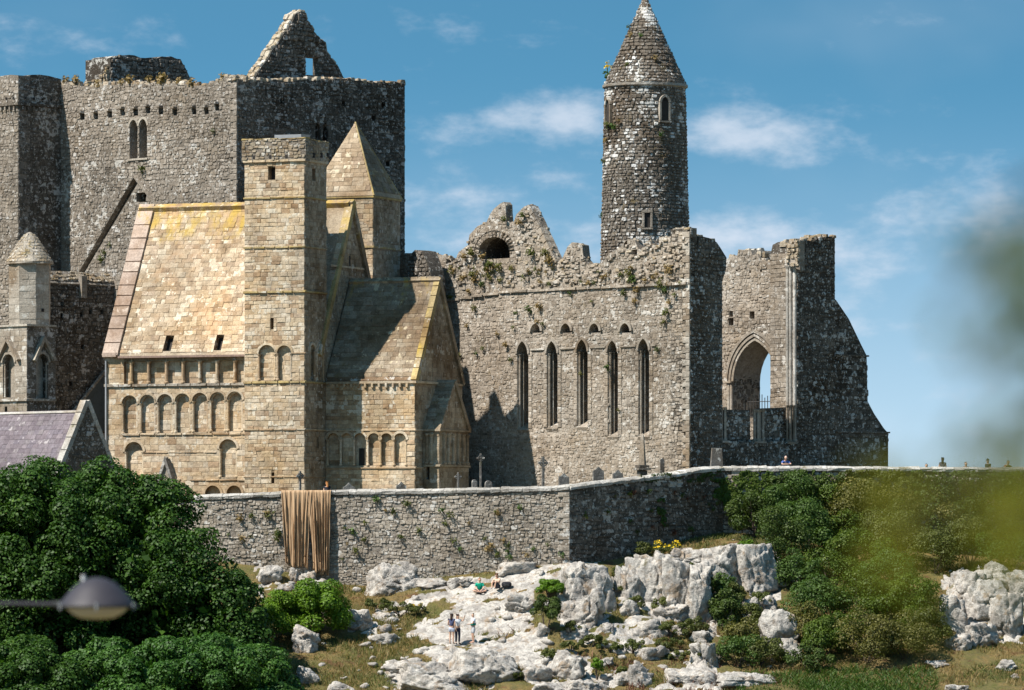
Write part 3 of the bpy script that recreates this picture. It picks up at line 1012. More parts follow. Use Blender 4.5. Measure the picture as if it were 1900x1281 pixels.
    mb = MB(); mb.slab(Plane(Ls_.pt(0, 0, -.12), Ls_.U, Ls_.W), ol, [], 1.2); T.part('vault_lump', mb, M['cap_dry'])
    # loose cap of the south wall: rubble with dry growth
    for i in range(70):
        f = R.uniform(.03, .97)
        k = int(f * (len(top) - 1))
    mb = MB()
    stop = jag(so([(112, 152), (150, 160), (170, 162), (200, 158), (240, 153), (290, 157), (330, 155), (355, 160), (380, 157), (405, 150), (428, 141), (440, 147)]), .45, .14, 1)
    for (a0, b0), (a1, b1) in list(zip(stop, stop[1:])):
        for k in range(3):
            f = R.random()
            Pl = Plane(S.pt(0, 0), S.U, -S.N)
            T.stone(w, Pl, S.pt(a0 + (a1 - a0) * f, b0 + (b1 - b0) * f - .02, -.2 - k * .45), R.uniform(.3, .6), R.uniform(.3, .5), R.uniform(.08, .24), M['cap_dry'])
    for (a0, b0), (a1, b1) in zip(CF.ea(0, [(440, 147), (470, 149), (520, 151), (560, 147), (600, 147), (660, 150), (700, 155)]), CF.ea(0, [(470, 149), (520, 151), (560, 147), (600, 147), (660, 150), (700, 155), (751, 154)])):
        n = int((a1 - a0) / .4)
        for j in range(n * 3):
            f = (j // 3 + R.random()) / n
            Pl = Plane(E.pt(0, 0), E.U, -E.N)
            T.stone(w, Pl, E.pt(a0 + (a1 - a0) * f, b0 + (b1 - b0) * f - .02, -.2 - (j % 3) * .45), R.uniform(.3, .55), R.uniform(.3, .5), R.uniform(.06, .2), M['cap_dry'])
    T.finish()
    # projecting stair block on the left
    uB = CF.u_at(113, 0)
    vB = CF.v_at(34, uB)
    T = Thing('stair_turret', 'square grey turret with corbelled parapet at left photo edge against the big tower', 'turret', CF.pt(uB, vB, ZB))
    for nm, P, pts, mt, mo in (('south_wall', CF.S(vB), CF.so(vB, [(-90, 146), (0, 142), (20, 139), (34, 140)]), M['tower_grey'], M['mortar']), ('east_wall', CF.Ea(uB), CF.ea(uB, [(34, 140), (60, 139), (90, 141), (113, 147)]), M['east_shade'], M['mortar_dark'])):
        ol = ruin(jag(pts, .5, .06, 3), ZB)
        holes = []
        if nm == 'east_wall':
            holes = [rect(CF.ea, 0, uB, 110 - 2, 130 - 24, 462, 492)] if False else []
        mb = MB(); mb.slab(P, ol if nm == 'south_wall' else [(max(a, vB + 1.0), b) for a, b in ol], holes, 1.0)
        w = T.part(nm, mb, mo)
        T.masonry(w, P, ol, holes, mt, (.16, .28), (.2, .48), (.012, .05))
        a0, a1 = pts[0][0], pts[-1][0]
        zc = wz(193, P.pt(a1 if nm == 'south_wall' else a0, 0).y)
        mb = MB()
        mb.box(P, a0, a1 + (.22 if nm == 'south_wall' else 0), zc - .1, zc + .12, -.05, .22, 0, .02)
        T.part('string_course', mb, mo)
        mb = MB()
        x = a0 + .2
        while x < a1:
            mb.box(P, x, x + .2, zc - .42, zc - .1, -.05, .17, 0, .03); x += .46
        T.part('corbel_row', mb, mt)
        mb = MB(); x = a0 + .5
        while x < a1 - .2:
            mb.box(P, x, x + .14, zc + .35, zc + .5, -.05, .085, 0, 0); x += .75
        T.part('weep_hole', mb, M['dark'])
    mb = MB(); mb.box(CF.S(vB + 1.0), uB - 5, uB - 1.0, ZB, CF.z_at(150, uB, vB), -2.6, -.0); T.part('core', mb, M['mortar_dark'])
    T.finish(260)


ruined_tower()


# ------------------------------------------------------------------ transept wall, corner turret and slate roofs on the left
def transept():
    uT = CF.u_at(212, 0)
    vA = CF.v_at(60, uT)
    T = Thing('transept_wall', 'shaded roofless transept wall between corner turret and golden chapel roof', 'wall', CF.pt(uT, vA, ZB))
    E = CF.Ea(uT)
    top = jag(CF.ea(uT, [(60, 522), (120, 521), (150, 522), (212, 523)]), .6, .05, 3)
    ol = ruin(top, ZB)
    put = [rect(CF.ea, 0, uT, x, x + 5, y, y + 8) for x, y in ((112, 560), (112, 582), (148, 580), (165, 575), (128, 708), (150, 640), (186, 575))]
    mb = MB(); mb.slab(E, ol, put, 1.3)
    w = T.part('east_wall', mb, M['mortar_dark'])
    mb = MB(); backs(mb, E, put, .5); T.part('dark_recess', mb, M['dark'])
    T.masonry(w, E, ol, put, M['east_shade'], (.2, .32), (.25, .6), (.02, .07))
    # weathered sloping cap, caught by the sun
    za = top[0][1]
    Pc = Plane(E.pt(0, za - .05, .12), E.U, E.W * .8 - E.N * .62)
    mb = MB(); mb.box(Pc, top[0][0], top[-1][0], 0, 1.05, -.3, -.02)
    c = T.part('coping', mb, M['mortar'])
    T.masonry(c, Pc, [(top[0][0], 0), (top[-1][0], 0), (top[-1][0], 1.05), (top[0][0], 1.05)], [], M['cap_dry'], (.2, .35), (.25, .5), (.02, .1))
    # buttress stub below the roof scar
    v0, v1 = CF.v_at(155, uT + .5), CF.v_at(166, uT + .5)
    mb = MB(); mb.box(CF.Ea(uT), v0, v1, za - 1.0, za + .5, -.2, .3, 0, .03)
    T.part('pilaster', mb, M['tower_grey'])
    # blue slate lean-to and the shadow by it as one dark plate, raking lead edge
    a = CF.ea(uT + .15, [(105, 800), (192, 688), (215, 688), (215, 800)])
    mb = MB(); mb.slab(CF.Ea(uT + .28), a, [], .2)
    T.part('slate_roof_and_shadow', mb, M['slate_blue'])
    (a0, b0), (a1, b1) = a[0], a[1]
    Pq = CF.Ea(uT + .28)
    mb = MB(); mb.tube([Pq.pt(a0, b0, .05), Pq.pt(a1, b1, .05)], .13, 6); T.part('lead_edge', mb, M['mortar'])
    T.finish(200)

    # polygonal corner turret
    F = Frame(50, 336, 45)
    c0 = F.pt(0, 0, ZB)
    T = Thing('corner_turret', 'slim grey corner turret with conical stone cap and gabled niches', 'turret', c0)
    w2 = 2.5
    z1 = wz(604, 336); z2 = wz(488, 336); zs = wz(742, 336)
    S, E = F.S(0), F.Ea(0)
    nS = lancet(F.so, 0, 6, 28, 652, 738); nE = lancet(F.ea, 0, 67, 88, 655, 738)
    hS = [rect(F.so, 0, 0, 9, 14, 755, 775)]; 
    uL = F.u_at(-60, 0)
    vR = F.v_at(103, 0)
    oS = [(uL, ZB), (0, ZB), (0, z1), (uL, z1)]
    oE = [(0, ZB), (vR, ZB), (vR, z1), (0, z1)]
    mb = MB(); mb.slab(S, oS, [nS] + hS, .6); wS = T.part('south_face', mb, M['mortar'])
    mb = MB(); mb.slab(E, [(max(a, .6), b) for a, b in oE], [nE], .6); wE = T.part('east_face', mb, M['mortar_dark'])
    mb = MB(); backs(mb, S, [nS], .45); backs(mb, E, [nE], .45); backs(mb, S, hS, .4)
    T.part('niche_back', mb, M['carved'])
    mb = MB(); mb.box(F.S(.65), uL, -.66, ZB, z1 - .1, -vR + .8, 0); T.part('core', mb, M['mortar'])
    T.masonry(wS, S, oS, [nS] + hS, M['carved'], (.28, .42), (.4, .8), (.01, .03), 'ashlar', .015, 0)
    T.masonry(wE, E, oE, [nE], M['east_shade'], (.28, .42), (.4, .8), (.01, .03), 'ashlar', .015, 0)
    for P, f, px, pxa, pxb in ((S, F.so, 17, -1, 37), (E, F.ea, 78, 62, 98)):
        (a0, b0), (a1, b1), (a2, b2) = f(0, [(pxa, 668), (px, 628), (pxb, 668)])
        mb = MB()
        for q0, q1 in (((a0, b0), (a1, b1)), ((a1, b1), (a2, b2))):
            d = P.pt(*q1) - P.pt(*q0)
            Pl = Plane(P.pt(*q0), d, (0, 0, 1)); Pl.N = P.N; Pl.W = P.N.cross(Pl.U)
            mb.box(Pl, -.1, d.length + .06, -.13, .13, -.05, .28, 0, .03)
        T.part('niche_gable', mb, M['carved'])
        mb = MB(); (n0, q0), (n1, q1) = f(0, [(px - 11, 738), (px + 11, 660)])
        for a in (n0 + .06, n1 - .06):
            column(mb, P, a, q0, q1 - .5, .055, -.1)
        arch_ring(mb, P, n0, n1, q1 - .45, .14, .1, True, 10, 0, .55)
        T.part('niche_shafts', mb, M['carved'])
    mb = MB()
    for P, a0, a1 in ((S, uL, .16), (E, 0, vR)):
        mb.box(P, a0, a1, zs - .1, zs + .1, -.05, .14, 0, .03)
        mb.box(P, a0, a1, z1 - .06, z1 + .1, -.2, .12, 0, .02)
    T.part('string_course', mb, M['carved'])
    cc = F.pt(-1.30, 1.30)
    mb = MB(); mb.lathe((cc.x, cc.y, 0), [(1.36, z1 + .05), (1.36, z2)], 8, 0, math.pi / 8)
    T.part('octagonal_stage', mb, M['carved'])
    o8 = T.o.children[-1]
    for k in range(8):
        a = math.pi / 4 * k
        nrm = Vector((math.cos(a), math.sin(a), 0))
        ap = 1.36 * math.cos(math.pi / 8)
        if nrm.y > .5: continue
        P = Plane((cc.x + nrm.x * ap, cc.y + nrm.y * ap, 0), Vector((0, 0, 1)).cross(nrm), (0, 0, 1))
        hw = 1.36 * math.sin(math.pi / 8)
        T.masonry(o8, P, [(-hw, z1 + .1), (hw, z1 + .1), (hw, z2), (-hw, z2)], [], M['carved'], (.35, .5), (.5, 1.0), (.012, .03), 'ashlar', .012, 0)
        if abs(nrm.y + .707) < .1 and nrm.x > 0:
            mb = MB(); mb.box(P, -.1, .1, z1 + .9, z1 + 1.1, -.1, .05); T.part('vent', mb, M['dark'])
    mb = MB(); mb.lathe((cc.x, cc.y, 0), [(1.52, z2), (1.52, z2 + .14), (1.25, z2 + .55), (.85, z2 + 1.2), (.45, z2 + 1.75), (.16, z2 + 2.0), (.02, z2 + 2.05)], 14, 0, 0, .03)
    T.part('cone_cap', mb, M['carved'])
    oc = T.o.children[-1]
    zz = z2 + .2
    while zz < z2 + 1.9:
        f = (zz - z2) / 2.05
        r = 1.45 * (1 - f) ** .82 + .05
        n = max(6, int(2 * math.pi * r / .42))
        for k in range(n):
            a = 2 * math.pi * (k + R.random() * .3) / n
            if math.sin(a) > .35: continue
            nr = Vector((math.cos(a), math.sin(a), .62)).normalized()
            Ut = Vector((0, 0, 1)).cross(nr).normalized()
            P = Plane((0, 0, 0), Ut, nr.cross(Ut))
            T.stone(oc, P, Vector((cc.x + r * math.cos(a), cc.y + r * math.sin(a), zz)), 2 * math.pi * r / n * .95, .24, .07, M['cap_dry'])
        zz += .2
    T.finish(240)

    # low building with the purple slate roof
    F = Frame(98, 327, 45)
    vN = F.v_at(226, 0)
    vr = vN / 2
    zr = F.z_at(744, 0, vr); ze = zr - (vr) * 1.95
    T = Thing('slate_roofed_building', 'low stone building with purple slate roof and pale gable edge above the treetops', 'building', F.pt(0, 0, ZB - 2))
    E = F.Ea(0)
    gab = [(0, ZB - 3), (vN, ZB - 3), (vN, ze), (vr, zr), (0, ze)]
    mb = MB(); mb.slab(E, gab, [], .55); w = T.part('gable_wall', mb, M['mortar_dark'])
    T.masonry(w, E, gab, [], M['east_shade'], (.2, .3), (.25, .55), (.015, .05))
    uW = -9.0
    mb = MB(); mb.box(F.S(0), uW, -.56, ZB - 3, ze - .3, -.6, 0); mb.box(F.S(vN - .6), uW, -.56, ZB - 3, ze - .3, -.6, 0)
    T.part('side_wall', mb, M['mortar'])
    for v0, v1, nm in ((0, vr, 'south_roof'), (vN, vr, 'north_roof')):
        z0 = ze - .25 - .45
        P = F.slope(v0, z0, v1, zr - .45 - .25)
        Ls = math.hypot(vr, zr - .45 - .25 - z0)
        mb = MB()
        if nm == 'south_roof':
            mb.box(P, uW, -.5, -.3, Ls, -.12, 0)
        else:
            P = Plane(F.pt(0, v0, z0), -F.E, F.N * (v1 - v0) + Vector((0, 0, zr - .7 - z0)))
            mb.box(P, .5, -uW, -.3, Ls, -.12, 0)
        r_ = T.part(nm, mb, M['slate_purple'])
        if nm == 'south_roof':
            row = 0
            w0 = -.28
            while w0 < Ls - .1:
                x = uW - (row % 2) * .2
                hh = .36
                while x < -.75:
                    ww = R.uniform(.42, .62)
                    Pt = Plane(P.pt(0, 0), P.U, P.W * 1.0 + P.N * -.05)
                    T.stone(r_, Pt, P.pt(x + ww / 2, w0 + hh / 2, .028 + R.uniform(0, .012)), ww - .012, hh * 1.06, .022, M['slate_purple'], 'ashlar', 'slate', 'slates')
                    x += ww
                w0 += hh * .9; row += 1
            mb = MB(); mb.box(P, uW, -.5, Ls - .1, Ls + .12, -.1, .12, 0, .04); T.part('ridge_tile', mb, M['lime'])
    for v0, v1 in ((0, vr), (vN, vr)):
        d = F.N * (v1 - v0) + Vector((0, 0, zr - ze))
        P = Plane(F.pt(-.3, v0, ze), F.E, d)
        mb = MB(); n = 7; Ld = d.length
        sgn = 1 if v0 < v1 else -1
        for i in range(n):
            a, b = (-.22, Ld * i / n + .008), (.36, Ld * (i + 1) / n - .008)
            lo, hi = (-.12, .16) if sgn > 0 else (-.16, .12)
            mb.box(P, a[0], b[0], a[1], b[1], lo, hi, 0, .02 if sgn > 0 else 0, .012)
        T.part('verge', mb, M['lime'])
    T.finish(300)


transept()


# ------------------------------------------------------------------ the Romanesque sandstone chapel
HF = Frame(565, 330, 22)


def chapel():
    T = Thing('sandstone_chapel', 'golden sandstone chapel with steep stone roofs, square towers and blind arcades', 'chapel', HF.pt(0, 0, ZB))
    sand, mort = M['sand'], M['mortar_sand']
    ash = dict(h=(.22, .40), l=(.28, .8), proud=(.008, .035), style='ashlar', gap=.010, wave=0)
    rub = dict(h=(.16, .34), l=(.2, .66), proud=(.010, .05), style='ashlar', gap=.012, wave=.03)
    # --- south tower
    u0 = HF.u_at(454, 0); vt = 3.3
    S, E = HF.S(0), HF.Ea(0)
    zt = HF.z_at(258, 0, 0); zp = HF.z_at(299, 0, 0)
    pairS = [lancet(HF.so, 0, 480, 511, 640, 706, False), lancet(HF.so, 0, 514.5, 541, 641, 706, False)]
    pairE = [lancet(HF.ea, 0, 574, 584, 640, 706, False), lancet(HF.ea, 0, 588, 600, 641, 706, False)]
    slS = [rect(HF.so, 0, 0, 498, 511, 310, 334), rect(HF.so, 0, 0, 502, 508, 590, 611), rect(HF.so, 0, 0, 504, 509, 877, 897)]
    slE = [rect(HF.ea, 0, 0, 579, 585, 314, 335), rect(HF.ea, 0, 0, 587, 591, 812, 832)]
    oS = [(u0, ZB), (0, ZB), (0, zp), (u0, zp)]; oE = [(0, ZB), (vt, ZB), (vt, zp), (0, zp)]
    mb = MB(); mb.slab(S, oS, pairS + slS, .8)
    mb.slab(E, [(max(a, .8), b) for a, b in oE], pairE + slE, .8)
    mb.box(HF.Ea(u0 + .8), .8, vt, ZB, zp, -.8, 0)
    mb.box(HF.S(vt - .8), u0 + .8, -.8, ZB, zp, -.8, 0)
    tw = T.part('south_tower', mb, mort)
    mb = MB(); backs(mb, S, slS, .5); backs(mb, E, slE, .5)
    T.part('slit_window', mb, M['dark'], parent=tw)
    mb = MB(); backs(mb, S, pairS, .22); backs(mb, E, pairE, .22)
    T.part('niche_back', mb, sand, parent=tw)
    for h in pairS:
        a = [p[0] for p in h]; b = [p[1] for p in h]
        T.masonry(tw, Plane(S.pt(0, 0, -.22), S.U, S.W), [(min(a), min(b)), (max(a), min(b)), (max(a), max(b)), (min(a), max(b))], [], sand, **ash)
    T.masonry(tw, S, oS, pairS + slS, sand, **rub)
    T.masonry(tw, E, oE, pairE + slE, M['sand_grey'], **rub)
    mb = MB()
    for P, hs in ((S, pairS), (E, pairE)):
        for h in hs:
            a = [p[0] for p in h]; b = [p[1] for p in h]
            w = max(a) - min(a)
            arch_ring(mb, P, min(a), max(a), max(b) - w / 2, .14, .07)
            for q in (min(a) + .02, max(a) - .02):
                column(mb, P, q, min(b), max(b) - w / 2, .075, -.02)
    T.part('blind_arcade', mb, sand, parent=tw)
    for py, hh, pr, mt in ((297, .2, .14, sand), (366, .14, .1, M['yellow_edge']), (458, .14, .1, M['yellow_edge']), (541, .16, .13, M['yellow_edge']), (655, .1, .07, sand), (709, .16, .12, M['yellow_edge']), (797, .13, .09, sand), (885, .1, .07, sand)):
        zz = HF.z_at(py, 0, 0)
        mb = MB()
        if py == 655:
            us = [HF.u_at(p, 0) for p in (454, 479, 512, 514, 542, 565)]
            for i in (0, 2, 4):
                mb.box(S, us[i], us[i + 1] + (.1 if i == 4 else 0), zz - hh / 2, zz + hh / 2, -.05, pr, 0, .02)
        else:
            x = u0 - .08
            while x < pr - .01:
                e = min(pr, x + R.uniform(.6, 1.1))
                if pr - e < .3: e = pr
                mb.box(S, x, e - .012, zz - hh / 2, zz + hh / 2, -.05, pr, 0, .03, .012); x = e
            mb.box(E, -.0, vt, zz - hh / 2, zz + hh / 2, -.05, pr - .005, 0, .03)
        T.part('string_course', mb, mt, parent=tw)
    # parapet
    mb = MB()
    mb.box(S, u0 - .14, .14, zp + .02, zt, -.5, .13)
    mb.box(E, .52, vt + .1, zp + .02, zt - .05, -.5, .13)
    mb.box(HF.Ea(u0 + .4), .5, vt, zp + .02, zt - .1, -.5, 0)
    mb.box(S, u0 + .4, -.4, zp + .3, zp + .4, -vt, -.5)
    pa = T.part('parapet', mb, M['mortar'], parent=tw)
    Sp, Ep = Plane(S.pt(0, 0, .13), S.U, S.W), Plane(E.pt(0, 0, .13), E.U, E.W)
    ph = [(HF.u_at(p, 0), HF.z_at(290, 0, 0)) for p in (473, 503, 533)]
    phh = [[(a - .09, b - .1), (a + .09, b - .1), (a + .09, b + .12), (a - .09, b + .12)] for a, b in ph]
    T.masonry(pa, Sp, [(u0 - .14, zp + .03), (.13, zp + .03), (.13, zt), (u0 - .14, zt)], phh, M['parapet'], (.16, .26), (.2, .45), (.02, .06))
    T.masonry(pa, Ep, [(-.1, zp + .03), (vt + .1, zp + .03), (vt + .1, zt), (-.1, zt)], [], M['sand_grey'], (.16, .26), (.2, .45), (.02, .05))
    mb = MB()
    for h in phh: mb.box(Sp, h[0][0], h[1][0], h[0][1], h[2][1], -.05, .012)
    for px in (578, 592, 604):
        a = HF.v_at(px, 0); mb.box(Ep, a - .12, a + .12, HF.z_at(293, 0, a), HF.z_at(284, 0, a), -.05, .07)
    T.part('spout_hole', mb, M['dark'], parent=pa)
    x = u0 - .16
    mb = MB()
    while x < .16:
        e = min(.16, x + R.uniform(.4, .8)); mb.box(S, x, e - .01, zt, zt + R.uniform(.07, .13), -.5, .17, 0, .02, .015); x = e
    y = .5
    while y < vt + .1:
        e = min(vt + .12, y + R.uniform(.4, .8)); mb.box(E, y, e - .01, zt - .05, zt + R.uniform(.02, .07), -.5, .17, 0, .02, .015); y = e
    T.part('parapet_coping', mb, M['yellow_edge'], parent=pa)
    a, b = HF.so(1.4, [(508, 250)])[0]
    a2 = HF.u_at(560, 1.4)
    mb = MB(); mb.box(HF.S(1.4), a, a2, zt + .02, b + .02, -1.2, 0, 0, .05); T.part('hatch_cover', mb, M['lead'], parent=tw)

    # --- nave
    vn = 2.0
    un = HF.u_at(195, vn)
    N_ = HF.S(vn)
    ze = HF.z_at(659, u0, vn)
    vr = HF.v_at(263, un)
    zr = HF.z_at(381, un, vr)
    ue = HF.u_at(651, vr)
    v2 = 2 * vr - vn
    z_str1, z_str2, z_str3 = HF.z_at(713, u0 - 1, vn), HF.z_at(805, u0 - 1, vn), HF.z_at(891, u0 - 1, vn)
    arc = [lancet(HF.so, vn, x - 14.5, x + 14.5, 730 - (i - 3) * 1.2, 803 - (i - 3) * .9, False) for i, x in enumerate((241, 274, 306.5, 339, 371.5, 404, 436))]
    low = [lancet(HF.so, vn, 232, 266, 820, 882, False), lancet(HF.so, vn, 407, 440, 815, 886, False)]
    sm = [lancet(HF.so, vn, 381, 410, 901, 921, False), lancet(HF.so, vn, 421, 449, 901, 921, False)]
    door = [lancet(HF.so, vn, 300, 338, 893, 940, False)]
    za, zb_ = HF.z_at(710, u0, vn), HF.z_at(668, u0, vn)
    ups = []
    xs = [HF.u_at(p, vn) for p in (229, 244, 276, 309, 340, 371, 403, 436, 454)]
    for a, b in zip(xs, xs[1:]):
        ups.append([(a + .05, za), (b - .05, za), (b - .05, zb_), (a + .05, zb_)])
    holes = arc + low + sm + door
    oN = [(un, ZB - 1), (u0, ZB - 1), (u0, ze), (un, ze)]
    mb = MB(); mb.slab(N_, oN, holes + ups, 1.0)
    mb.box(HF.Ea(un + 1.0), vn + 1.0, v2 - 1, ZB - 1, ze, -1.0, 0)
    mb.box(HF.S(v2 - 1.0), un, ue, ZB - 1, ze, -1.0, 0)
    nw = T.part('nave_wall', mb, mort)
    mb = MB(); backs(mb, N_, arc + low, .27); backs(mb, N_, sm, .3); backs(mb, N_, ups, .24)
    T.part('arcade_back', mb, sand, parent=nw)
    mb = MB(); backs(mb, N_, door, .7); T.part('doorway_recess', mb, M['dark'], parent=nw)
    Pb = Plane(N_.pt(0, 0, -.27), N_.U, N_.W)
    for h in arc + low:
        a = [p[0] for p in h]; b = [p[1] for p in h]
        T.masonry(nw, Pb, [(min(a), min(b)), (max(a), min(b)), (max(a), max(b)), (min(a), max(b))], [], sand, **ash)
    Pb = Plane(N_.pt(0, 0, -.24), N_.U, N_.W)
    for h in ups: T.masonry(nw, Pb, h, [], sand, **ash)
    T.masonry(nw, N_, oN, holes + ups, sand, **ash)
    for i, h in enumerate(arc + low + sm + door):
        a = [p[0] for p in h]; b = [p[1] for p in h]
        w = max(a) - min(a)
        mb = MB()
        arch_ring(mb, N_, min(a), max(a), max(b) - w / 2, .13 if h in arc else .16, .085)
        if h in arc: arch_ring(mb, Plane(N_.pt(0, 0, -.14), N_.U, N_.W), min(a) + .1, max(a) - .1, max(b) - w / 2, .1, .06, back=-.12)
        T.part('arch_ring', mb, sand, parent=nw)
        if h in arc or h in low:
            for q in (min(a) + .03, max(a) - .03):
                mb = MB(); column(mb, N_, q, min(b), max(b) - w / 2 + .02, .085, -.06)
                T.part('column', mb, sand, parent=nw)
    for a in xs[1:-1]:
        mb = MB(); column(mb, N_, a, za, zb_, .10, .02); T.part('column', mb, sand, parent=nw)
    for zz, a0, a1, hh, pr in ((z_str1, un - .05, u0, .2, .13), (z_str2, un + 1.2, u0, .15, .1), (HF.z_at(839, u0, vn), HF.u_at(266, vn), HF.u_at(402, vn), .09, .07), (z_str3, HF.u_at(353, vn), u0, .12, .09)):
        mb = MB(); x = a0
        while x < a1 - .02:
            e = min(a1, x + R.uniform(.7, 1.3))
            if a1 - e < .3: e = a1
            mb.box(N_, x, e - .012, zz - hh / 2, zz + hh / 2, -.05, pr, 0, .03, .012); x = e
        T.part('string_course', mb, M['carved'] if zz == z_str1 else sand, parent=nw)
    # doorway gable with its radiating arch
    (a0, b0), (a1, b1), (a2, b2) = HF.so(vn, [(298, 902), (313, 855), (328, 902)])
    Pg = Plane(N_.pt(0, 0, .45), N_.U, N_.W)
    mb = MB(); mb.slab(Pg, [(a0, b0 - 1.4), (a2, b2 - 1.4), (a2, b2), (a1, b1), (a0, b0)], [], .5)
    T.part('porch_gable', mb, M['carved'], parent=nw)
    mb = MB()
    for q0, q1 in (((a0, b0), (a1, b1)), ((a1, b1), (a2, b2))):
        d = Pg.pt(*q1) - Pg.pt(*q0)
        Pl = Plane(Pg.pt(*q0), d, (0, 0, 1)); Pl.N = Pg.N; Pl.W = Pg.N.cross(Pl.U)
        mb.box(Pl, -.1, d.length + .08, -.1, .14, -.5, .14, 0, .03)
    mb.box(Pg, a1 - .1, a1 + .1, b1 - .1, b1 + .22, -.2, .1, 0, .03)
    T.part('porch_gable_coping', mb, M['grave'], parent=nw)
    cu, cz = (a0 + a2) / 2 + .1, HF.z_at(925, u0 - 4, vn)
    for k in range(13):
        an = math.pi * (k + .5) / 13
        r0, r1 = .85, 1.45
        d = N_.U * math.cos(an) + N_.W * math.sin(an)
        P = Plane(N_.pt(cu, cz), d, N_.N.cross(d))
        mb = MB(); mb.box(P, r0, r1, -.12, .12, -.05, .16, 0, .03)
        T.part('voussoir', mb, sand, parent=nw)
    # rainwater gutter and downpipe
    mb = MB(); mb.box(N_, HF.u_at(222, vn), u0, ze - .12, ze + .06, -.05, .34, 0, .03); T.part('gutter', mb, M['pipe'])
    p0 = N_.pt(un + .12, ze - .2, .12)
    mb = MB(); mb.tube([p0 + Vector((0, 0, -1.0)), p0 + Vector((0, 0, -6.6))], .06, 8); mb.tube([p0, p0 + Vector((0, 0, -1.05))], .06, 8)
    T.part('downpipe', mb, M['lead'])
    mb = MB(); mb.box(N_, un - .1, un + .95, ze - .05, ze + .32, -.5, .32, 0, .05); T.part('kneeler', mb, M['pink'])
    # roof
    P = HF.slope(vn - .15, ze + .0, vr, zr)
    Lr = math.hypot(vr - vn + .15, zr - ze)
    def rp(px, py):
        # a point of the roof plane seen at px, py
        for it in range(60):
            lo = it / 60 * Lr
            Q = P.pt(0, lo)
            f = (lo / Lr)
            v = vn - .15 + (vr - vn + .15) * f
            u = HF.u_at(px, v)
            if P.pt(u, lo).z >= wz(py, P.pt(u, lo).y): return u, lo
        return u, Lr
    wins = []
    for px0, px1, py0, py1 in ((302, 317, 627, 656), (396, 410, 624, 653)):
        a, b = rp(px0, py1); a2, _ = rp(px1, py1); _, b2 = rp(px1, py0)
        wins.append([(a, b), (a2, b), (a2, b2), (a, b2)])
    us = un + 1.05
    oR = [(un, 0), (ue - .02, 0), (ue - .02, Lr), (un, Lr)]
    mb = MB(); mb.slab(P, oR, wins, .5)
    rf = T.part('nave_roof', mb, mort)
    mb = MB(); backs(mb, P, wins, .4); T.part('roof_opening', mb, M['dark'], parent=rf)
    T.masonry(rf, P, [(us, .02), (u0 + .1, .02), (u0 + .1, Lr - .12), (us, Lr - .12)], wins, M['nave_roof'], h=(.26, .42), l=(.26, .66), proud=(.012, .06), style='ashlar', gap=.008, wave=.015, name='roof_slab', rest='roof_slabs')
    Pn = Plane(HF.pt(0, v2 + .1, ze), -HF.E, HF.N * (vr - v2 - .1) + Vector((0, 0, zr - ze)))
    mb = MB(); mb.box(Pn, -ue, -un, 0, Lr, -.5, 0); T.part('nave_north_roof', mb, M['nave_roof'])
    w0 = 0.0
    while w0 < Lr:
        e = min(Lr, w0 + R.uniform(.75, 1.1))
        mb = MB(); mb.box(P, un - .12, us - .03, w0 + .008, e - .008, -.45, .17 + R.uniform(-.015, .015), 0, .03, .01)
        T.part('verge_slab', mb, M['pink'], parent=rf); w0 = e
    mb = MB(); x = un
    while x < u0 + .5:
        e = min(u0 + .5, x + R.uniform(.6, 1.0)); mb.box(P, x, e - .01, Lr - .16, Lr + .03, -.3, .055, 0, .02, .015); x = e
    T.part('ridge_course', mb, M['nave_roof'], parent=rf)
    # west and east gables
    for u_, nm in ((un, 'nave_west_gable'), (ue, 'nave_east_gable')):
        Pe = HF.Ea(u_ + (.9 if nm == 'nave_west_gable' else 0))
        tri = [(vn + .3, ze - .2), (v2 - .3, ze - .2), (vr, zr - .25)]
        if nm == 'nave_east_gable':
            tri = [(vn + .05, ZB), (v2 - .05, ZB), (v2 - .05, ze), (vr, zr - .1), (vn + .05, ze)]
        mb = MB(); mb.slab(Pe, tri, [], .8); g = T.part(nm, mb, mort)
        if nm == 'nave_east_gable':
            hh = [rect(HF.ea, 0, ue, 647, 650, 475, 496)]
            T.masonry(g, Pe, [(vn + .05, 8), (v2 - .05, 8), (v2 - .05, ze), (vr, zr - .12), (vn + .05, ze)], hh, M['sand_grey'], **rub)
            mb = MB(); mb.box(Pe, hh[0][0][0], hh[0][1][0], hh[0][0][1], hh[0][2][1], -.02, .012); T.part('slit_window', mb, M['dark'], parent=g)
            zz = HF.z_at(497, ue, vr)
            mb = MB(); mb.box(Pe, vr - 3.0, vr + 2.2, zz - .08, zz + .08, -.05, .1, 0, .02); T.part('string_course', mb, sand, parent=g)
            for v0 in (vn, v2):
                d = HF.N * (vr - v0) + Vector((0, 0, zr - ze))
                Pv = Plane(HF.pt(ue, v0, ze), HF.E, d)
                lo, hi = (-.35, .06) if v0 < vr else (-.06, .35)
                mb = MB(); w0 = 0
                while w0 < d.length:
                    e = min(d.length, w0 + .9)
                    mb.box(Pv, -.3, .24, w0, e - .01, lo, hi, 0, 0, .01); w0 = e
                T.part('gable_verge', mb, M['yellow_edge'] if v0 < vr else M['chancel_roof'], parent=g)

    # visible strip of nave roof between the towers
    T.masonry(rf, P, [(-.0, Lr * .45), (ue - .3, Lr * .45), (ue - .3, Lr), (-.0, Lr)], [], M['nave_roof'], h=(.30, .46), l=(.32, .78), proud=(.012, .05), style='ashlar', gap=.012, wave=0, name='roof_slab', rest='roof_slabs')

    # --- north tower with the pyramid
    vq = vr + 3.3
    uq = HF.u_at(692, vq)
    vq2 = HF.v_at(742, uq)
    uq0 = uq - (vq2 - vq)
    zq = HF.z_at(363, uq, vq)
    vm, um = (vq + vq2) / 2, (uq + uq0) / 2
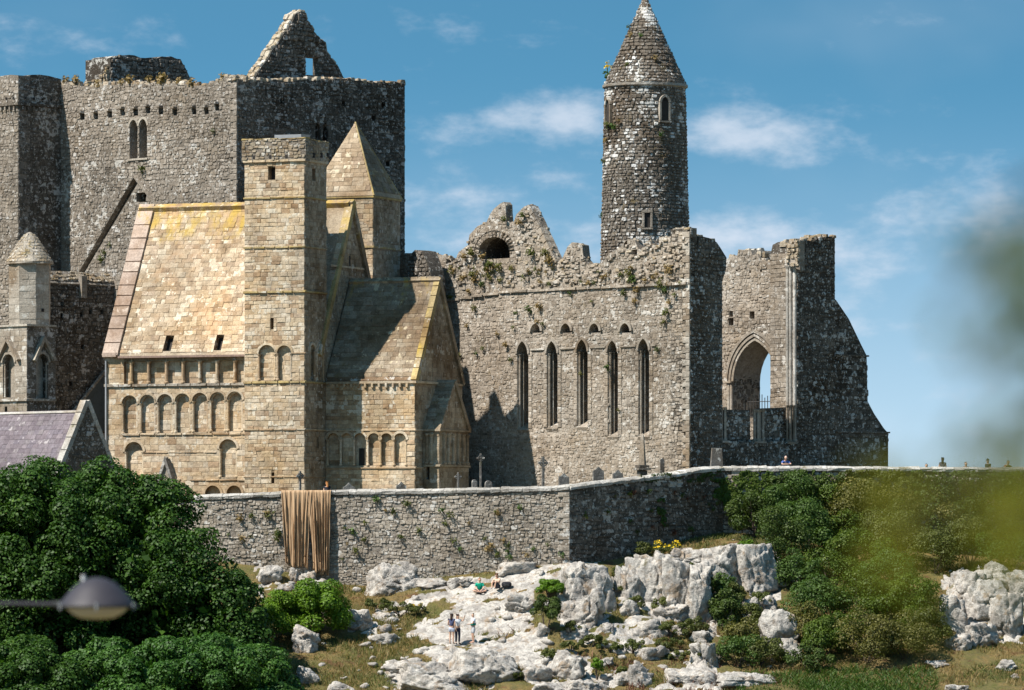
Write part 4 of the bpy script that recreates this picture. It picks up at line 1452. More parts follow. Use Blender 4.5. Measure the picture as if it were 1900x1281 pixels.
    zq2 = HF.z_at(227, um, vm)
    Sq, Eq = HF.S(vq), HF.Ea(uq)
    mb = MB(); mb.box(Sq, uq0, uq, ZB, zq, -(vq2 - vq), 0)
    nt = T.part('north_tower', mb, mort)
    T.masonry(nt, Sq, [(uq0, 9), (uq, 9), (uq, zq), (uq0, zq)], [], sand, **rub)
    T.masonry(nt, Eq, [(vq, 9), (vq2, 9), (vq2, zq), (vq, zq)], [], M['sand_grey'], **rub)
    mb = MB()
    for py in (365, 458):
        zz = HF.z_at(py, uq, vq)
        mb.box(Sq, uq0, uq + .1, zz - .08, zz + .08, -.05, .1, 0, .02); mb.box(Eq, vq, vq2 + .1, zz - .08, zz + .08, -.05, .095, 0, .02)
    T.part('string_course', mb, M['yellow_edge'], parent=nt)
    hw, hv = (uq - uq0) / 2 + .12, (vq2 - vq) / 2 + .12
    ap = HF.pt(um, vm, zq2)
    cs = [HF.pt(um - hw, vm - hv, zq), HF.pt(um + hw, vm - hv, zq), HF.pt(um + hw, vm + hv, zq), HF.pt(um - hw, vm + hv, zq)]
    mb = MB(); mb.add(cs + [ap], [(3, 2, 1, 0), (0, 1, 4), (1, 2, 4), (2, 3, 4), (3, 0, 4)])
    py_ = T.part('pyramid_roof', mb, M['spire_roof'], parent=nt)
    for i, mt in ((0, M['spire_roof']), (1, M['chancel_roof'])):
        A, B = cs[i], cs[i + 1]
        mid = (A + B) / 2
        Pp = Plane(mid, B - A, ap - mid)
        hb = (B - A).length / 2; Lp = (ap - mid).length
        T.masonry(py_, Pp, [(-hb, 0), (hb, 0), (.02, Lp), (-.02, Lp)], [], mt, h=(.28, .4), l=(.35, .8), proud=(.02, .05), style='ashlar', gap=.014, wave=0, name='roof_slab', rest='roof_slabs')
    mb = MB(); mb.tube([cs[1], ap], .06, 6); mb.tube([cs[2], ap], .05, 6); T.part('hip_edge', mb, M['yellow_edge'], parent=py_)

    # --- chancel
    vc = 3.2
    uc = HF.u_at(770, vc)
    vcn = HF.v_at(857, uc)
    vcm = (vc + vcn) / 2
    zc = HF.z_at(707, uc, vc)
    zcr = HF.z_at(515, uc, vcm)
    Cs, Ce = HF.S(vc), HF.Ea(uc)
    arcs = [lancet(HF.so, vc, x - 11.5, x + 11.5, 804, 864, False) for x in (619, 643.5, 668, 694, 717.5, 742.5)]
    oC = [(0.02, ZB), (uc, ZB), (uc, zc), (0.02, zc)]
    win = rect(HF.so, 0, vc, 664, 674, 832, 866)
    mb = MB(); mb.slab(Cs, oC, arcs, .9)
    oE2 = [(vc + .9, ZB), (vcn, ZB), (vcn, zc), (vcm, zcr - .2), (vc + .9, zc + (zcr - zc) * .9 / (vcm - vc) - .2)]
    oE2f = [(vc, ZB), (vcn, ZB), (vcn, zc), (vcm, zcr - .2), (vc, zc)]
    mb.slab(Ce, oE2, [], .8)
    mb.box(HF.S(vcn - .8), .1, uc - .81, ZB, zc, -.8, 0)
    cw = T.part('chancel_wall', mb, mort)
    mb = MB(); backs(mb, Cs, arcs, .22); T.part('arcade_back', mb, sand, parent=cw)
    Pb = Plane(Cs.pt(0, 0, -.22), Cs.U, Cs.W)
    for i, h in enumerate(arcs):
        a = [p[0] for p in h]; b = [p[1] for p in h]
        if i != 2: T.masonry(cw, Pb, [(min(a), min(b)), (max(a), min(b)), (max(a), max(b)), (min(a), max(b))], [], sand, **ash)
        mb = MB(); w = max(a) - min(a)
        arch_ring(mb, Cs, min(a), max(a), max(b) - w / 2, .15, .07); T.part('arch_ring', mb, sand, parent=cw)
        for q in ((min(a) + .01, max(a) - .01) if i == 5 else (min(a) + .01,)):
            mb = MB(); column(mb, Cs, q, min(b), max(b) - w / 2 + .02, .07, .0); T.part('column', mb, sand, parent=cw)
    mb = MB(); mb.box(Pb, win[0][0], win[1][0], win[0][1], win[2][1], -.02, .05); T.part('slit_window', mb, M['dark'], parent=cw)
    T.masonry(cw, Cs, oC, arcs, sand, **rub)
    eh = [rect(HF.ea, 0, uc, 799, 802, 682, 693)]
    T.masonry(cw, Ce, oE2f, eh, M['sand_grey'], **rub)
    mb = MB()
    for py, hh, pr in ((709, .2, .16), (798, .13, .09), (868, .14, .1)):
        zz = HF.z_at(py, uc, vc)
        mb.box(Cs, .02, uc + pr, zz - hh / 2, zz + hh / 2, -.05, pr, 0, .03); mb.box(Ce, vc, vcn, zz - hh / 2, zz + hh / 2, -.05, pr - .004, 0, .03)
    T.part('string_course', mb, sand, parent=cw)
    x = .3
    while x < uc - .2:
        mb = MB(); mb.box(Cs, x, x + .2, zc - .42, zc - .1, -.05, .18, 0, .04, .015); T.part('corbel', mb, sand, parent=cw); x += .47
    P = HF.slope(vc - .12, zc + .05, vcm, zcr)
    Lc = math.hypot(vcm - vc + .12, zcr - zc - .05)
    mb = MB(); mb.box(P, 0.05, uc + .06, 0, Lc, -.35, 0)
    cr = T.part('chancel_roof', mb, mort)
    T.masonry(cr, P, [(0.05, .0), (uc - .24, .0), (uc - .24, Lc), (0.05, Lc)], [], M['chancel_roof'], h=(.26, .38), l=(.32, .75), proud=(.012, .045), style='ashlar', gap=.012, wave=0, name='roof_slab', rest='roof_slabs')
    w0 = 0
    while w0 < Lc:
        e = min(Lc, w0 + R.uniform(.6, .9)); mb = MB(); mb.box(P, uc - .26, uc + .16, w0, e - .010, -.3, .065, 0, .02, .006); T.part('verge_slab', mb, M['yellow_edge'], parent=cr); w0 = e
    Pn = Plane(HF.pt(0, vcn + .12, zc + .05), -HF.E, HF.N * (vcm - vcn - .12) + Vector((0, 0, zcr - zc - .05)))
    mb = MB(); mb.box(Pn, -uc - .2, -.05, 0, Lc, -.35, -.02); T.part('chancel_north_roof', mb, M['chancel_roof'])
    mb = MB(); x = .05
    while x < uc + .18:
        e = min(uc + .2, x + R.uniform(.5, .9)); mb.box(P, x, e - .01, Lc - .16, Lc + .05, -.22, .07, 0, .03, .012); x = e
    T.part('ridge_course', mb, M['chancel_roof'], parent=cr)

    # --- small altar projection at the east end
    va, vb = vc + 1.25, vcn - 1.25
    ua = HF.u_at(815, va)
    vb = HF.v_at(869, ua)
    vam = (va + vb) / 2
    zaE = HF.z_at(797, ua, va); zar = HF.z_at(706, ua, vam)
    As, Ae = HF.S(va), HF.Ea(ua)
    slot = rect(HF.so, 0, va, 791, 797, 861, 890)
    mb = MB(); mb.slab(As, [(uc, ZB), (ua, ZB), (ua, zaE), (uc, zaE)], [slot], .5)
    mb.slab(Ae, [(va + .5, ZB), (vb, ZB), (vb, zaE), (vam, zar - .1), (va + .5, zaE + .3)], [], .5)
    aw = T.part('altar_projection', mb, mort)
    mb = MB(); backs(mb, As, [slot], .3); T.part('slit_window', mb, M['dark'], parent=aw)
    T.masonry(aw, As, [(uc, ZB), (ua, ZB), (ua, zaE), (uc, zaE)], [slot], M['sand_grey'], **ash)
    T.masonry(aw, Ae, [(va, ZB), (vb, ZB), (vb, zaE), (vam, zar - .1), (va, zaE)], [], M['sand_grey'], **ash)
    zs0, zs1 = HF.z_at(862, ua, vam), HF.z_at(806, ua, vam)
    for px in (822, 830, 839, 848, 857, 865):
        a = HF.v_at(px, ua)
        mb = MB(); column(mb, Ae, a, zs0, zs1, .12, .06); T.part('column', mb, M['sand_grey'], parent=aw)
    mb = MB()
    for a in (uc + .3, ua - .5): column(mb, As, a, zs0, zs1, .1, .05)
    T.part('column', mb, M['sand_grey'], parent=aw)
    mb = MB()
    for zz, pr in ((zaE - .05, .15), (zs0 - .1, .12)):
        mb.box(As, uc, ua + pr, zz - .08, zz + .08, -.05, pr, 0, .02); mb.box(Ae, va, vb + pr, zz - .08, zz + .08, -.05, pr - .004, 0, .02)
    T.part('string_course', mb, M['sand_grey'], parent=aw)
    Ls = math.hypot(vam - va + .1, zar - zaE)
    P = HF.slope(va - .1, zaE, vam, zar)
    mb = MB(); mb.box(P, uc + .02, ua + .1, 0, Ls, -.25, 0); ar = T.part('altar_projection_roof', mb, mort)
    T.masonry(ar, P, [(uc, 0), (ua + .1, 0), (ua + .1, Ls), (uc, Ls)], [], M['chancel_roof'], h=(.26, .38), l=(.32, .7), proud=(.012, .04), style='ashlar', gap=.012, wave=0, name='roof_slab', rest='roof_slabs')
    Pn = Plane(HF.pt(0, vb + .1, zaE), -HF.E, HF.N * (vam - vb - .1) + Vector((0, 0, zar - zaE)))
    mb = MB(); mb.box(Pn, -ua - .16, -uc - .02, 0, Ls, -.25, .06); T.part('altar_projection_north_roof', mb, M['chancel_roof'])
    T.finish()


chapel()


# ------------------------------------------------------------------ the roofless choir of the cathedral
VS = 7.61                                  # its south wall on the cathedral's axes
UE = CF.u_at(1280, VS)


def caprocks(T, owner, P, pts, depth, mat, n_per_m=4, size=(.25, .55), hgt=(.06, .22)):
    Pl = Plane(P.pt(0, 0), P.U, -P.N)
    for (a0, b0), (a1, b1) in zip(pts, pts[1:]):
        Ln = abs(a1 - a0)
        for j in range(max(1, int(Ln * n_per_m))):
            f = R.random()
            T.stone(owner, Pl, P.pt(a0 + (a1 - a0) * f, b0 + (b1 - b0) * f - .03, -R.uniform(.1, depth)), R.uniform(*size), R.uniform(*size), R.uniform(*hgt), mat)


def choir():
    T = Thing('ruined_choir', 'roofless ruined stone choir with five tall lancet windows and a broken wall top', 'ruin', CF.pt(UE, VS, ZB))
    S = CF.S(VS)
    so = lambda p: CF.so(VS, p)
    u_w = .15
    prof = [(800, 470), (812, 474), (826, 474), (842, 490), (851, 468), (868, 455), (871, 436), (886, 420), (903, 412), (909, 398), (916, 388), (928, 378), (934, 375), (938, 380), (940, 414), (953, 412), (958, 398), (972, 384),
            (981, 380), (992, 396), (1008, 432), (1022, 462), (1034, 488), (1044, 478), (1053, 458), (1061, 450), (1080, 455), (1083, 482), (1092, 492), (1104, 488), (1117, 490), (1130, 470), (1148, 462), (1165, 444), (1178, 446), (1184, 462), (1192, 466),
            (1199, 448), (1205, 446), (1209, 456), (1222, 455), (1223, 440), (1247, 439), (1248, 425), (1279, 423)]
    z_str = CF.z_at(526, UE, VS)
    top0 = so(prof)
    top = [(u_w, CF.z_at(470, 0, VS))] + jag(top0, .5, .07, 21)
    ol = ruin(top, ZB - 1)
    lan = [lancet(CF.so, VS, a, b, c, d) for a, b, c, d in ((961, 981, 633, 796), (1016, 1035, 633, 794), (1072, 1091, 630, 791), (1129, 1147, 632, 809), (1186, 1205, 628, 809))]
    tref = [lancet(CF.so, VS, x - 9, x + 9, 597, 618) for x in (996, 1052, 1105, 1162)]
    put = [rect(CF.so, 0, VS, x, x + w, y, y + h) for x, y, w, h in ((935, 582, 11, 9), (828, 480, 9, 11), (1172, 463, 10, 12), (1157, 446, 7, 14), (952, 668, 9, 8), (1000, 528, 4, 5), (1030, 528, 4, 5), (1065, 525, 4, 5), (1140, 520, 4, 5), (1193, 518, 4, 4), (1206, 518, 4, 4),
                                                                 (1220, 518, 4, 4), (1243, 517, 4, 4), (1256, 517, 4, 4))]
    vq = so([(890, 482), (946, 482), (890, 466)])
    vr_ = (vq[1][0] - vq[0][0]) / 2
    vault = [[(vq[0][0], vq[0][1]), (vq[1][0], vq[0][1])] + [((vq[0][0] + vq[1][0]) / 2 + vr_ * math.cos(math.pi * k_ / 12), vq[2][1] + vr_ * .62 * math.sin(math.pi * k_ / 12)) for k_ in range(13)]]
    holes = lan + tref + put + vault
    lowl = [(u_w, ZB - 1), (UE, ZB - 1), (UE, z_str), (u_w, z_str - .5)]
    mb = MB(); mb.slab(S, lowl, lan + tref + put[:1] + put[4:5], 2.0)
    w = T.part('south_wall', mb, M['mortar_brown'])
    upl = [(u_w, z_str - .5), (UE, z_str), (UE, top[-1][1])] + top[::-1][1:]
    mb = MB(); mb.slab(S, upl, put + vault, .62)
    T.part('broken_wall_head', mb, M['mortar_brown'])
    mb = MB(); mb.slab(Plane(S.pt(0, 0, -.625), S.U, S.W), so([(878, 492), (957, 492), (957, 428), (915, 424), (880, 432)]), vault, 1.9)
    T.part('vault_shell', mb, M['mortar_dark'])
    mb = MB(); backs(mb, S, lan, 1.05); backs(mb, S, tref, .7); backs(mb, S, put, .4); backs(mb, S, vault, 2.3)
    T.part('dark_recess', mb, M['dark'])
    T.masonry(w, S, ol, holes, M['choir'], (.13, .26), (.16, .46), (.008, .042))
    vt = vault[0]
    a = [p[0] for p in vt]
    for k in range(15):
        an = math.pi * (k + .5) / 15
        r = (max(a) - min(a)) / 2
        c0 = S.pt((min(a) + max(a)) / 2, vq[2][1])
        d = (S.U * math.cos(an) + S.W * math.sin(an) * .8).normalized()
        q = c0 + S.U * (r * math.cos(an)) + S.W * (r * .62 * math.sin(an))
        Pk = Plane(c0, d.cross(S.N) * -1, d)
        T.stone(w, Pk, q + d * .2, .27, .42, .14, M['choir'], 'ashlar')
    # mouldings of the lancets
    for h in lan:
        aa = [p[0] for p in h]; bb = [p[1] for p in h]
        a0, a1, zb, zt = min(aa), max(aa), min(bb), max(bb)
        zs = zt - (a1 - a0) / 2 * 1.7
        mb = MB(); arch_ring(mb, S, a0, a1, zs, .17, .13, True, 14, 0, (a1 - a0) / 2 * 1.7, back=-.3)
        T.part('hood_moulding', mb, M['carved'], parent=w)
        for q, sg in ((a0 + .05, 1), (a1 - .05, -1)):
            mb = MB(); column(mb, S, q, zb, zs, .07, -.12, 0, 7); column(mb, S, q + sg * .1, zb, zs, .05, -.35, 0, 6); T.part('window_shaft', mb, M['carved'], parent=w)
        z = zb
        while z < zs:
            hh = R.uniform(.28, .45)
            for q, sg in ((a0 - .02, -1), (a1 + .02, 1)):
                T.stone(w, S, S.pt(q + sg * .15, z + hh / 2), .3, hh - .015, .06, M['choir'], 'ashlar')
            z += hh
        mb = MB(); Pq = Plane(S.pt(0, zb - .04), S.U, S.W * .55 - S.N); mb.box(Pq, a0 - .06, a1 + .06, -.12, .9, -.2, .02, 0, .02); T.part('sill', mb, M['choir'], parent=w)
    for h in tref:
        aa = [p[0] for p in h]; bb = [p[1] for p in h]
        mb = MB(); arch_ring(mb, S, min(aa), max(aa), min(bb) + .12, .18, .16, True, 12, 0, .5, back=-.2); T.part('hood_moulding', mb, M['carved'], parent=w)
    zi = CF.z_at(646, CF.u_at(1100, VS), VS)
    xs = [CF.u_at(p, VS) for p in (953, 960, 982, 1015, 1036, 1071, 1092, 1128, 1148, 1185, 1206, 1222)]
    mb = MB()
    for i in range(2, len(xs) - 1, 2): mb.box(S, xs[i] + .15, xs[i + 1] - .15, zi - .05, zi + .09, -.05, .11, 0, .03)
    T.part('impost_course', mb, M['carved'], parent=w)
    x = CF.u_at(828, VS)
    while x < UE:
        e = min(UE, x + R.uniform(.8, 1.6))
        sag = -.42 * max(0, (CF.u_at(930, VS) - x) / 6)
        mb = MB(); mb.box(S, x, e - .01, z_str - .1 + sag, z_str + .1 + sag, -.05, R.uniform(.12, .24), 0, .03, .02); T.part('string_course', mb, M['choir'], parent=w); x = e
    caprocks(T, w, S, top[1:], .55, M['cap_dry'], 5, (.15, .3), (.03, .10))
    # ragged rubble above the string course stands proud in lumps
    for i in range(360):
        px = R.uniform(835, 1275)
        u = CF.u_at(px, VS)
        zt = np.interp(u, [p[0] for p in top], [p[1] for p in top])
        zz = R.uniform(z_str + .2, zt - .1)
        b0, b1 = min(a), max(a)
        if b0 - .5 < u < b1 + .5 and z_str + 1.2 < zz: continue
        T.stone(w, S, S.pt(u, zz), R.uniform(.2, .5), R.uniform(.12, .24), R.uniform(.05, .14), M['cap_dry'] if R.random() < .3 else M['choir'])
    # steep coping slope on the right of the broken gable
    (a0, b0), (a1, b1) = so([(985, 383), (1034, 488)])
    d = S.pt(a1, b1) - S.pt(a0, b0)
    Pc = Plane(S.pt(a0, b0), d, S.N.cross(d)); 
    mb = MB(); n = 8
    for i in range(n):
        mb.box(Pc, d.length * i / n, d.length * (i + 1) / n - .015, -.3, .06, -.6, .12, 0, .02, .01)
    T.part('raking_coping', mb, M['choir'])
    # dressed edge at the south east corner
    E = CF.Ea(UE)
    z = ZB + 1.2; q = 0
    zt = CF.z_at(424, UE, VS)
    while z < zt - .2:
        hh = R.uniform(.28, .42); ln = (.6, .32)[q % 2]; q += 1
        T.stone(w, S, S.pt(UE - ln / 2 + .02, z + hh / 2), ln, hh - .015, .075, M['carved'], 'ashlar'); z += hh
    # broken lump west of the chapel roof
    (a0, b0), (a1, b1) = so([(758, 520), (803, 520)])
    ub = CF.u_at(803, VS - .8)
    # east end: south pier
    v1 = CF.v_at(1340, UE)
    tp = jag(CF.ea(UE, [(1280, 424), (1284, 424), (1286, 440), (1293, 441), (1295, 468), (1297, 440), (1303, 439), (1316, 442), (1330, 450), (1338, 462)]), .5, .07, 31)
    ol = [(VS, ZB - 1), (v1, ZB - 1), (v1, CF.z_at(522, UE, v1)), (v1 + .35, CF.z_at(500, UE, v1)), (v1 + .4, CF.z_at(478, UE, v1))] + [(p[0], p[1]) for p in tp[::-1] if p[0] < v1 + .3]
    mb = MB(); mb.slab(E, ol, [], 1.6); e1 = T.part('south_pier', mb, M['mortar_dark'])
    T.masonry(e1, E, ol, [], M['choir_shade'], (.17, .29), (.2, .46), (.015, .06))
    caprocks(T, e1, E, [(p[0], p[1]) for p in tp], 1.2, M['cap_dry'], 10)
    # low wall closing the east window
    v2 = CF.v_at(1476, UE)
    sill = [(v1, CF.z_at(818, UE, v1)), (v1, ZB - 1), (v2, ZB - 1), (v2, CF.z_at(818, UE, v2))]
    va, vb = CF.v_at(1352, UE), CF.v_at(1466, UE)
    vm0, vm1 = CF.v_at(1400, UE), CF.v_at(1420, UE)
    zl, zh = CF.z_at(816, UE, va), CF.z_at(760, UE, va)
    ol = [(v1, ZB - 1), (v2, ZB - 1), (v2, zl), (vb, zl), (vb, CF.z_at(756, UE, vb)), (vm1 + .1, CF.z_at(758, UE, vm1)), (vm1, zl), (vm0, zl), (vm0 - .05, zh), (va, zh), (va, zl), (v1, zl)]
    # two walled-up lights with ribbed stumps between them
    mb = MB(); mb.slab(Plane(E.pt(0, 0, -.35), E.U, E.W), ol, [], .6); lw = T.part('window_blocking', mb, M['mortar_dark'])
    T.masonry(lw, Plane(E.pt(0, 0, -.35), E.U, E.W), ol, [], M['choir_shade'], (.2, .34), (.22, .5), (.02, .08))
    ol2 = [(v1, ZB - 1), (v2, ZB - 1), (v2, zl - .1), (v1, zl - .1)]
    mb = MB(); mb.slab(E, ol2, [], .34); sw = T.part('window_apron', mb, M['mortar_dark'])
    T.masonry(sw, E, ol2, [], M['choir_shade'], (.17, .29), (.2, .46), (.015, .06))
    mb = MB()
    for pa, pb, py0 in ((1341, 1351, 756), (1401, 1419, 760), (1462, 1476, 752)):
        a0, a1 = CF.v_at(pa, UE), CF.v_at(pb, UE)
        n = 4 if pb - pa > 12 else 3
        for i in range(n):
            a = a0 + (a1 - a0) * (i + .5) / n
            column(mb, E, a, zl - .05, CF.z_at(py0, UE, a), (a1 - a0) / n * .42, -.15 + .1 * (i % 2), 0, 7)
        mb.box(E, a0 - .1, a1 + .1, zl - .22, zl - .04, -.4, .1, 0, .03)
    T.part('ribbed_mullion', mb, M['carved'])
    # north pier with its pale sunlit jamb
    v3 = CF.v_at(1549, UE)
    tp = jag(CF.ea(UE, [(1478, 470), (1482, 452), (1500, 446), (1508, 449), (1520, 441), (1549, 439)]), .4, .08, 33)
    ol = [(v2, ZB - 1), (v3, ZB - 1)] + tp[::-1]
    ol[0] = (tp[0][0], ZB - 1)
    mb = MB(); mb.slab(E, ol, [], 2.2); e2 = T.part('north_pier', mb, M['mortar_dark'])
    T.masonry(e2, E, ol, [], M['choir_shade'], (.17, .29), (.2, .46), (.015, .06))
    caprocks(T, e2, E, tp, 1.5, M['cap_dry'], 10)
    v2 = tp[0][0]
    J = CF.S(v2)
    zj0, zj1 = CF.z_at(820, UE, v2), CF.z_at(470, UE, v2)
    ju = [(UE - 2.2, zj0 - 3), (UE, zj0 - 3), (UE, zj1), (UE - 2.2, zj1)]
    T.masonry(e2, J, ju, [], M['choir'], (.2, .34), (.3, .6), (.02, .05), 'ashlar')
    for k, (uu, r) in enumerate(((UE - .12, .12), (UE - .42, .1), (UE - .72, .12))):
        mb = MB(); column(mb, J, uu, zj0, CF.z_at(492, UE, v2), r, .03 + .05 * (k % 2), 0, 8); T.part('jamb_shaft', mb, M['lime'])
    # lump of vault springing on the pier top, overhanging to the south
    P = CF.S(v2 - .45)
    lum = jag(CF.so(v2 - .45, [(1459, 476), (1461, 452), (1470, 449), (1484, 446)]), .3, .1, 35)
    lum = [(lum[0][0], lum[0][1] - .5)] + lum[1:] + [(lum[-1][0], lum[0][1] - .9)]
    mb = MB(); mb.slab(P, lum[::-1], [], .45); lp_ = T.part('vault_springing', mb, M['mortar_brown'])
    T.masonry(lp_, P, lum, [], M['cap_dry'], (.16, .28), (.2, .4), (.05, .2))
    # stepped northern buttress
    ub = UE - .55
    B = CF.Ea(ub)
    pb = CF.ea(ub, [(1546, 552), (1552, 558), (1575, 592), (1598, 640), (1608, 660), (1610, 745), (1622, 768), (1640, 795), (1648, 804), (1648, 900)])
    ol = [(v3 - .4, ZB - 1), (pb[-1][0], ZB - 1)] + [(a, b) for a, b in pb[::-1][1:]]
    mb = MB(); mb.slab(B, ol, [], 2.0); bw = T.part('buttress', mb, M['mortar_dark'])
    T.masonry(bw, B, ol, [], M['choir_shade'], (.22, .36), (.3, .65), (.015, .05))
    mb = MB()
    for pa, pb_, py in ((1549, 1611, 661), (1549, 1650, 803)):
        a0, a1 = CF.v_at(pa, ub), CF.v_at(pb_, ub); zz = CF.z_at(py, ub, a1)
        mb.box(B, a0, a1, zz - .07, zz + .07, -2.0, .1, 0, .02)
    T.part('buttress_set_off', mb, M['choir_shade'])
    # north wall of the choir with the great pointed arch, seen through the fallen east window
    vn = 18.4
    Nw = CF.S(vn)
    tp = jag(CF.so(vn, [(1200, 560), (1330, 490), (1340, 488), (1350, 480), (1368, 474), (1370, 463), (1393, 464), (1396, 474), (1406, 471), (1410, 482), (1432, 492), (1440, 500), (1456, 493), (1466, 478), (1500, 470)]), .4, .08, 36)
    tp = [p for p in tp if p[0] < UE - 2.25] + [(UE - 2.22, tp[-1][1])]
    ol = ruin(tp, ZB - 1)
    (ga, gz), (gb, _), (_, gt) = CF.so(vn, [(1361, 776), (1441, 776), (1400, 632)])
    zs = CF.z_at(709, ga, vn)
    big = arch(ga, gb, gz, zs, True, 14, gt - zs)
    put = [rect(CF.so, 0, vn, x, x + w, y, y + h) for x, y, w, h in ((1353, 577, 7, 11), (1391, 578, 9, 14), (1433, 576, 9, 15), (1352, 590, 9, 14), (1447, 617, 7, 7), (1390, 502, 4, 5), (1410, 500, 4, 5), (1365, 500, 4, 4))]
    mb = MB(); mb.slab(Nw, ol, [big] + put, 2.5); nw = T.part('north_wall', mb, M['mortar_brown'])
    mb = MB(); backs(mb, Nw, put, .6); T.part('dark_recess', mb, M['dark'])
    T.masonry(nw, Nw, ol, [big] + put, M['choir'], (.14, .26), (.16, .42), (.01, .045), zlim=(CF.z_at(800, ga, vn), 40))
    jw = Plane(CF.pt(ga, vn, 0), CF.N, (0, 0, 1))
    T.masonry(nw, jw, [(0, gz), (2.5, gz), (2.5, zs + 1.2), (0, zs + 1.2)], [], M['choir_shade'], (.2, .32), (.25, .5), (.01, .03))
    for k, (g, d) in enumerate(((.42, .16), (.2, .10), (.0, .03))):
        mb = MB(); arch_ring(mb, Nw, ga - g, gb + g, zs, .17, d, True, 20, 0, gt - zs + g * 1.2, back=-.3); T.part('arch_moulding', mb, M['carved'], parent=nw)
    for q in (ga - .32, ga - .1, gb + .1, gb + .32):
        mb = MB(); column(mb, Nw, q, gz, zs, .1, .08, 0, 8); T.part('arch_shaft', mb, M['carved'], parent=nw)
    mb = MB()
    for q in (ga - .3, gb + .3): mb.box(Nw, q - .32, q + .32, zs - .12, zs + .08, -.2, .26, 0, .05)
    T.part('arch_capital', mb, M['carved'], parent=nw)
    caprocks(T, nw, Nw, tp, 1.5, M['cap_dry'], 5)
    # west part of the south wall beyond the chapel, plain inner faces
    T.finish()
    # railing in the arch
    uA, uB = CF.u_at(1418, vn + 1), CF.u_at(1450, vn + 1)
    T2 = Thing('iron_railing', 'thin black iron railing standing in the great pointed arch', 'railing', CF.pt(uA, vn + 1, gz))
    Pr = CF.S(vn + 1.0)
    uA, uB = ga + .1, gb - .1
    x = uA; z0 = CF.z_at(775, uA, vn + 1) - .15; z1 = CF.z_at(736, uA, vn + 1)
    while x < uB:
        mb = MB(); mb.tube([Pr.pt(x, z0), Pr.pt(x, z1 + R.uniform(-.12, .12))], .028, 5); T2.part('bar', mb, M['iron']); x += .24
    for zz in (z1 - .35, z0 + .2):
        mb = MB(); mb.tube([Pr.pt(uA - .1, zz), Pr.pt(uB + .1, zz)], .025, 5); T2.part('rail', mb, M['iron'])
    # shaded stump between the big tower and the choir
    uS = CF.u_at(802, VS - 3.0)
    T3 = Thing('wall_stump', 'dark broken stump of wall beside the tower, left of the ruined choir', 'ruin', CF.pt(uS, VS - 3, ZB))
    P = CF.Ea(uS)
    Sf = CF.S(VS - 2.0)
    pts = CF.so(VS - 2.0, [(754, 510), (757, 490), (760, 474), (770, 464), (784, 466), (790, 480), (797, 500), (801, 520)])
    ol = ruin(jag(pts, .4, .1, 40), pts[0][1] - 8)
    mb = MB(); mb.slab(Sf, ol, [], 1.2); ww = T3.part('core', mb, M['mortar_dark'])
    T3.masonry(ww, Sf, ol, [], M['east_shade'], (.2, .34), (.25, .5), (.03, .1))
    T3.finish(80)


choir()


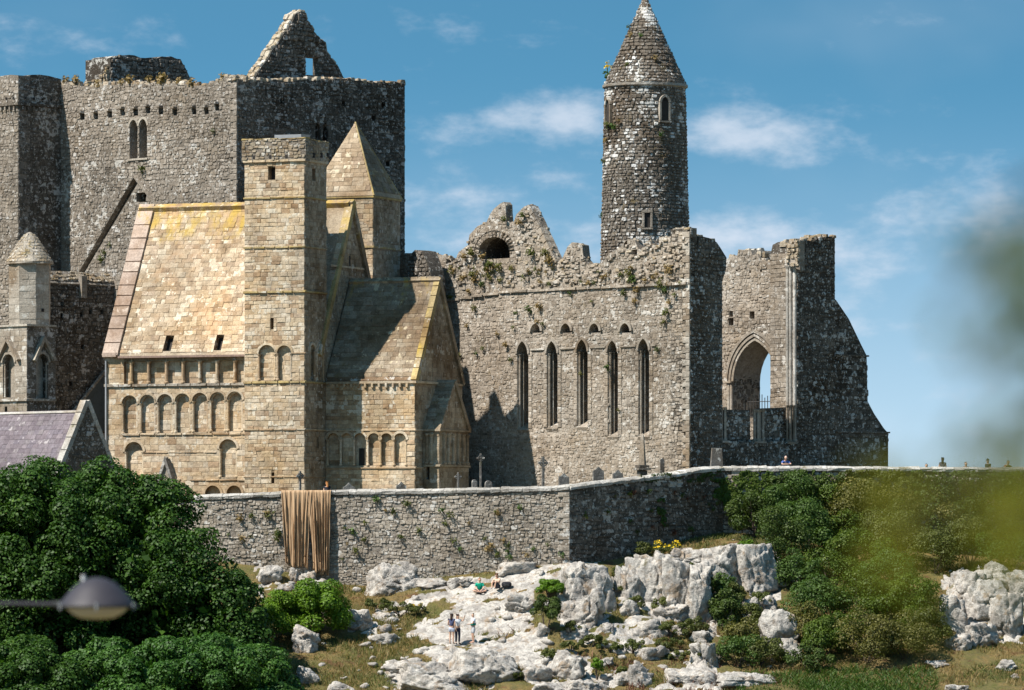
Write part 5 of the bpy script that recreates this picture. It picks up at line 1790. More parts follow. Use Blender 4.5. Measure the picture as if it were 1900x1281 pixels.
# ------------------------------------------------------------------ round tower
def round_tower():
    Yc = 353.0
    cx = wx(1197, Yc)
    T = Thing('round_tower', 'tall slender round stone tower with conical cap', 'tower', (cx, Yc, ZB))
    zb, ze, zt = ZB, wz(157, Yc - 2.6), wz(-6, Yc)
    r0, r1 = 82 * K * Yc, 74.5 * K * Yc
    rad = lambda z: r0 + (r1 - r0) * (z - wz(480, Yc)) / (ze - wz(480, Yc)) if z > wz(480, Yc) else r0 + .0
    mb = MB()
    mb.lathe((cx, Yc, 0), [(rad(zb + (ze - zb) * i / 20) - .03, zb + (ze - zb) * i / 20) for i in range(21)], 48)
    sh = T.part('shaft', mb, M['mortar_tower'])
    # openings: azimuth measured from the direction towards the camera
    ops = []
    for px, py0, py1, w in ((1231, 181, 225, .52), (1129, 183, 228, .52), (1199, 397, 424, .36)):
        z0, z1 = wz(py1, Yc - 2), wz(py0, Yc - 2)
        s = (px - 1197) * K * Yc / rad(z0)
        a = math.asin(max(-1, min(1, s)))
        ops.append((a, w, z0, z1))
    z = wz(520, Yc)
    while z < ze - .1:
        h = R.uniform(.15, .27)
        if z + h > ze - .05: h = ze - .02 - z
        r = rad(z)
        n = int(2 * math.pi * r / R.uniform(.26, .42))
        ph = R.random()
        for k in range(n):
            a = 2 * math.pi * (k + ph + R.uniform(-.3, .3)) / n
            al = (a + math.pi) % (2 * math.pi) - math.pi
            if abs(al) > 1.9: continue
            if any(abs(al - oa) * r < ow / 2 + .16 and oz0 - .1 < z + h / 2 < oz1 + .12 for oa, ow, oz0, oz1 in ops): continue
            nr = Vector((math.sin(al), -math.cos(al), 0))
            P = Plane((0, 0, 0), Vector((0, 0, 1)).cross(nr), (0, 0, 1))
            T.stone(sh, P, Vector((cx, Yc, z + h / 2)) + nr * (r - .04), 2 * math.pi * r / n * R.uniform(.75, 1.2) - .02, h * R.uniform(.7, 1.2) - .02, R.uniform(.04, .09), M['round'])
        z += h
    for oa, ow, oz0, oz1 in ops:
        r = rad(oz0)
        nr = Vector((math.sin(oa), -math.cos(oa), 0))
        P = Plane(Vector((cx, Yc, 0)) + nr * (r + .02), Vector((0, 0, 1)).cross(nr), (0, 0, 1))
        pointed = ow > .4
        ho = arch(-ow / 2, ow / 2, oz0, oz1 - ow * .7, True, 10, ow * .7) if pointed else [(-ow / 2, oz0), (ow / 2, oz0), (ow / 2 - .03, oz1), (-ow / 2 + .03, oz1)]
        mb = MB(); mb.slab(P, ho, [], .06); T.part('window_opening', mb, M['dark'], parent=sh)
        mb = MB()
        if pointed: arch_ring(mb, P, -ow / 2, ow / 2, oz1 - ow * .7, .16, .12, True, 10, 0, ow * .7)
        for sg in (-1, 1): mb.box(P, min(sg * ow / 2, sg * (ow / 2 + .17)), max(sg * ow / 2, sg * (ow / 2 + .17)), oz0, oz1 - (ow * .7 if pointed else 0), -.1, .12, 0, .02)
        mb.box(P, -ow / 2 - .2, ow / 2 + .2, oz0 - .14, oz0, -.1, .15, 0, .02)
        if not pointed: mb.box(P, -ow / 2 - .18, ow / 2 + .18, oz1, oz1 + .18, -.1, .12, 0, .02)
        T.part('window_surround', mb, M['carved'], parent=sh)
    # cap
    mb = MB(); mb.lathe((cx, Yc, 0), [(r1 + .02, ze - .1), (r1 + .17, ze), (r1 + .17, ze + .16), (r1 + .02, ze + .17)], 48, 0, 0, .004)
    T.part('eaves_course', mb, M['lime'])
    apx = cx - 6 * K * Yc
    mb = MB(); mb.lathe((cx, Yc, 0), [(r1 + .06, ze + .15), (r1 * .5, ze + (zt - ze) * .5), (.1, zt)], 40)
    cap = T.part('conical_cap', mb, M['mortar_tower'])
    z = ze + .17
    H = zt - ze
    sl = math.atan2(r1, H)
    while z < zt - .15:
        h = R.uniform(.16, .27)
        f = (z - ze) / H
        r = (r1 + .1) * (1 - f)
        n = max(5, int(2 * math.pi * r / R.uniform(.28, .42)))
        ph = R.random()
        for k in range(n):
            al = 2 * math.pi * (k + ph + R.uniform(-.15, .15)) / n
            al = (al + math.pi) % (2 * math.pi) - math.pi
            if abs(al) > 1.95: continue
            nh = Vector((math.sin(al), -math.cos(al), 0))
            nr = (nh * math.cos(sl) + Vector((0, 0, math.sin(sl)))).normalized()
            U = Vector((0, 0, 1)).cross(nh)
            P = Plane((0, 0, 0), U, nr.cross(U))
            T.stone(cap, P, Vector((cx, Yc, z + h / 2)) + nh * (r * (1 - h / 2 / max(.3, H * (1 - f))) - .03), 2 * math.pi * r / n * R.uniform(.9, 1.1) - .015, h * 1.02 / math.cos(sl) - .02, R.uniform(.06, .12), M['round'])
        z += h
    mb = MB(); mb.lathe((cx, Yc, 0), [(.3, zt - .7), (.26, zt - .35), (.18, zt - .1), (.1, zt + .1)], 12, 0, 0, .05); T.part('capstone', mb, M['round'])
    T.finish()


round_tower()

# ------------------------------------------------------------------ wall round the top of the rock
WA0, WA1 = at(300, 0, 320.6), at(1056, 0, 316.0)
WB1 = at(1342, 0, 324.6)
WC1 = at(2060, 0, 325.5)
for q in (WA0, WA1, WB1, WC1): q.z = 0


def enclosure():
    T = Thing('enclosure_wall', 'long grey rubble wall with pale coping round the top of the rock', 'wall', (WA1.x, WA1.y, -2))
    secs = (('west_section', WA0, WA1, [(300, 923), (360, 920), (520, 914), (620, 910), (800, 908), (900, 906), (1000, 904), (1056, 901)], M['wall'], M['mortar'], -6.5, (.10, .25), (.14, .42)),
            ('angled_section', WA1, WB1, [(1056, 901), (1120, 893), (1200, 884), (1260, 876), (1300, 869), (1342, 866)], M['wall_shade'], M['mortar_dark'], -4.5, (.18, .32), (.22, .6)),
            ('east_section', WB1, WC1, [(1342, 866), (1480, 866), (1640, 867), (1800, 868), (2060, 870)], M['wall'], M['mortar_dark'], -4.5, (.2, .34), (.25, .6)))
    for nm, A, B, tops, mt, mo, zb, h, l in secs:
        d = (B - A); Ln = d.length
        P = Plane((A.x, A.y, 0), d, (0, 0, 1))
        pts = []
        for px, py in tops:
            # where the sight line of px meets the wall line
            t = (px - 950) * K
            s = (t * A.y - A.x) / (P.U.x - t * P.U.y)
            pts.append((s, wz(py, A.y + P.U.y * s)))
        pts[0] = (0, pts[0][1]); pts[-1] = (Ln, pts[-1][1])
        cap = .26
        body = [(a, b - cap) for a, b in pts]
        ol = ruin(body, zb)
        mb = MB(); mb.slab(P, ol, [], .8); w = T.part(nm, mb, mo)
        vis = [(a, b) for a, b in ol]
        T.masonry(w, P, vis, [], mt, h, l, (.012, .06), wave=.16)
        x, zf = 0.0, lambda a: float(np.interp(a, [p[0] for p in pts], [p[1] for p in pts]))
        while x < Ln:
            e = min(Ln, x + R.uniform(.35, .9))
            if Ln - e < .3: e = Ln
            q0, q1 = (x, zf(x)), (e, zf(e))
            mb = MB(); r = lambda: R.uniform(-.055, .055)
            vs = []
            for d0, dz in ((.12, -cap), (.15, -.1), (-.02, .0), (-.4, .05), (-.8, -.0), (-.88, -cap)):
                for (a, b), sg in ((q0, 1), (q1, -1)):
                    vs.append(P.pt(a + sg * .008, b + dz + r() * .6, d0 + r() * .5))
            fs = [(2 * i, 2 * i + 1, 2 * i + 3, 2 * i + 2) for i in range(5)] + [(10, 11, 1, 0), (0, 2, 4, 6, 8, 10), (11, 9, 7, 5, 3, 1)]
            mb.add(vs, fs)
            T.part('coping_stone', mb, M['coping'], parent=w)
            x = e
        if nm == 'west_section':
            T.quo = (w, P, Ln)
    w, P, Ln = T.quo
    z = -3.2; q = 0
    while z < wz(908, WA1.y) - .3:
        hh = R.uniform(.24, .4); ln = (.7, .38)[q % 2]; q += 1
        T.stone(w, P, P.pt(Ln - ln / 2 + .04, z + hh / 2), ln, hh - .02, .085, M['wall'], 'ashlar'); z += hh
    T.finish()
    return P


WALL_P = enclosure()


# ------------------------------------------------------------------ the hill
CTRL = [(200, 1030, 321), (340, 1030, 320.5), (480, 1052, 319.3), (560, 1072, 318.6), (620, 1096, 317.9), (700, 1098, 317.5), (800, 1078, 316.9), (900, 1068, 316.4), (1000, 1054, 315.8), (1060, 1046, 315.3), (1100, 1050, 316.2),
        (1150, 1040, 318.5), (1250, 1018, 321.0), (1340, 995, 323.6), (1450, 1005, 323.6), (1600, 1020, 323.7), (1750, 1040, 323.9), (1900, 1045, 324.2), (2000, 1045, 324.5),
        (640, 1132, 313.6), (720, 1140, 312.6), (800, 1120, 313.6), (900, 1098, 314.2), (1000, 1088, 313.2), (820, 1185, 309.2), (860, 1196, 308.6), (960, 1180, 309.2), (1010, 1210, 307.4), (1030, 1110, 312.2), (1060, 1150, 310.2),
        (1140, 1110, 312.8), (1160, 1060, 316.6), (1260, 1040, 317.2), (1370, 1012, 318.3), (1160, 1125, 312.6), (1260, 1150, 312.2), (1330, 1130, 313.4), (1350, 1200, 309.5), (1240, 1205, 308.6), (1150, 1190, 308.9), (1090, 1210, 307.4),
        (1420, 1090, 316.4), (1440, 1140, 313.2), (1440, 1215, 308.6), (1520, 1100, 317.2), (1600, 1160, 312.8), (1700, 1130, 315.2), (1750, 1210, 308.6), (1700, 1215, 308.4), (1540, 1225, 307.5), (1830, 1060, 318.6), (1830, 1200, 311.0), (1900, 1215, 309.0), (1900, 1060, 319.5),
        (560, 1110, 315.2), (500, 1150, 312), (480, 1230, 305.5), (560, 1281, 300.6), (700, 1235, 304.4), (800, 1281, 301.0), (900, 1255, 303.4), (1000, 1281, 301.2), (1100, 1270, 302.4), (1200, 1281, 301.6), (1400, 1281, 302.0), (1700, 1281, 302.4), (1900, 1270, 303.6), (2050, 1270, 304),
        (0, 1281, 296), (0, 1150, 310), (200, 1200, 304), (300, 1281, 297), (-100, 1150, 310), (1400, 1330, 296), (900, 1330, 295), (500, 1340, 293), (1900, 1330, 297)]
cp = np.array([[wx(a, Y), Y, wz(b, Y)] for a, b, Y in CTRL])


def rbf_fit():
    D = np.hypot(cp[:, None, 0] - cp[None, :, 0], cp[:, None, 1] - cp[None, :, 1])
    n = len(cp)
    A = np.zeros((n + 3, n + 3))
    A[:n, :n] = D + np.eye(n) * -.6
    A[:n, n] = 1; A[:n, n + 1] = cp[:, 0] / 30; A[:n, n + 2] = (cp[:, 1] - 310) / 30
    A[n:, :n] = A[:n, n:].T
    return np.linalg.solve(A, np.concatenate([cp[:, 2], [0, 0, 0]]))


RB = rbf_fit()


def hill(X, Y):
    X, Y = np.atleast_1d(np.asarray(X, float)), np.atleast_1d(np.asarray(Y, float))
    out = np.full(X.shape, RB[-3]) + RB[-2] * X / 30 + RB[-1] * (Y - 310) / 30
    for i in range(len(cp)):
        out += RB[i] * np.hypot(X - cp[i, 0], Y - cp[i, 1])
    return out


def wall_line(X):
    return np.interp(X, [-60, WA0.x, WA1.x, WB1.x, WC1.x, 60], [322, WA0.y, WA1.y, WB1.y, WC1.y, 326])


def far_land(X, Y):
    return np.interp(Y, [-400, -20, 30, 90, 250, 292, 345, 400, 470, 700, 9000], [-6, -2.2, -2.2, -4.5, -13, -11, -6, -9, -18, -22, -40]) - np.clip((np.abs(X) - 60) / 60, 0, 1) * 6


def ground(X, Y):
    X, Y = np.atleast_1d(np.asarray(X, float)), np.atleast_1d(np.asarray(Y, float))
    h = hill(X, Y)
    f = far_land(X, Y)
    w = np.clip((Y - 286) / 9, 0, 1) * np.clip((352 - Y) / 20, 0, 1) * np.clip((46 - np.abs(X)) / 10, 0, 1)
    w = w * w * (3 - 2 * w)
    g = f * (1 - w) + h * w
    # inside the enclosure the ground lies level behind the retaining wall
    wl = wall_line(X) + .45
    pl = np.interp(X, [-40, 0, 14, 40], [2.0, 2.2, 3.2, 3.0])
    ins = np.clip((Y - wl) / .35, 0, 1) * np.clip((400 - Y) / 40, 0, 1) * np.clip((62 - np.abs(X)) / 14, 0, 1)
    return g * (1 - ins) + pl * ins


def ground_hit(px, py):
    """where the sight line through a photo pixel meets the slope in front of the wall"""
    Ys = np.arange(288, 326, .05)
    t = (px - 950) * K
    z = (1000 - py) * K * Ys
    g = ground(t * Ys, Ys)
    k = np.nonzero(z < g)[0]
    Y = Ys[k[0]] if len(k) else 318.0
    return Vector((t * Y, Y, float(ground(t * Y, Y)[0])))


def in_poly(x, y, poly):
    c = np.zeros(x.shape, bool)
    n = len(poly)
    for i in range(n):
        (x0, y0), (x1, y1) = poly[i], poly[(i + 1) % n]
        hit = (y0 > y) != (y1 > y)
        xi = (x1 - x0) * (y - y0) / (y1 - y0 + 1e-12) + x0
        c ^= hit & (x < xi)
    return c


ROCKY = [[(690, 1136), (760, 1108), (835, 1072), (900, 1066), (1000, 1052), (1062, 1042), (1108, 1040), (1112, 1062), (1060, 1074), (1010, 1090), (985, 1104), (992, 1150), (1012, 1180), (1014, 1218), (950, 1238), (880, 1212), (800, 1192), (752, 1176), (800, 1150), (850, 1120), (820, 1112), (742, 1140), (700, 1146)],
         [(1128, 1050), (1370, 1008), (1440, 1030), (1450, 1110), (1390, 1160), (1330, 1170), (1240, 1160), (1150, 1130)],
         [(1750, 1062), (1900, 1062), (1900, 1190), (1840, 1200), (1770, 1205)],
         [(715, 1240), (800, 1200), (960, 1232), (1130, 1195), (1135, 1290), (980, 1290), (940, 1266), (735, 1292)], [(1130, 1150), (1340, 1160), (1335, 1290), (1130, 1290)], [(478, 1040), (620, 1062), (615, 1100), (480, 1104)], [(640, 1150), (690, 1145), (700, 1180), (650, 1180)],
         [(1030, 1085), (1120, 1060), (1135, 1130), (1110, 1190), (1040, 1190)]]


def vnoise(P, sc, seed=0.0):
    return np.array([noise.noise(Vector((p[0] * sc + seed, p[1] * sc, p[2] * sc))) for p in P])


def value_noise(x, y, seed):
    """smooth 2-D value noise, vectorised"""
    rs = np.random.RandomState(seed)
    T_ = rs.uniform(-1, 1, (64, 64))
    xi, yi = np.floor(x).astype(int), np.floor(y).astype(int)
    fx, fy = x - xi, y - yi
    fx, fy = fx * fx * (3 - 2 * fx), fy * fy * (3 - 2 * fy)
    g = lambda a, b: T_[a % 64, b % 64]
    return (g(xi, yi) * (1 - fx) + g(xi + 1, yi) * fx) * (1 - fy) + (g(xi, yi + 1) * (1 - fx) + g(xi + 1, yi + 1) * fx) * fy


def fbm(x, y, seed, o=4, ridge=False):
    s, a = 0, 1.0
    for i in range(o):
        n = value_noise(x * 2 ** i + 11.3 * i, y * 2 ** i + 5.1 * i, seed + i)
        s = s + a * ((1 - 2 * np.abs(n)) if ridge else n)
        a *= .5
    return s


def rock_mask(px, py, X, Y):
    m = np.zeros(px.shape)
    wob = fbm(X * .7, Y * .7, 40) * 9
    wob2 = fbm(X * .7 + 9, Y * .7 + 4, 44) * 9
    for poly in ROCKY:
        m = np.maximum(m, in_poly(px + wob, py + wob2, poly).astype(float))
    for k_, poly in enumerate(ROCKY):
        if k_ in (3, 4, 5): m[in_poly(px, py, poly) & (fbm(X * .55, Y * .55, 54, 4) < (-.12, .2, -.1)[k_ - 3])] = 0
    al, ac = px * .97 - py * .24, px * .24 + py * .97
    m[(fbm(al * .018, ac * .11, 50, 4) > .62) & ~in_poly(px, py, ROCKY[0])] = 0
    m[(fbm(al * .016, ac * .16, 58, 3) > .74)] = 0
    return m


def terrain_mat():
    m, t = new_mat('dry_turf_and_limestone')
    g = t.n('ShaderNodeNewGeometry')
    pos = g.outputs['Position']
    att = t.n('ShaderNodeAttribute', None, attribute_name='rockiness').outputs['Fac']
    # turf: summer-dry, green in the hollows
    n1 = t.noise(pos, .5, 5, .65); n2 = t.noise(pos, 3.5, 5, .7); n3 = t.noise(pos, 13, 4, .7)
    turf = t.ramp(n1, [(.3, (.055, .070, .016)), (.46, (.115, .105, .032)), (.58, (.20, .135, .052)), (.72, (.13, .08, .036))])
    turf = t.mix(t.step(n2, .35, .7), turf, (.12, .10, .045), 'MIX')
    turf = t.mix(t.math('MULTIPLY', t.step(t.noise(t.n('ShaderNodeVectorMath', {0: pos, 1: (5, 50, 1)}, operation='ADD').outputs[0], .9, 4), .56, .66), .7), turf, (.10, .045, .025))
    fv = t.n('ShaderNodeMapRange', {0: n3, 1: .3, 2: .7, 3: .6, 4: 1.35}).outputs[0]
    turf = t.mix(1.0, turf, t.n('ShaderNodeCombineColor', {0: fv, 1: fv, 2: fv}).outputs[0], 'MULTIPLY')
    rock = rock_colour(t, pos)
    f = t.step(t.math('ADD', att, t.math('MULTIPLY', t.math('SUBTRACT', t.noise(pos, 2.6, 4, .7), .5), .8)), .42, .56)
    col = t.mix(f, turf, rock)
    bp = t.n('ShaderNodeBump', {'Strength': .7, 'Distance': .12, 'Height': t.math('ADD', t.noise(pos, 7, 6, .7), t.noise(pos, 2.2, 3, .6))})
    bs = t.n('ShaderNodeBsdfPrincipled', {'Base Color': col, 'Roughness': .95, 'Specular IOR Level': .15, 'Normal': bp})
    t.n('ShaderNodeOutputMaterial', {0: bs})
    return m


def rock_colour(t, pos):
    a = t.noise(pos, .9, 5, .68)
    b = t.noise(pos, 4.2, 6, .72)
    col = t.ramp(b, [(.28, (.20, .185, .165)), (.42, (.40, .375, .34)), (.56, (.54, .505, .455)), (.75, (.42, .38, .33))])
    col = t.mix(t.math('MULTIPLY', t.step(a, .46, .62), .72), col, (.235, .215, .195))
    br = t.noise(t.n('ShaderNodeVectorMath', {0: pos, 1: (14, 2, 7)}, operation='ADD').outputs[0], 1.3, 5, .7)
    col = t.mix(t.math('MULTIPLY', t.step(br, .52, .66), .75), col, (.27, .185, .11))
    # cracks along the tilted beds
    pit = t.noise(pos, 9.0, 4, .75)
    col = t.mix(t.math('MULTIPLY', t.step(pit, .56, .66), .7), col, (.20, .175, .15))
    dk = t.noise(t.n('ShaderNodeVectorMath', {0: pos, 1: (4, 33, 8)}, operation='ADD').outputs[0], 2.1, 5, .75)
    col = t.mix(t.math('MULTIPLY', t.step(dk, .53, .62), .75), col, (.19, .175, .16))
    tb = t.n('ShaderNodeVectorMath', {0: pos, 1: (1.3, .5, 5.0)}, operation='MULTIPLY').outputs[0]
    cr = t.n('ShaderNodeTexVoronoi', {'Vector': tb, 'Scale': .8, 'Randomness': 1.0}, feature='DISTANCE_TO_EDGE').outputs['Distance']
    col = t.mix(t.math('MULTIPLY', t.math('SUBTRACT', 1.0, t.step(cr, .0, .035)), .25), col, (.16, .13, .10))
    return col


def rock_mat():
    m, t = new_mat('white_weathered_limestone')
    g = t.n('ShaderNodeNewGeometry')
    pos = g.outputs['Position']
    col = rock_colour(t, pos)
    up = t.n('ShaderNodeSeparateXYZ', {0: g.outputs['Normal']}).outputs[2]
    ms = t.math('ADD', t.noise(pos, 1.1, 4, .7), t.math('MULTIPLY', up, .10))
    col = t.mix(t.math('MULTIPLY', t.step(ms, .66, .76), .8), col, (.13, .11, .045))
    bp = t.n('ShaderNodeBump', {'Strength': .8, 'Distance': .12, 'Height': t.math('ADD', t.noise(pos, 7, 6, .72), t.math('MULTIPLY', t.noise(pos, 2.4, 4, .65), 1.5))})
    bs = t.n('ShaderNodeBsdfPrincipled', {'Base Color': col, 'Roughness': .93, 'Specular IOR Level': .2, 'Normal': bp})
    t.n('ShaderNodeOutputMaterial', {0: bs})
    return m


ROCKM = rock_mat()
TURFM = terrain_mat()


SURF = {}


def on_ground(p, lift=0.0):
    """the point p set down on the built surface"""
    i = int(np.clip(np.searchsorted(SURF['xs'], p.x) - 1, 0, len(SURF['xs']) - 2)); j = int(np.clip(np.searchsorted(SURF['ys'], p.y) - 1, 0, len(SURF['ys']) - 2))
    return Vector((p.x, p.y, float(SURF['z'][j:j + 2, i:i + 2].max()) + lift))


def build_terrain():
    ax = lambda lo, hi, st, out: np.unique(np.concatenate([out, np.arange(lo, hi + 1e-6, st)]))
    xs = ax(-37, 37, .19, np.array([-9000, -4000, -2000, -1000, -500, -250, -120, -80, -60, -48, -42, 42, 48, 60, 80, 120, 250, 500, 1000, 2000, 4000, 9000.]))
    ys = ax(294, 328, .19, np.array([-400, -200, -60, -20, 0, 15, 30, 60, 90, 130, 170, 210, 240, 260, 275, 284, 288, 291, 331, 340, 355, 370, 385, 400, 430, 470, 550, 700, 1000, 1700, 3000, 5500, 9000.]))
    X, Y = np.meshgrid(xs, ys)
    x, y = X.ravel(), Y.ravel()
    z = ground(x, y)
    px = 950 + x / (K * np.maximum(y, 1)); py = 1000 - z / (K * np.maximum(y, 1))
    near = (y > 293) & (y < 326) & (np.abs(x) < 38)
    rk = np.zeros(len(x))
    rk[near] = rock_mask(px[near], py[near], x[near], y[near])
    front = near & (y < wall_line(x) - .3)
    soft = np.clip((wall_line(x) - .3 - y) / 1.0, 0, 1)
    bed = (z * 2.2 + x * .55 + fbm(x * .35, y * .35, 3) * .8)
    stp = (bed - np.floor(bed)) ** 3
    slab = in_poly(px, py, ROCKY[0])
    amp_ = np.where(slab, .42, 1.0)
    dz = np.where(rk > .5, amp_ * ( fbm(x * .55, y * .55, 7, 5) * .30 + stp * -.34 + fbm(x * 1.6, y * 1.6, 9, 4, True) * .09), fbm(x * .5, y * .5, 17, 4) * .16 + fbm(x * 3, y * 3, 19, 2) * .03)
    z = z + np.where(front, dz * soft, 0)
    nx, ny = len(xs), len(ys)
    SURF.update(xs=xs, ys=ys, z=z.reshape(ny, nx))
    i = np.arange(nx * ny).reshape(ny, nx)
    F = np.stack([i[:-1, :-1].ravel(), i[:-1, 1:].ravel(), i[1:, 1:].ravel(), i[1:, :-1].ravel()], 1)
    o = mesh_np('ground', np.stack([x, y, z], 1), F, TURFM, attr={'rockiness': rk}, smooth=True)
    flag(o, kind='structure')


build_terrain()


# ------------------------------------------------------------------ limestone outcrops
def ico(n):
    import bmesh
    bm = bmesh.new()
    bmesh.ops.create_icosphere(bm, subdivisions=n, radius=1)
    V = np.array([v.co[:] for v in bm.verts]); F = np.array([[v.index for v in f.verts] for f in bm.faces])
    bm.free()
    return V, F


ICO = {3: ico(3), 4: ico(4), 5: ico(5)}


def rock_shape(seed, w, h, d, det=4, tall=False):
    r = np.random.RandomState(seed)
    V, F = ICO[det]
    n = r.randint(11, 17)
    N = r.normal(size=(n, 3))
    if tall: N[:, 2] *= .45
    N = np.concatenate([N, [[1, .1, .1], [-1, 0, .15], [0, -1, .2], [.1, .1, 1], [0, 0, -1], [0, 1, 0]]])
    N += r.normal(size=N.shape) * .12
    N /= np.linalg.norm(N, axis=1, keepdims=True)
    D = r.uniform(.58, 1.0, len(N))
    dots = V @ N.T
    R_ = np.min(np.where(dots > .05, D / np.maximum(dots, .05), 9), axis=1)
    P = V * R_[:, None]
    P = P * np.array([w / 2, d / 2, h / 2]) * 1.18
    q = np.array([noise.noise(Vector(p * .9 + seed)) * .55 + noise.noise(Vector(p * 2.6 + seed)) * .28 + noise.noise(Vector(p * 6 + seed)) * .12 for p in P])
    cr = np.array([abs(noise.noise(Vector((p[0] * 1.1 + p[2] * .5, p[1] * 1.1, p[2] * .6)) * 1.6 + Vector((seed, 3, 1)))) for p in P])
    amp = .16 * min(w, h, d) ** .5
    P = P + V * (q * amp * .6 - np.clip(.10 - cr, 0, .1) * 2.4 * amp * 1.5)[:, None]
    # broken along joints: blocks stand in and out and tilt, thin cracks between them
    off = np.zeros(len(P))
    fs = .80 / max(.5, min(1.7, (w * h) ** .5 * .45))
    for i, p in enumerate(P):
        k = Vector((p[0] * fs + p[2] * .3 * fs + seed, p[1] * fs, p[2] * fs * (.6 if tall else 1.5) - p[0] * .2 * fs)) + Vector(noise.noise_vector(Vector(p * 1.1 + seed))) * .12
        ds, pt = noise.voronoi(k)
        c = pt[0]
        tl = Vector((noise.cell(c * 3.1), noise.cell(c * 5.7), noise.cell(c * 9.3)))
        o = noise.cell(c * 7.3) * .55 + (k - c).dot(tl) * .9 - max(0, .07 - (ds[1] - ds[0])) * 15
        k2 = Vector((p[0] * 2.3, p[1] * 2.3, p[2] * (1.6 if tall else 3.6))) + Vector((seed, 5, 9))
        ds, pt = noise.voronoi(k2)
        c = pt[0]
        tl = Vector((noise.cell(c * 3.3), noise.cell(c * 5.9), noise.cell(c * 9.7)))
        o += noise.cell(c * 4.3) * .22 + (k2 - c).dot(tl) * .34 - max(0, .06 - (ds[1] - ds[0])) * 4
        off[i] = o
    P = P + V * (off * amp * .85)[:, None]
    return P, F


ROCKS = [  # photo x, photo y of the foot, width, height (px), tall face?, label
    (496, 1082, 48, 34, 0, None), (544, 1080, 22, 24, 0, None), (570, 1080, 34, 22, 0, None), (528, 1098, 36, 16, 0, None), (590, 1100, 40, 26, 0, None), (486, 1050, 34, 16, 0, None),
    (568, 1216, 54, 56, 1, 'upright pointed white boulder beneath the bright green bush'),
    (660, 1170, 58, 34, 0, 'rounded brownish boulder right of the bright green bush'),
    (714, 1192, 64, 16, 0, 'low flat pale rock in the grass left of the three standing people'),
    (884, 1266, 150, 62, 0, 'large white boulder below the three standing people'),
    (792, 1262, 96, 38, 0, None), (798, 1288, 130, 36, 0, None), (738, 1246, 54, 20, 0, None), (566, 1272, 40, 38, 0, 'small white rock at the right edge of the lowest tree'), (632, 1286, 54, 18, 0, None),
    (735, 1100, 128, 56, 0, None), (722, 1062, 62, 26, 0, None), (795, 1088, 76, 16, 0, None), (842, 1085, 30, 15, 0, None), (862, 1086, 26, 14, 0, None), (955, 1064, 80, 22, 0, None), (680, 1080, 60, 30, 0, None),
    (976, 1134, 66, 30, 0, None), (1076, 1112, 78, 74, 0, None), (1092, 1160, 58, 64, 1, None), (1056, 1146, 42, 32, 0, None), (1072, 1182, 54, 24, 0, None), (1112, 1130, 44, 60, 1, None), (1055, 1260, 64, 58, 0, None),
    (992, 1268, 54, 34, 0, None), (1085, 1286, 76, 26, 0, None), (1022, 1288, 62, 18, 0, None), (1170, 1145, 36, 30, 0, None), (1203, 1180, 62, 30, 0, None), (1213, 1228, 66, 26, 0, None), (1187, 1272, 34, 40, 0, None),
    (1275, 1272, 108, 30, 0, None), (1372, 1274, 116, 28, 0, 'long flat white rock ledge near the bottom right of the cliff'), (1302, 1196, 38, 30, 0, None), (1308, 1242, 52, 58, 1, None), (1150, 1215, 30, 20, 0, None), (1265, 1178, 30, 18, 0, None),
    (1160, 1112, 48, 60, 1, None), (1195, 1112, 66, 72, 1, None), (1230, 1118, 56, 88, 1, None), (1260, 1142, 60, 106, 1, None), (1298, 1158, 58, 128, 1, None), (1338, 1082, 78, 78, 1, None), (1400, 1097, 80, 76, 1, None), (1247, 1152, 66, 34, 0, None), (1365, 1060, 40, 44, 1, None),
    (1200, 1062, 60, 30, 0, None), (1270, 1050, 70, 34, 0, None),
    (1402, 1132, 46, 24, 0, None), (1426, 1132, 40, 28, 0, None), (1446, 1204, 82, 78, 1, 'square-cut grey white block of rock among the shrubs right of the cliff'), (1470, 1224, 42, 42, 0, None), (1470, 1078, 32, 34, 0, None),
    (1792, 1112, 66, 56, 1, None), (1770, 1168, 60, 54, 1, None), (1825, 1144, 86, 70, 1, None), (1820, 1200, 66, 44, 0, None), (1872, 1184, 66, 90, 1, None), (1776, 1208, 54, 32, 0, None), (1850, 1090, 70, 40, 0, None), (1905, 1120, 60, 70, 1, None),
    (1740, 1236, 40, 10, 0, None), (1868, 1240, 40, 14, 0, None), (1884, 1258, 18, 9, 0, None), (1776, 1284, 40, 14, 0, None), (1120, 1240, 30, 20, 0, None), (1160, 1268, 30, 22, 0, None), (1010, 1180, 26, 22, 0, None), (1130, 1178, 24, 18, 0, None)]


def build_rocks():
    for i, (px, py, w, h, tall, label) in enumerate(ROCKS):
        p = ground_hit(px, py)
        s = K * p.y
        W, H = w * s, h * s
        D = max(W * .8, H * .7)
        V, F = rock_shape(100 + i * 13, W * 1.06, H * 1.35, D, 5 if w * h > 1900 else 4, tall)
        a = R.uniform(-.4, .4)
        V = V @ np.array([[math.cos(a), math.sin(a), 0], [-math.sin(a), math.cos(a), 0], [0, 0, 1]])
        loc = p + Vector((0, D * .30, H * .32))
        o = mesh_np('boulder' if label else 'bedrock_outcrop', V + np.array(loc), F, ROCKM, loc=loc)
        if label: flag(o, label, 'boulder')
        else: flag(o, kind='structure')


build_rocks()


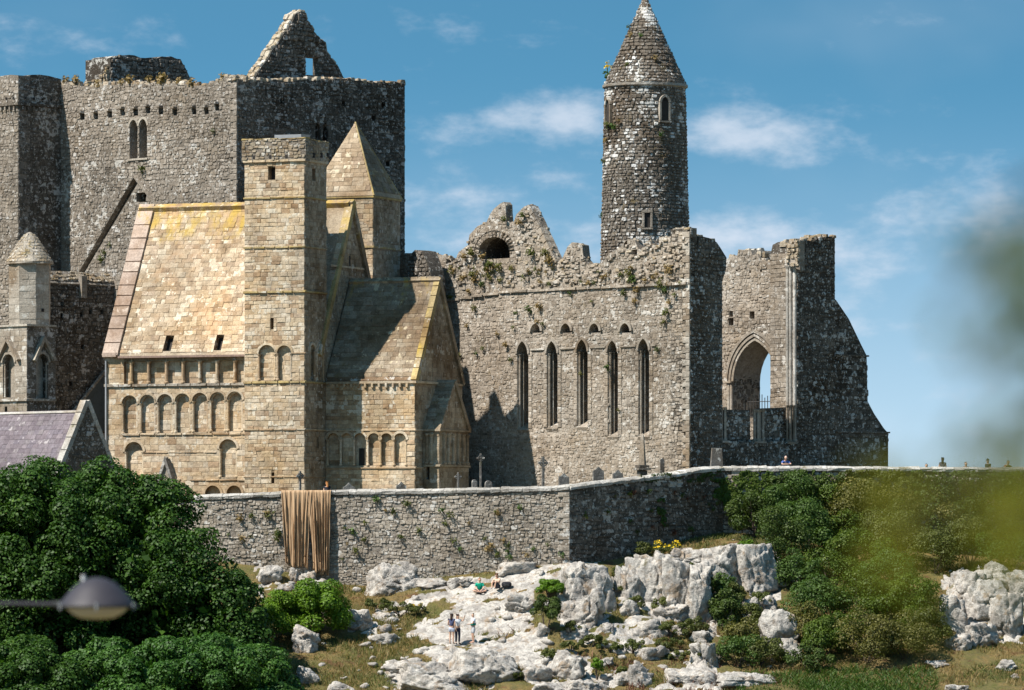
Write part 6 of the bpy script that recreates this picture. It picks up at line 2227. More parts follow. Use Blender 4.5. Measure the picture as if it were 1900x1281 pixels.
def rubble():
    """loose broken limestone lying about the outcrops: more than anyone could count"""
    rng = np.random.RandomState(90)
    V0, F0 = ico(2)
    Vs, Fs = [], []
    o = 0
    n = 0
    while n < 260:
        px, py = rng.uniform(480, 1460), rng.uniform(1040, 1281)
        x_ = 1 if rng.uniform() < .75 else 0
        p = ground_hit(px, py)
        if p.y > wall_line(np.array([p.x]))[0] - .6: continue
        m = rock_mask(np.array([px]), np.array([py]), np.array([p.x]), np.array([p.y]))[0]
        near = fbm(np.array([p.x * .5]), np.array([p.y * .5]), 95)[0]
        if m < .5 and near < .15: continue
        if in_poly(np.array([px]), np.array([py]), ROCKY[0])[0] and rng.uniform() < .85: continue
        if 800 < px < 920 and 1170 < py < 1225 or 860 < px < 970 and 1075 < py < 1125: continue
        s = .09 + .34 * rng.uniform() ** 2.6
        N = rng.normal(size=(9, 3)); N /= np.linalg.norm(N, axis=1, keepdims=True)
        D = rng.uniform(.5, 1, 9)
        d = V0 @ N.T
        r = np.min(np.where(d > .05, D / np.maximum(d, .05), 1.3), axis=1)
        V = V0 * r[:, None] * np.array([1.25, 1, .7]) * s
        a = rng.uniform(0, 6.28)
        V = V @ np.array([[math.cos(a), math.sin(a), 0], [-math.sin(a), math.cos(a), 0], [0, 0, 1]])
        Vs.append(V + np.array(p) + np.array([0, .1, s * .2])); Fs.append(F0 + o); o += len(V0); n += 1
    ob = mesh_np('limestone_rubble', np.concatenate(Vs), np.concatenate(Fs), ROCKM)
    flag(ob, kind='stuff')


rubble()


# ------------------------------------------------------------------ turf, heath and ground cover
def blades(name, n, mat, pick, hgt, wid, lean=.5, seed=1, per=1):
    rng = np.random.RandomState(seed)
    x = rng.uniform(-14, 36, n * 3); y = rng.uniform(298, 324, n * 3)
    z = ground(x, y)
    px, py = 950 + x / (K * y), 1000 - z / (K * y)
    ok = pick(px, py, x, y, rng) & (y < wall_line(x) - .15)
    x, y, z = x[ok][:n], y[ok][:n], z[ok][:n]
    m = len(x)
    z = z - .02
    hh = hgt * rng.uniform(.5, 1.5, m); a = rng.uniform(0, 2 * np.pi, m)
    ww = wid * rng.uniform(.6, 1.4, m)
    lx, ly = rng.normal(size=m) * lean * hh, rng.normal(size=m) * lean * hh
    b = np.stack([x, y, z], 1)
    d = np.stack([np.cos(a), np.sin(a), 0 * a], 1) * ww[:, None] / 2
    tip = b + np.stack([lx, ly, hh], 1)
    V = np.stack([b - d, b + d, tip + d * .3, tip - d * .3], 1).reshape(-1, 3)
    o = mesh_np(name, V, np.arange(m * 4).reshape(-1, 4), mat)
    flag(o, kind='stuff')


notrock = lambda px, py, x, y, rng: (rock_mask(px, py, x, y) < .5)
blades('dry_grass', 42000, L['dry'], lambda px, py, x, y, r: notrock(px, py, x, y, r) & (fbm(x * .4, y * .4, 60) > -.25), .20, .035, .55, 61)
blades('green_grass', 52000, L['grass'], lambda px, py, x, y, r: notrock(px, py, x, y, r) & (fbm(x * .33 + 5, y * .33, 62) > -.15), .15, .04, .5, 63)
blades('withered_heath', 16000, L['heath'], lambda px, py, x, y, r: (fbm(x * .55, y * .55, 66) > .38) & (px > 900) & (px < 1450) & (py > 1090) & (rock_mask(px, py, x, y) < .5), .30, .06, .7, 67)
blades('lush_ground_cover', 42000, L['lush'], lambda px, py, x, y, r: (py > 1243 + 14 * fbm(x * .5, y * .5, 70)) & (px > 1370) & (px < 1740 + 10 * fbm(x, y, 71)), .26, .075, .95, 71)


# ------------------------------------------------------------------ trees
def gz(x, y): return float(ground(x, y)[0])


def px_tree(name, label, px, py, Y, rx, rz, **kw):
    s = K * Y
    c = at(px, py, Y)
    foot = (c.x, c.y, gz(c.x, c.y))
    ex = [((wx(a, Y + d), Y + d, wz(b, Y + d)), (r * s, r * s * .9, r2 * s), n) for a, b, d, r, r2, n in kw.pop('lobes_px', [])]
    return tree(name, label, tuple(c), (rx * s, rx * s * .85, rz * s), kw.pop('nclump'), kw.pop('csize'), kw.pop('nleaf'), kw.pop('lsize'), kw.pop('mat'), 0, foot, extra=ex or None, **kw)


px_tree('sycamore_tree', 'big dark green broadleaf tree filling the left below the slate roof', 95, 1085, 305, 232, 185, nclump=330, csize=.95, nleaf=150000, lsize=.20, mat=L['sycamore'], seed=4,
        lobes_px=[(285, 985, -1, 84, 96, 50), (200, 935, 0, 110, 70, 40), (55, 925, -1, 110, 70, 40), (320, 1070, -3, 90, 90, 45), (395, 1120, -3, 82, 84, 45), (440, 1165, -4, 62, 66, 30)], low=-.75)
px_tree('round_tree', 'rounded mid green tree lowest in the photo, right of the other treetops', 370, 1300, 297, 196, 122, nclump=170, csize=.72, nleaf=75000, lsize=.17, mat=L['front'], seed=8, low=-.5)
px_tree('shaded_tree', 'low dark treetop under the street lamp at bottom left corner', 40, 1300, 296, 165, 108, nclump=120, csize=.75, nleaf=48000, lsize=.18, mat=L['sycamore'], seed=9, low=-.5)
px_tree('rounded_tree', 'small bushy tree between the lamp and the lowest round tree', 195, 1265, 299, 92, 80, nclump=70, csize=.6, nleaf=30000, lsize=.17, mat=L['front'], seed=12, low=-.5)


def px_bush(name, label, px, py, rx, rz, n, ls, mat, seed, dy=0.0, group=None, flowers=None, cat='bush', foot_py=None, nclump=14, depth=.8):
    p = ground_hit(px, foot_py if foot_py else py + rz * .8)
    Y = p.y + dy
    s = K * Y
    c = at(px, py, Y)
    return bush(name, label, tuple(c), (rx * s, rx * s * depth, rz * s), n, ls, mat, (c.x, c.y, min(c.z - rz * s * .5, gz(c.x, c.y) + .05)), nclump, None, cat, group, seed, flowers)


px_bush('round_bush', 'bright green round bush above the pointed white boulder', 585, 1142, 58, 54, 16000, .15, L['bright'], 21, 0, nclump=40)
px_bush('round_bush', 'bright green low bush between the big dark tree and the rounder bright bush', 512, 1155, 46, 52, 10000, .14, L['bright'], 22, .6, nclump=30)
px_bush('creeping_shrub', 'light green creeper spilling over the rock right of the two seated people', 1020, 1092, 34, 17, 4200, .10, L['bright'], 23, -.3, nclump=18)
px_bush('shrub', 'dark green shrub growing under the creeper on the rock', 1012, 1138, 28, 36, 4200, .11, L['ivy'], 24, -.6, nclump=16)
px_bush('shrub', 'small yellow green shrub at the foot of the rocks near the bottom edge', 1108, 1240, 14, 24, 1500, .10, L['bright'], 25, -.3)
px_bush('ragwort', 'clump of yellow flowers growing at the foot of the shaded wall', 1236, 1020, 24, 18, 2200, .09, L['olive'], 26, -.2, flowers=(L['gorse'], 170, .10, .05), cat='plant')
px_bush('ragwort', 'small yellow flowered plant in the grass left of the seated people', 776, 1130, 13, 9, 800, .08, L['olive'], 27, -.3, flowers=(L['gorse'], 35, .09, .2), cat='plant')
px_bush('weed', 'pale grey green weed beside the yellow flowers under the shaded wall', 1195, 1022, 18, 15, 1300, .09, L['olive'], 28, -.2, cat='plant')
px_bush('shrub', 'yellow green shrub on the cliff edge beside the white rock', 1388, 1022, 22, 16, 1900, .10, L['bright'], 29, -.3)
G1 = 'olive green shrubs on the steep bank below the wall'
right = [(1372, 945, 26, 34), (1400, 960, 46, 46), (1462, 930, 60, 62), (1440, 1010, 60, 50), (1500, 985, 62, 58), (1525, 915, 62, 52), (1478, 1062, 46, 40), (1540, 1050, 60, 52), (1590, 960, 68, 62), (1598, 1040, 58, 50), (1650, 920, 66, 56), (1665, 1000, 66, 56),
         (1720, 950, 62, 60), (1735, 1030, 48, 40), (1780, 930, 60, 62), (1800, 1010, 52, 50), (1850, 930, 62, 66), (1880, 1015, 56, 55), (1925, 940, 55, 66), (1520, 1130, 66, 52), (1590, 1120, 60, 52), (1650, 1080, 62, 50), (1690, 1120, 56, 56), (1610, 1190, 66, 48), (1530, 1190, 48, 38),
         (1680, 1190, 56, 42), (1720, 1170, 42, 40), (1380, 1180, 40, 32), (1410, 1210, 44, 28), (1350, 1150, 26, 34), (1392, 1150, 30, 26), (1500, 1225, 44, 22), (1342, 1092, 30, 26), (1348, 1128, 36, 30), (1372, 1210, 40, 30), (1570, 1000, 60, 40), (1630, 1130, 50, 40), (1560, 1170, 50, 36), (1490, 1165, 44, 36), (1660, 1150, 50, 40)]
RIGHT_LABELS = ['bright shrub hanging at the bend of the wall under the hanging ivy', 'shrub right of the bend of the wall, above the cliff top', 'shrub below the leaning person, close to the wall', 'shrub above the highest white block of the cliff, left part of the bank', 'shrub one step right of and lower than the one below the leaning person',
    'shrub high on the bank below the last stretch of choir wall', 'shrub at the upper right corner of the white cliff', 'shrub in the middle of the bank, right of the cliff', 'shrub high on the bank under the stepped buttress', 'shrub in the middle of the bank, straight below the buttress',
    'blurred shrub high on the bank just right of the buttress', 'blurred shrub in mid bank, right of the buttress', 'shrub below the leftmost head on the east wall', 'shrub above the left edge of the right hand rock face', 'shrub below the third head on the east wall',
    'shrub above the middle of the right hand rock face', 'shrub below the rightmost person on the east wall', 'shrub above the right end of the right hand rock face', 'shrub at the right edge of the photo below the wall', 'shrub right of the cliff, level with its foot',
    'low shrub in the middle of the lower bank', 'blurred shrub in the middle of the bank, left of the right hand rock face', 'shrub touching the left side of the right hand rock face', 'shrub at the bottom of the bank above the lush green growth', 'shrub just right of the square-cut block of rock',
    'shrub at the foot of the bank left of the right hand rock face', 'small shrub at the left foot of the right hand rock face', 'shrub in the gully below the cliff, left of the square-cut block', 'shrub below and left of the square-cut block', 'small shrub in the dark cleft at the right of the cliff',
    'small shrub just above the square-cut block', 'low shrub in front of the bank, at the edge of the lush green growth', 'little shrub growing from the face of the cliff', 'shrub filling the upper part of the dark cleft right of the cliff', 'shrub low in the gully left of the square-cut block', 'shrub tucked between the upper and the middle bushes below the buttress', 'shrub at the left of the blurred lower bank',
    'shrub low on the bank between the cliff and the blurred leaves', 'lowest shrub right of the square-cut block, before the blurred ones', 'shrub low on the bank before the right hand rock face']
mats = [L['olive'], L['ivy_bright'], L['ivy'], L['scrub'], L['lush']]
for i, (px, py, rx, rz) in enumerate(right):
    if py - rz * 1.2 < 880: py = 880 + rz * 1.2
    px_bush('bank_shrub', RIGHT_LABELS[i], px, py, rx, rz * 1.06, int(rx * rz * 1.9) + 900, .125, mats[(i * 7 + i // 3) % 5], 40 + i, .4 if py < 960 else 0, G1, None, 'shrub',
            foot_py=min(py + rz, 1010) if py < 960 else None, nclump=20)
LOW_LABELS = ['left of the tall narrow cleft below the shaded wall corner', 'at the foot of the cliff, middle', 'at the foot of the cliff, right of its middle', 'on the turf below the split boulders', 'under the split boulders right of the dark shrub', 'low beside the upright block under the cliff', 'above the largest white boulder', 'on the slope left of the small yellow flowers',
    'in the grass right of the brownish boulder', 'on the turf in the middle below the cliff', 'on the turf between the cliff and the flat ledges', 'between the split boulders and the cliff', 'at the upper left end of the cliff', 'at the foot of the left cliff blocks', 'at the foot of the second cliff block', 'in the joint near the top of the cliff', 'in the dark joint right of the cliff middle', 'in the joint left of the last cliff block',
    'under the last cliff block', 'right of the white slab below the dark shrub', 'on the turf right of the white slab', 'at the lower right corner of the white slab', 'on the slope above the flat ledges', 'beside the square-cut block on its left', 'between the lowest rocks right of the middle', 'right of the largest white boulder']
G2 = 'bracken and low growth between the rocks'
for i, (px, py, rx, rz) in enumerate([(1150, 1090, 16, 14), (1245, 1170, 34, 16), (1290, 1165, 26, 18), (1130, 1200, 30, 12), (1060, 1200, 22, 10), (1330, 1210, 20, 16), (900, 1235, 12, 8), (742, 1130, 40, 12), (700, 1120, 26, 12), (1175, 1200, 26, 12), (1280, 1220, 40, 12), (1120, 1085, 12, 16), (1152, 1062, 14, 16), (1180, 1122, 20, 14), (1226, 1124, 18, 14), (1284, 1066, 14, 22), (1322, 1100, 16, 30), (1366, 1108, 18, 26), (1412, 1114, 20, 14), (1060, 1165, 18, 12), (1098, 1190, 24, 12), (1020, 1215, 16, 12), (1240, 1195, 30, 12), (1420, 1170, 20, 20), (1160, 1250, 24, 12), (960, 1255, 16, 10)]):
    px_bush('undergrowth_plant', 'low olive plant ' + LOW_LABELS[i], px, py, rx, rz, 700 + rx * rz * 3, .09, L['olive'] if i % 3 else L['grass'], 90 + i, -.15, G2, None, 'plant')


# ------------------------------------------------------------------ ivy and plants on the walls
def wall_pos(px, py, out=.05):
    """point of the enclosure wall's face seen at a photo pixel"""
    t = (px - 950) * K
    for A, B in ((WA0, WA1), (WA1, WB1), (WB1, WC1)):
        U = (B - A).normalized()
        s = (t * A.y - A.x) / (U.x - t * U.y)
        if -.01 <= s <= (B - A).length:
            Y = A.y + U.y * s
            n = U.cross(Vector((0, 0, 1)))
            return Vector((t * Y, Y, wz(py, Y))) + n * out, n, U


def ivy(label, poly, n, size, mat, seed, thick=.25):
    rng = np.random.RandomState(seed)
    xs = [p[0] for p in poly]; ys = [p[1] for p in poly]
    px, py = rng.uniform(min(xs), max(xs), n * 3), rng.uniform(min(ys), max(ys), n * 3)
    ok = in_poly(px + fbm(px * .05, py * .05, seed) * 14, py + fbm(px * .05 + 3, py * .05, seed + 1) * 14, poly) & (fbm(px * .09, py * .09, seed + 2) > -.5)
    px, py = px[ok][:n], py[ok][:n]
    C, Nn = [], []
    bul = fbm(px * .06, py * .06, seed + 5) * .5 + .5
    for a, b, q in zip(px, py, bul):
        r = wall_pos(a, b, .06 + thick * max(0, q) * rng.uniform(.3, 1))
        if r is None: continue
        C.append(r[0][:]); Nn.append((r[1] + Vector((0, 0, .5)))[:])
    C, Nn = np.array(C), np.array(Nn) + rng.normal(size=(len(C), 3)) * .45
    V, F = leaf_quads(C, Nn, size, .85, rng)
    c = Vector(C.mean(axis=0))
    T = Thing('ivy', label, 'ivy', c)
    mesh_np('foliage', V, F, mat, T.o)
    mb = MB()
    for k in range(5):
        i, j = rng.randint(len(C), size=2)
        a, b = wall_pos(px[i], py[i], .05), wall_pos(px[i] + rng.uniform(-8, 8), min(py[i] + 50, max(ys)), .05)
        if a and b: mb.tube([a[0], a[0].lerp(b[0], .5), b[0]], .025, 5)
    T.part('stem', mb, BARK)


ivy('green ivy hanging over the coping where the shaded wall bends', [(1315, 885), (1400, 872), (1445, 880), (1440, 930), (1400, 975), (1365, 985), (1345, 940)], 5200, .12, L['ivy_bright'], 201, .2)
ivy('dark ivy sheet over the wall below the leaning person', [(1430, 872), (1560, 874), (1580, 930), (1560, 1000), (1470, 1010), (1440, 960)], 8000, .14, L['ivy'], 202, .5)
ivy('olive ivy along the middle of the east wall', [(1555, 872), (1700, 874), (1710, 1010), (1560, 1010)], 9000, .14, L['olive'], 203, .5)
ivy('green ivy covering the far right end of the east wall', [(1690, 874), (1960, 876), (1960, 1030), (1700, 1030)], 13000, .14, L['ivy'], 204, .6)
ivy('thin strand of green ivy hanging down the shaded wall', [(1218, 925), (1232, 925), (1234, 960), (1228, 985), (1220, 965)], 420, .11, L['lush'], 205, .15)
ivy('thin fringe of ivy along the coping of the shaded wall', [(1180, 884), (1260, 880), (1335, 872), (1335, 884), (1260, 890), (1190, 895)], 900, .10, L['ivy'], 206, .1)


def tuft(name, label, p, n, size, count, mat, group, seed, hang=.2, flower=None):
    rng = np.random.RandomState(seed)
    p = np.array(p)
    d = rng.normal(size=(count, 3)) * .6 + np.array(n) * .7 + np.array([0, 0, .35 - hang])
    d /= np.linalg.norm(d, axis=1, keepdims=True)
    C = p + d * size * rng.uniform(.15, 1, (count, 1))
    V, F = leaf_quads(C, d + rng.normal(size=d.shape) * .5, size * .5, .55, rng)
    o = mesh_np(name, V, F, mat, loc=p)
    flag(o, label, 'plant', group)
    return o


g3, g4 = 'small plants rooted in the front wall', 'small plants rooted in the ruined choir wall'
rs = random.Random(77)
for i in range(46):
    px, py = (rs.uniform(630, 1050), rs.uniform(925, 1040)) if i < 34 else (rs.uniform(370, 520), rs.uniform(930, 1010))
    if i < 6: px, py = ((640, 980), (655, 985), (935, 1003), (920, 950), (900, 1000), (990, 1020))[i]
    q = wall_pos(px, py, .06)
    tuft('wall_plant', 'small green or brown plant rooted in the sunlit front wall', q[0], q[1], rs.uniform(.16, .36), rs.randint(26, 60), (L['olive'], L['lush'], L['dry'], L['olive'])[i % 4], g3, 300 + i)
for i in range(22):
    px = rs.uniform(1065, 1330); py = rs.uniform(905, 1000)
    q = wall_pos(px, py, .06)
    tuft('wall_plant', 'small plant rooted in the shaded stretch of the front wall', q[0], q[1], rs.uniform(.16, .34), rs.randint(24, 50), (L['olive'], L['ivy'], L['heath'])[i % 3], 'small plants rooted in the shaded wall', 360 + i)
big = [(838, 552, .4), (880, 512, .5), (897, 528, .45), (872, 540, .35), (905, 500, .45), (1172, 508, .6), (1178, 520, .6), (1184, 540, .5), (1160, 545, .45), (1228, 528, .6), (1236, 540, .5), (1244, 562, .4), (1240, 580, .5), (1234, 598, .45), (1130, 682, .45), (942, 640, .4), (950, 668, .35), (1080, 694, .3), (1222, 648, .35),
       (868, 605, .3), (898, 648, .3), (855, 660, .35), (886, 656, .3), (1000, 598, .35), (1010, 602, .3), (1150, 762, .25), (960, 582, .35), (925, 620, .3), (1255, 548, .35), (882, 572, .4), (985, 575, .5), (1003, 570, .5), (955, 608, .3), (1100, 560, .3), (1060, 545, .3), (1180, 560, .4)]
for i, (px, py, s) in enumerate(big):
    u = CF.u_at(px, VS)
    p = CF.pt(u, VS, CF.z_at(py, u, VS)) - CF.N * .1
    tuft('wall_plant', 'tuft of green or brown growth rooted in the ruined choir south wall', p, -CF.N, s * .68, int(34 + s * 70), (L['olive'], L['scrub'], L['ivy'], L['dry'])[i % 4], g4, 400 + i)
for i in range(60):
    px = rs.choice([rs.uniform(832, 1040), rs.uniform(832, 1040), rs.uniform(1040, 1270)])
    u = CF.u_at(px, VS)
    py = rs.uniform(495, 530)
    p = CF.pt(u, VS, CF.z_at(py, u, VS)) - CF.N * .12
    tuft('wall_plant', 'tuft of dry or green growth among the broken stones above the string course', p, -CF.N, rs.uniform(.14, .32), rs.randint(26, 50), (L['dry'], L['olive'], L['scrub'], L['dry'])[i % 4], 'plants among the broken wall head of the choir', 460 + i)
for i, (px, py, s) in enumerate([(900, 478, .5), (915, 492, .6), (930, 495, .5), (968, 412, .45), (940, 408, .4), (1018, 470, .55), (1026, 484, .6), (975, 400, .4), (880, 470, .5), (866, 476, .45), (990, 470, .5)]):
    u = CF.u_at(px, VS)
    p = CF.pt(u, VS, CF.z_at(py, u, VS)) - CF.N * .2
    tuft('wall_plant', 'tuft of yellow grass or weeds around the broken vault arch', p, -CF.N, s * .75, 70, (L['dry'], L['olive'], L['scrub'])[i % 3], 'plants round the broken vault', 560 + i)
for i, (px, py, s) in enumerate([(240, 152, .5), (300, 150, .6), (225, 156, .4), (330, 154, .4), (355, 156, .45), (120, 150, .4), (140, 152, .5), (180, 158, .4), (275, 150, .4), (410, 146, .4)]):
    u = CF.u_at(px, 0)
    p = CF.pt(u, .2, CF.z_at(py, u, 0))
    tuft('ledge_grass', 'tuft of dry yellow grass on top of the big square tower', p, -CF.N, s, 70, L['dry'], 'dry grass on the tower top', 580 + i, -.4)
for i, (px, py, s) in enumerate([(265, 315, .4), (195, 470, .3), (205, 455, .25), (398, 245, .25), (190, 482, .35)]):
    u = CF.u_at(px, 0)
    p = CF.pt(u, -.05, CF.z_at(py, u, 0))
    tuft('wall_plant', 'small weed rooted in the south face of the big square tower', p, -CF.N, s, 44, L['olive'], 'weeds on the tower face', 595 + i)
Yt = 353 - 2.55
for i, (px, py, s) in enumerate([(1128, 232, .35), (1140, 235, .4), (1126, 262, .3), (1168, 50, .25), (1190, 68, .3), (1213, 110, .4), (1166, 120, .3), (1225, 250, .3), (1150, 225, .25), (1121, 300, .3), (1118, 400, .3), (1172, 66, .3)]):
    dx = (px - 1197) * K * 353
    rr = (79 if py > 160 else 76 * (py + 6) / 165) * K * 353
    yy = 353 - math.sqrt(max(.02, rr * rr - dx * dx))
    p = at(px, py, yy)
    n = Vector((dx, yy - 353, 0)).normalized()
    tuft('wall_plant', 'small weed growing from the joints of the round tower', p, n, s, 40, (L['olive'], L['lush'], L['dry'])[i % 3], 'weeds on the round tower', 610 + i)
p = at(1127, 148, 353)
o = tuft('ragwort', 'single tall yellow flowered weed on the left eave of the round tower', p, (0, 0, 1), .55, 46, L['lush'], None, 640, -.8)
V, F = leaf_quads(np.array(p)[None] + np.array([[0, 0, .9]]) + NP.normal(size=(26, 3)) * .13, NP.normal(size=(26, 3)), .16, .9)
mesh_np('blossom', V - np.array(p) * 0, F, L['gorse'], o)
mb = MB(); mb.tube([p + Vector((0, 0, -.3)), p + Vector((0, 0, .9))], .03, 5); mesh('stem', mb, L['lush'], o)

# ------------------------------------------------------------------ hessian hung over the wall
def hessian():
    A, n, U = wall_pos(523, 912, 0)
    P = WALL_P and None
    d = (WA1 - WA0).normalized()
    Pl = Plane((WA0.x, WA0.y, 0), d, (0, 0, 1))
    m, t = new_mat('brown_hessian')
    g = t.n('ShaderNodeNewGeometry')
    pos = g.outputs['Position']
    st = t.noise(t.n('ShaderNodeVectorMath', {0: pos, 1: (9.0, 9.0, .10)}, operation='MULTIPLY').outputs[0], 1.0, 4, .6)
    wv = t.noise(t.n('ShaderNodeVectorMath', {0: pos, 1: (40, 40, 40)}, operation='MULTIPLY').outputs[0], 1.0, 3, .6)
    c = t.ramp(st, [(.34, (.15, .09, .05)), (.46, (.42, .28, .17)), (.6, (.52, .37, .235)), (.72, (.28, .18, .105))])
    c = t.mix(t.math('MULTIPLY', wv, .5), c, (.75, .7, .6), 'MULTIPLY')
    bp = t.n('ShaderNodeBump', {'Strength': .4, 'Distance': .02, 'Height': wv})
    bs = t.n('ShaderNodeBsdfPrincipled', {'Base Color': c, 'Roughness': .95, 'Specular IOR Level': .1, 'Normal': bp})
    t.n('ShaderNodeOutputMaterial', {0: bs})
    for k, (x0, x1, b0, b1, pyb, label) in enumerate(((523, 580, 533, 572, 1050, 'left brown hessian sheet hanging in folds down the front wall'), (571, 616, 583, 612, 1062, 'right brown hessian sheet hanging in folds to the rock'))):
        nx, nz = 64, 46
        zt = wz(913, 318.9)
        V = []
        so = lambda px: (lambda q: (q[0] - Pl.O).dot(Pl.U))(wall_pos(px, 950, 0))
        a0, a1, c0, c1 = so(x0), so(x1), so(b0), so(b1)
        zb = wz(pyb, 318.9)
        for j in range(nz + 1):
            f = j / nz
            for i in range(nx + 1):
                s = i / nx
                drop = max(0, (f - .12) / .88)
                sq = drop ** .7
                a = (a0 + (a1 - a0) * s) * (1 - sq) + (c0 + (c1 - c0) * s) * sq
                sw = s + .05 * math.sin(5.3 * s + 1 + k) + .03 * math.sin(13 * s + 2 * k) + .012 * math.sin(f * 5 + s * 21)
                ph = sw * 6.28 * (6 + k) + 1.6 * math.sin(s * 9 + k * 2)
                fold = (math.sin(ph + .3 * math.sin(f * 3)) * .5 + .5) ** 1.4 + .45 * math.sin(ph * 2.3 + k) * .5 + .35 * math.sin(ph * 3.7 + 1)
                a += .05 * math.sin(ph + 1.2) * drop
                fold = (fold * .17 + .05) * (.25 + .75 * min(1, drop * 2.5))
                if f < .12:
                    g_ = f / .12
                    z = zt + .06 + .02 * fold - .05 * (1 - g_) * 3 + .05 * math.sin(g_ * 1.57)
                    y = -.9 + 1.12 * g_
                else:
                    z = zt + .06 + (zb - zt - .06) * drop + (.12 * math.sin(s * 17 + k) + .08 * math.sin(s * 31)) * drop * (drop > .9)
                    y = .17 + .06 * drop
                V.append(Pl.pt(a, z, y + fold)[:])
        V = np.array(V)
        i = np.arange((nx + 1) * (nz + 1)).reshape(nz + 1, nx + 1)
        F = np.stack([i[:-1, :-1].ravel(), i[1:, :-1].ravel(), i[1:, 1:].ravel(), i[:-1, 1:].ravel()], 1)
        o = mesh_np('hessian_sheet', V, F, m, loc=V.mean(axis=0), smooth=True)
        sd = o.modifiers.new('thickness', 'SOLIDIFY'); sd.thickness = .03
        flag(o, label, 'cloth')


hessian()


# ------------------------------------------------------------------ graveyard behind the wall
def grave_plane(px, Y, turn=0.0):
    a = math.radians(turn)
    return Plane((wx(px, Y), Y, 0), (math.cos(a), math.sin(a), 0), (0, 0, 1))


def celtic_cross(label, px, py_top, Y, h, turn=20, mat='grave', slim=.72):
    P = grave_plane(px, Y, turn)
    zt = wz(py_top, Y)
    T = Thing('celtic_cross', label, 'cross', P.pt(0, zt - h - .6))
    s = h / 2.6 * slim
    mb = MB()
    zc = zt - .55 * s
    mb.box(P, -.13 * s, .13 * s, zt - h * .9, zt, -.1 * s, .1 * s, 0, .02)
    mb.box(P, -.48 * s, -.132 * s, zc - .11 * s, zc + .11 * s, -.09 * s, .09 * s, 0, .02)
    mb.box(P, .132 * s, .48 * s, zc - .11 * s, zc + .11 * s, -.09 * s, .09 * s, 0, .02)
    T.part('cross_shaft', mb, M[mat])
    mb = MB()
    n = 24
    vs, fs = [], []
    for i in range(n):
        a = 2 * math.pi * i / n
        for r, d in ((.27, -.06), (.27, .06), (.36, .06), (.36, -.06)):
            vs.append(P.pt(r * s * math.cos(a), zc + r * s * math.sin(a), d * s))
    for i in range(n):
        for j in range(4):
            o, e = i * 4, ((i + 1) % n) * 4
            fs.append((o + j, e + j, e + (j + 1) % 4, o + (j + 1) % 4))
    mb.add(vs, fs); T.part('ring', mb, M[mat])
    mb = MB(); mb.box(P, -.36 * s, .36 * s, zt - h - .5, zt - h * .9, -.3 * s, .3 * s, 0, .05); T.part('plinth', mb, M[mat])


def headstone(label, px, py_top, Y, w, h, style='round', turn=15, name='gravestone'):
    P = grave_plane(px, Y, turn)
    zt = wz(py_top, Y)
    if style == 'round': ol = arch(-w / 2, w / 2, zt - h - .6, zt - w / 2, False, 10)
    elif style == 'point': ol = [(-w / 2, zt - h - .6), (w / 2, zt - h - .6), (w / 2, zt - w * .38), (w * .3, zt - w * .3), (0, zt), (-w * .3, zt - w * .3), (-w / 2, zt - w * .38)]
    else: ol = [(-w / 2 * 1.15, zt - h - .6), (w / 2 * 1.15, zt - h - .6), (w / 2 * .82, zt), (-w / 2 * .7, zt + .02)]
    mb = MB(); mb.slab(P, ol, [], .2)
    o = mesh(name, mb, M['grave'], loc=P.pt(0, zt - h - .6))
    flag(o, label, 'gravestone')


celtic_cross('dark celtic cross before the corner of the golden chapel tower', 557, 874, 322.5, 2.0, 30)
headstone('small round gravestone right of the ginger haired person', 648, 896, 322.5, .7, .9, 'point')
headstone('small dark pointed gravestone before the chancel of the golden chapel', 745, 894, 321.5, .6, .8, 'point')
celtic_cross('pale celtic cross before the small east projection of the chapel', 850, 877, 321.0, 1.7, 10)
celtic_cross('tall slender celtic cross standing out against the dark shadow on the choir wall', 892, 842, 321.5, 2.6, 10, 'grave', .5)
headstone('low rounded gravestone just right of the tall slender cross', 907, 892, 321.0, .42, .8)
headstone('small white gravestone left of the tall slender cross', 881, 890, 320.5, .3, .8)
celtic_cross('broad weathered cross before the ruined choir, half in shadow', 1008, 848, 321.2, 2.4, 15)
headstone('pale square shouldered gravestone right of the broad weathered cross', 1047, 878, 319.6, .62, .9, 'point')
headstone('tall grey pointed gravestone, left of two side by side on the wall top', 1111, 866, 321.0, .66, 1.1, 'point')
headstone('low grey pointed gravestone, right of two side by side on the wall top', 1147, 872, 321.4, .62, .9, 'point')
headstone('thin dark marker stone right of the tapering obelisk', 1229, 850, 324.5, .26, 1.2, 'point')
headstone('leaning tapered slab before the shaded end of the choir', 1330, 832, 325.6, .8, 1.6, 'slab')
T = Thing('obelisk', 'pale tapering stone obelisk on a moulded base before the choir lancets', 'monument', at(1192, 880, 323.2))
P = grave_plane(1192, 323.2, 20)
z = lambda py: wz(py, 323.2)
mb = MB()
for d0, d1, b0, b1, c0, c1 in ((.25, .25, z(900), z(873), 0, 0), (.42, .42, z(873), z(868), 0, 0), (.34, .30, z(868), z(863), 0, 0)):
    mb.box(P, -d0, d0, b0, b1, -d0, d0, 0, .02)
T.part('pedestal', mb, M['grave'])
mb = MB(); mb.lathe((wx(1192, 323.2), 323.2, 0), [(.26, z(863)), (.13, z(812)), (.02, z(804))], 4, 0, math.radians(25)); T.part('shaft', mb, M['carved'])


# ------------------------------------------------------------------ people
SKIN = plain_mat('skin', (.55, .34, .24), .6, .08, 9, .02)


def cloth_mat(name, c, rough=.85): return plain_mat(name, c, rough, .15, 14, .1)


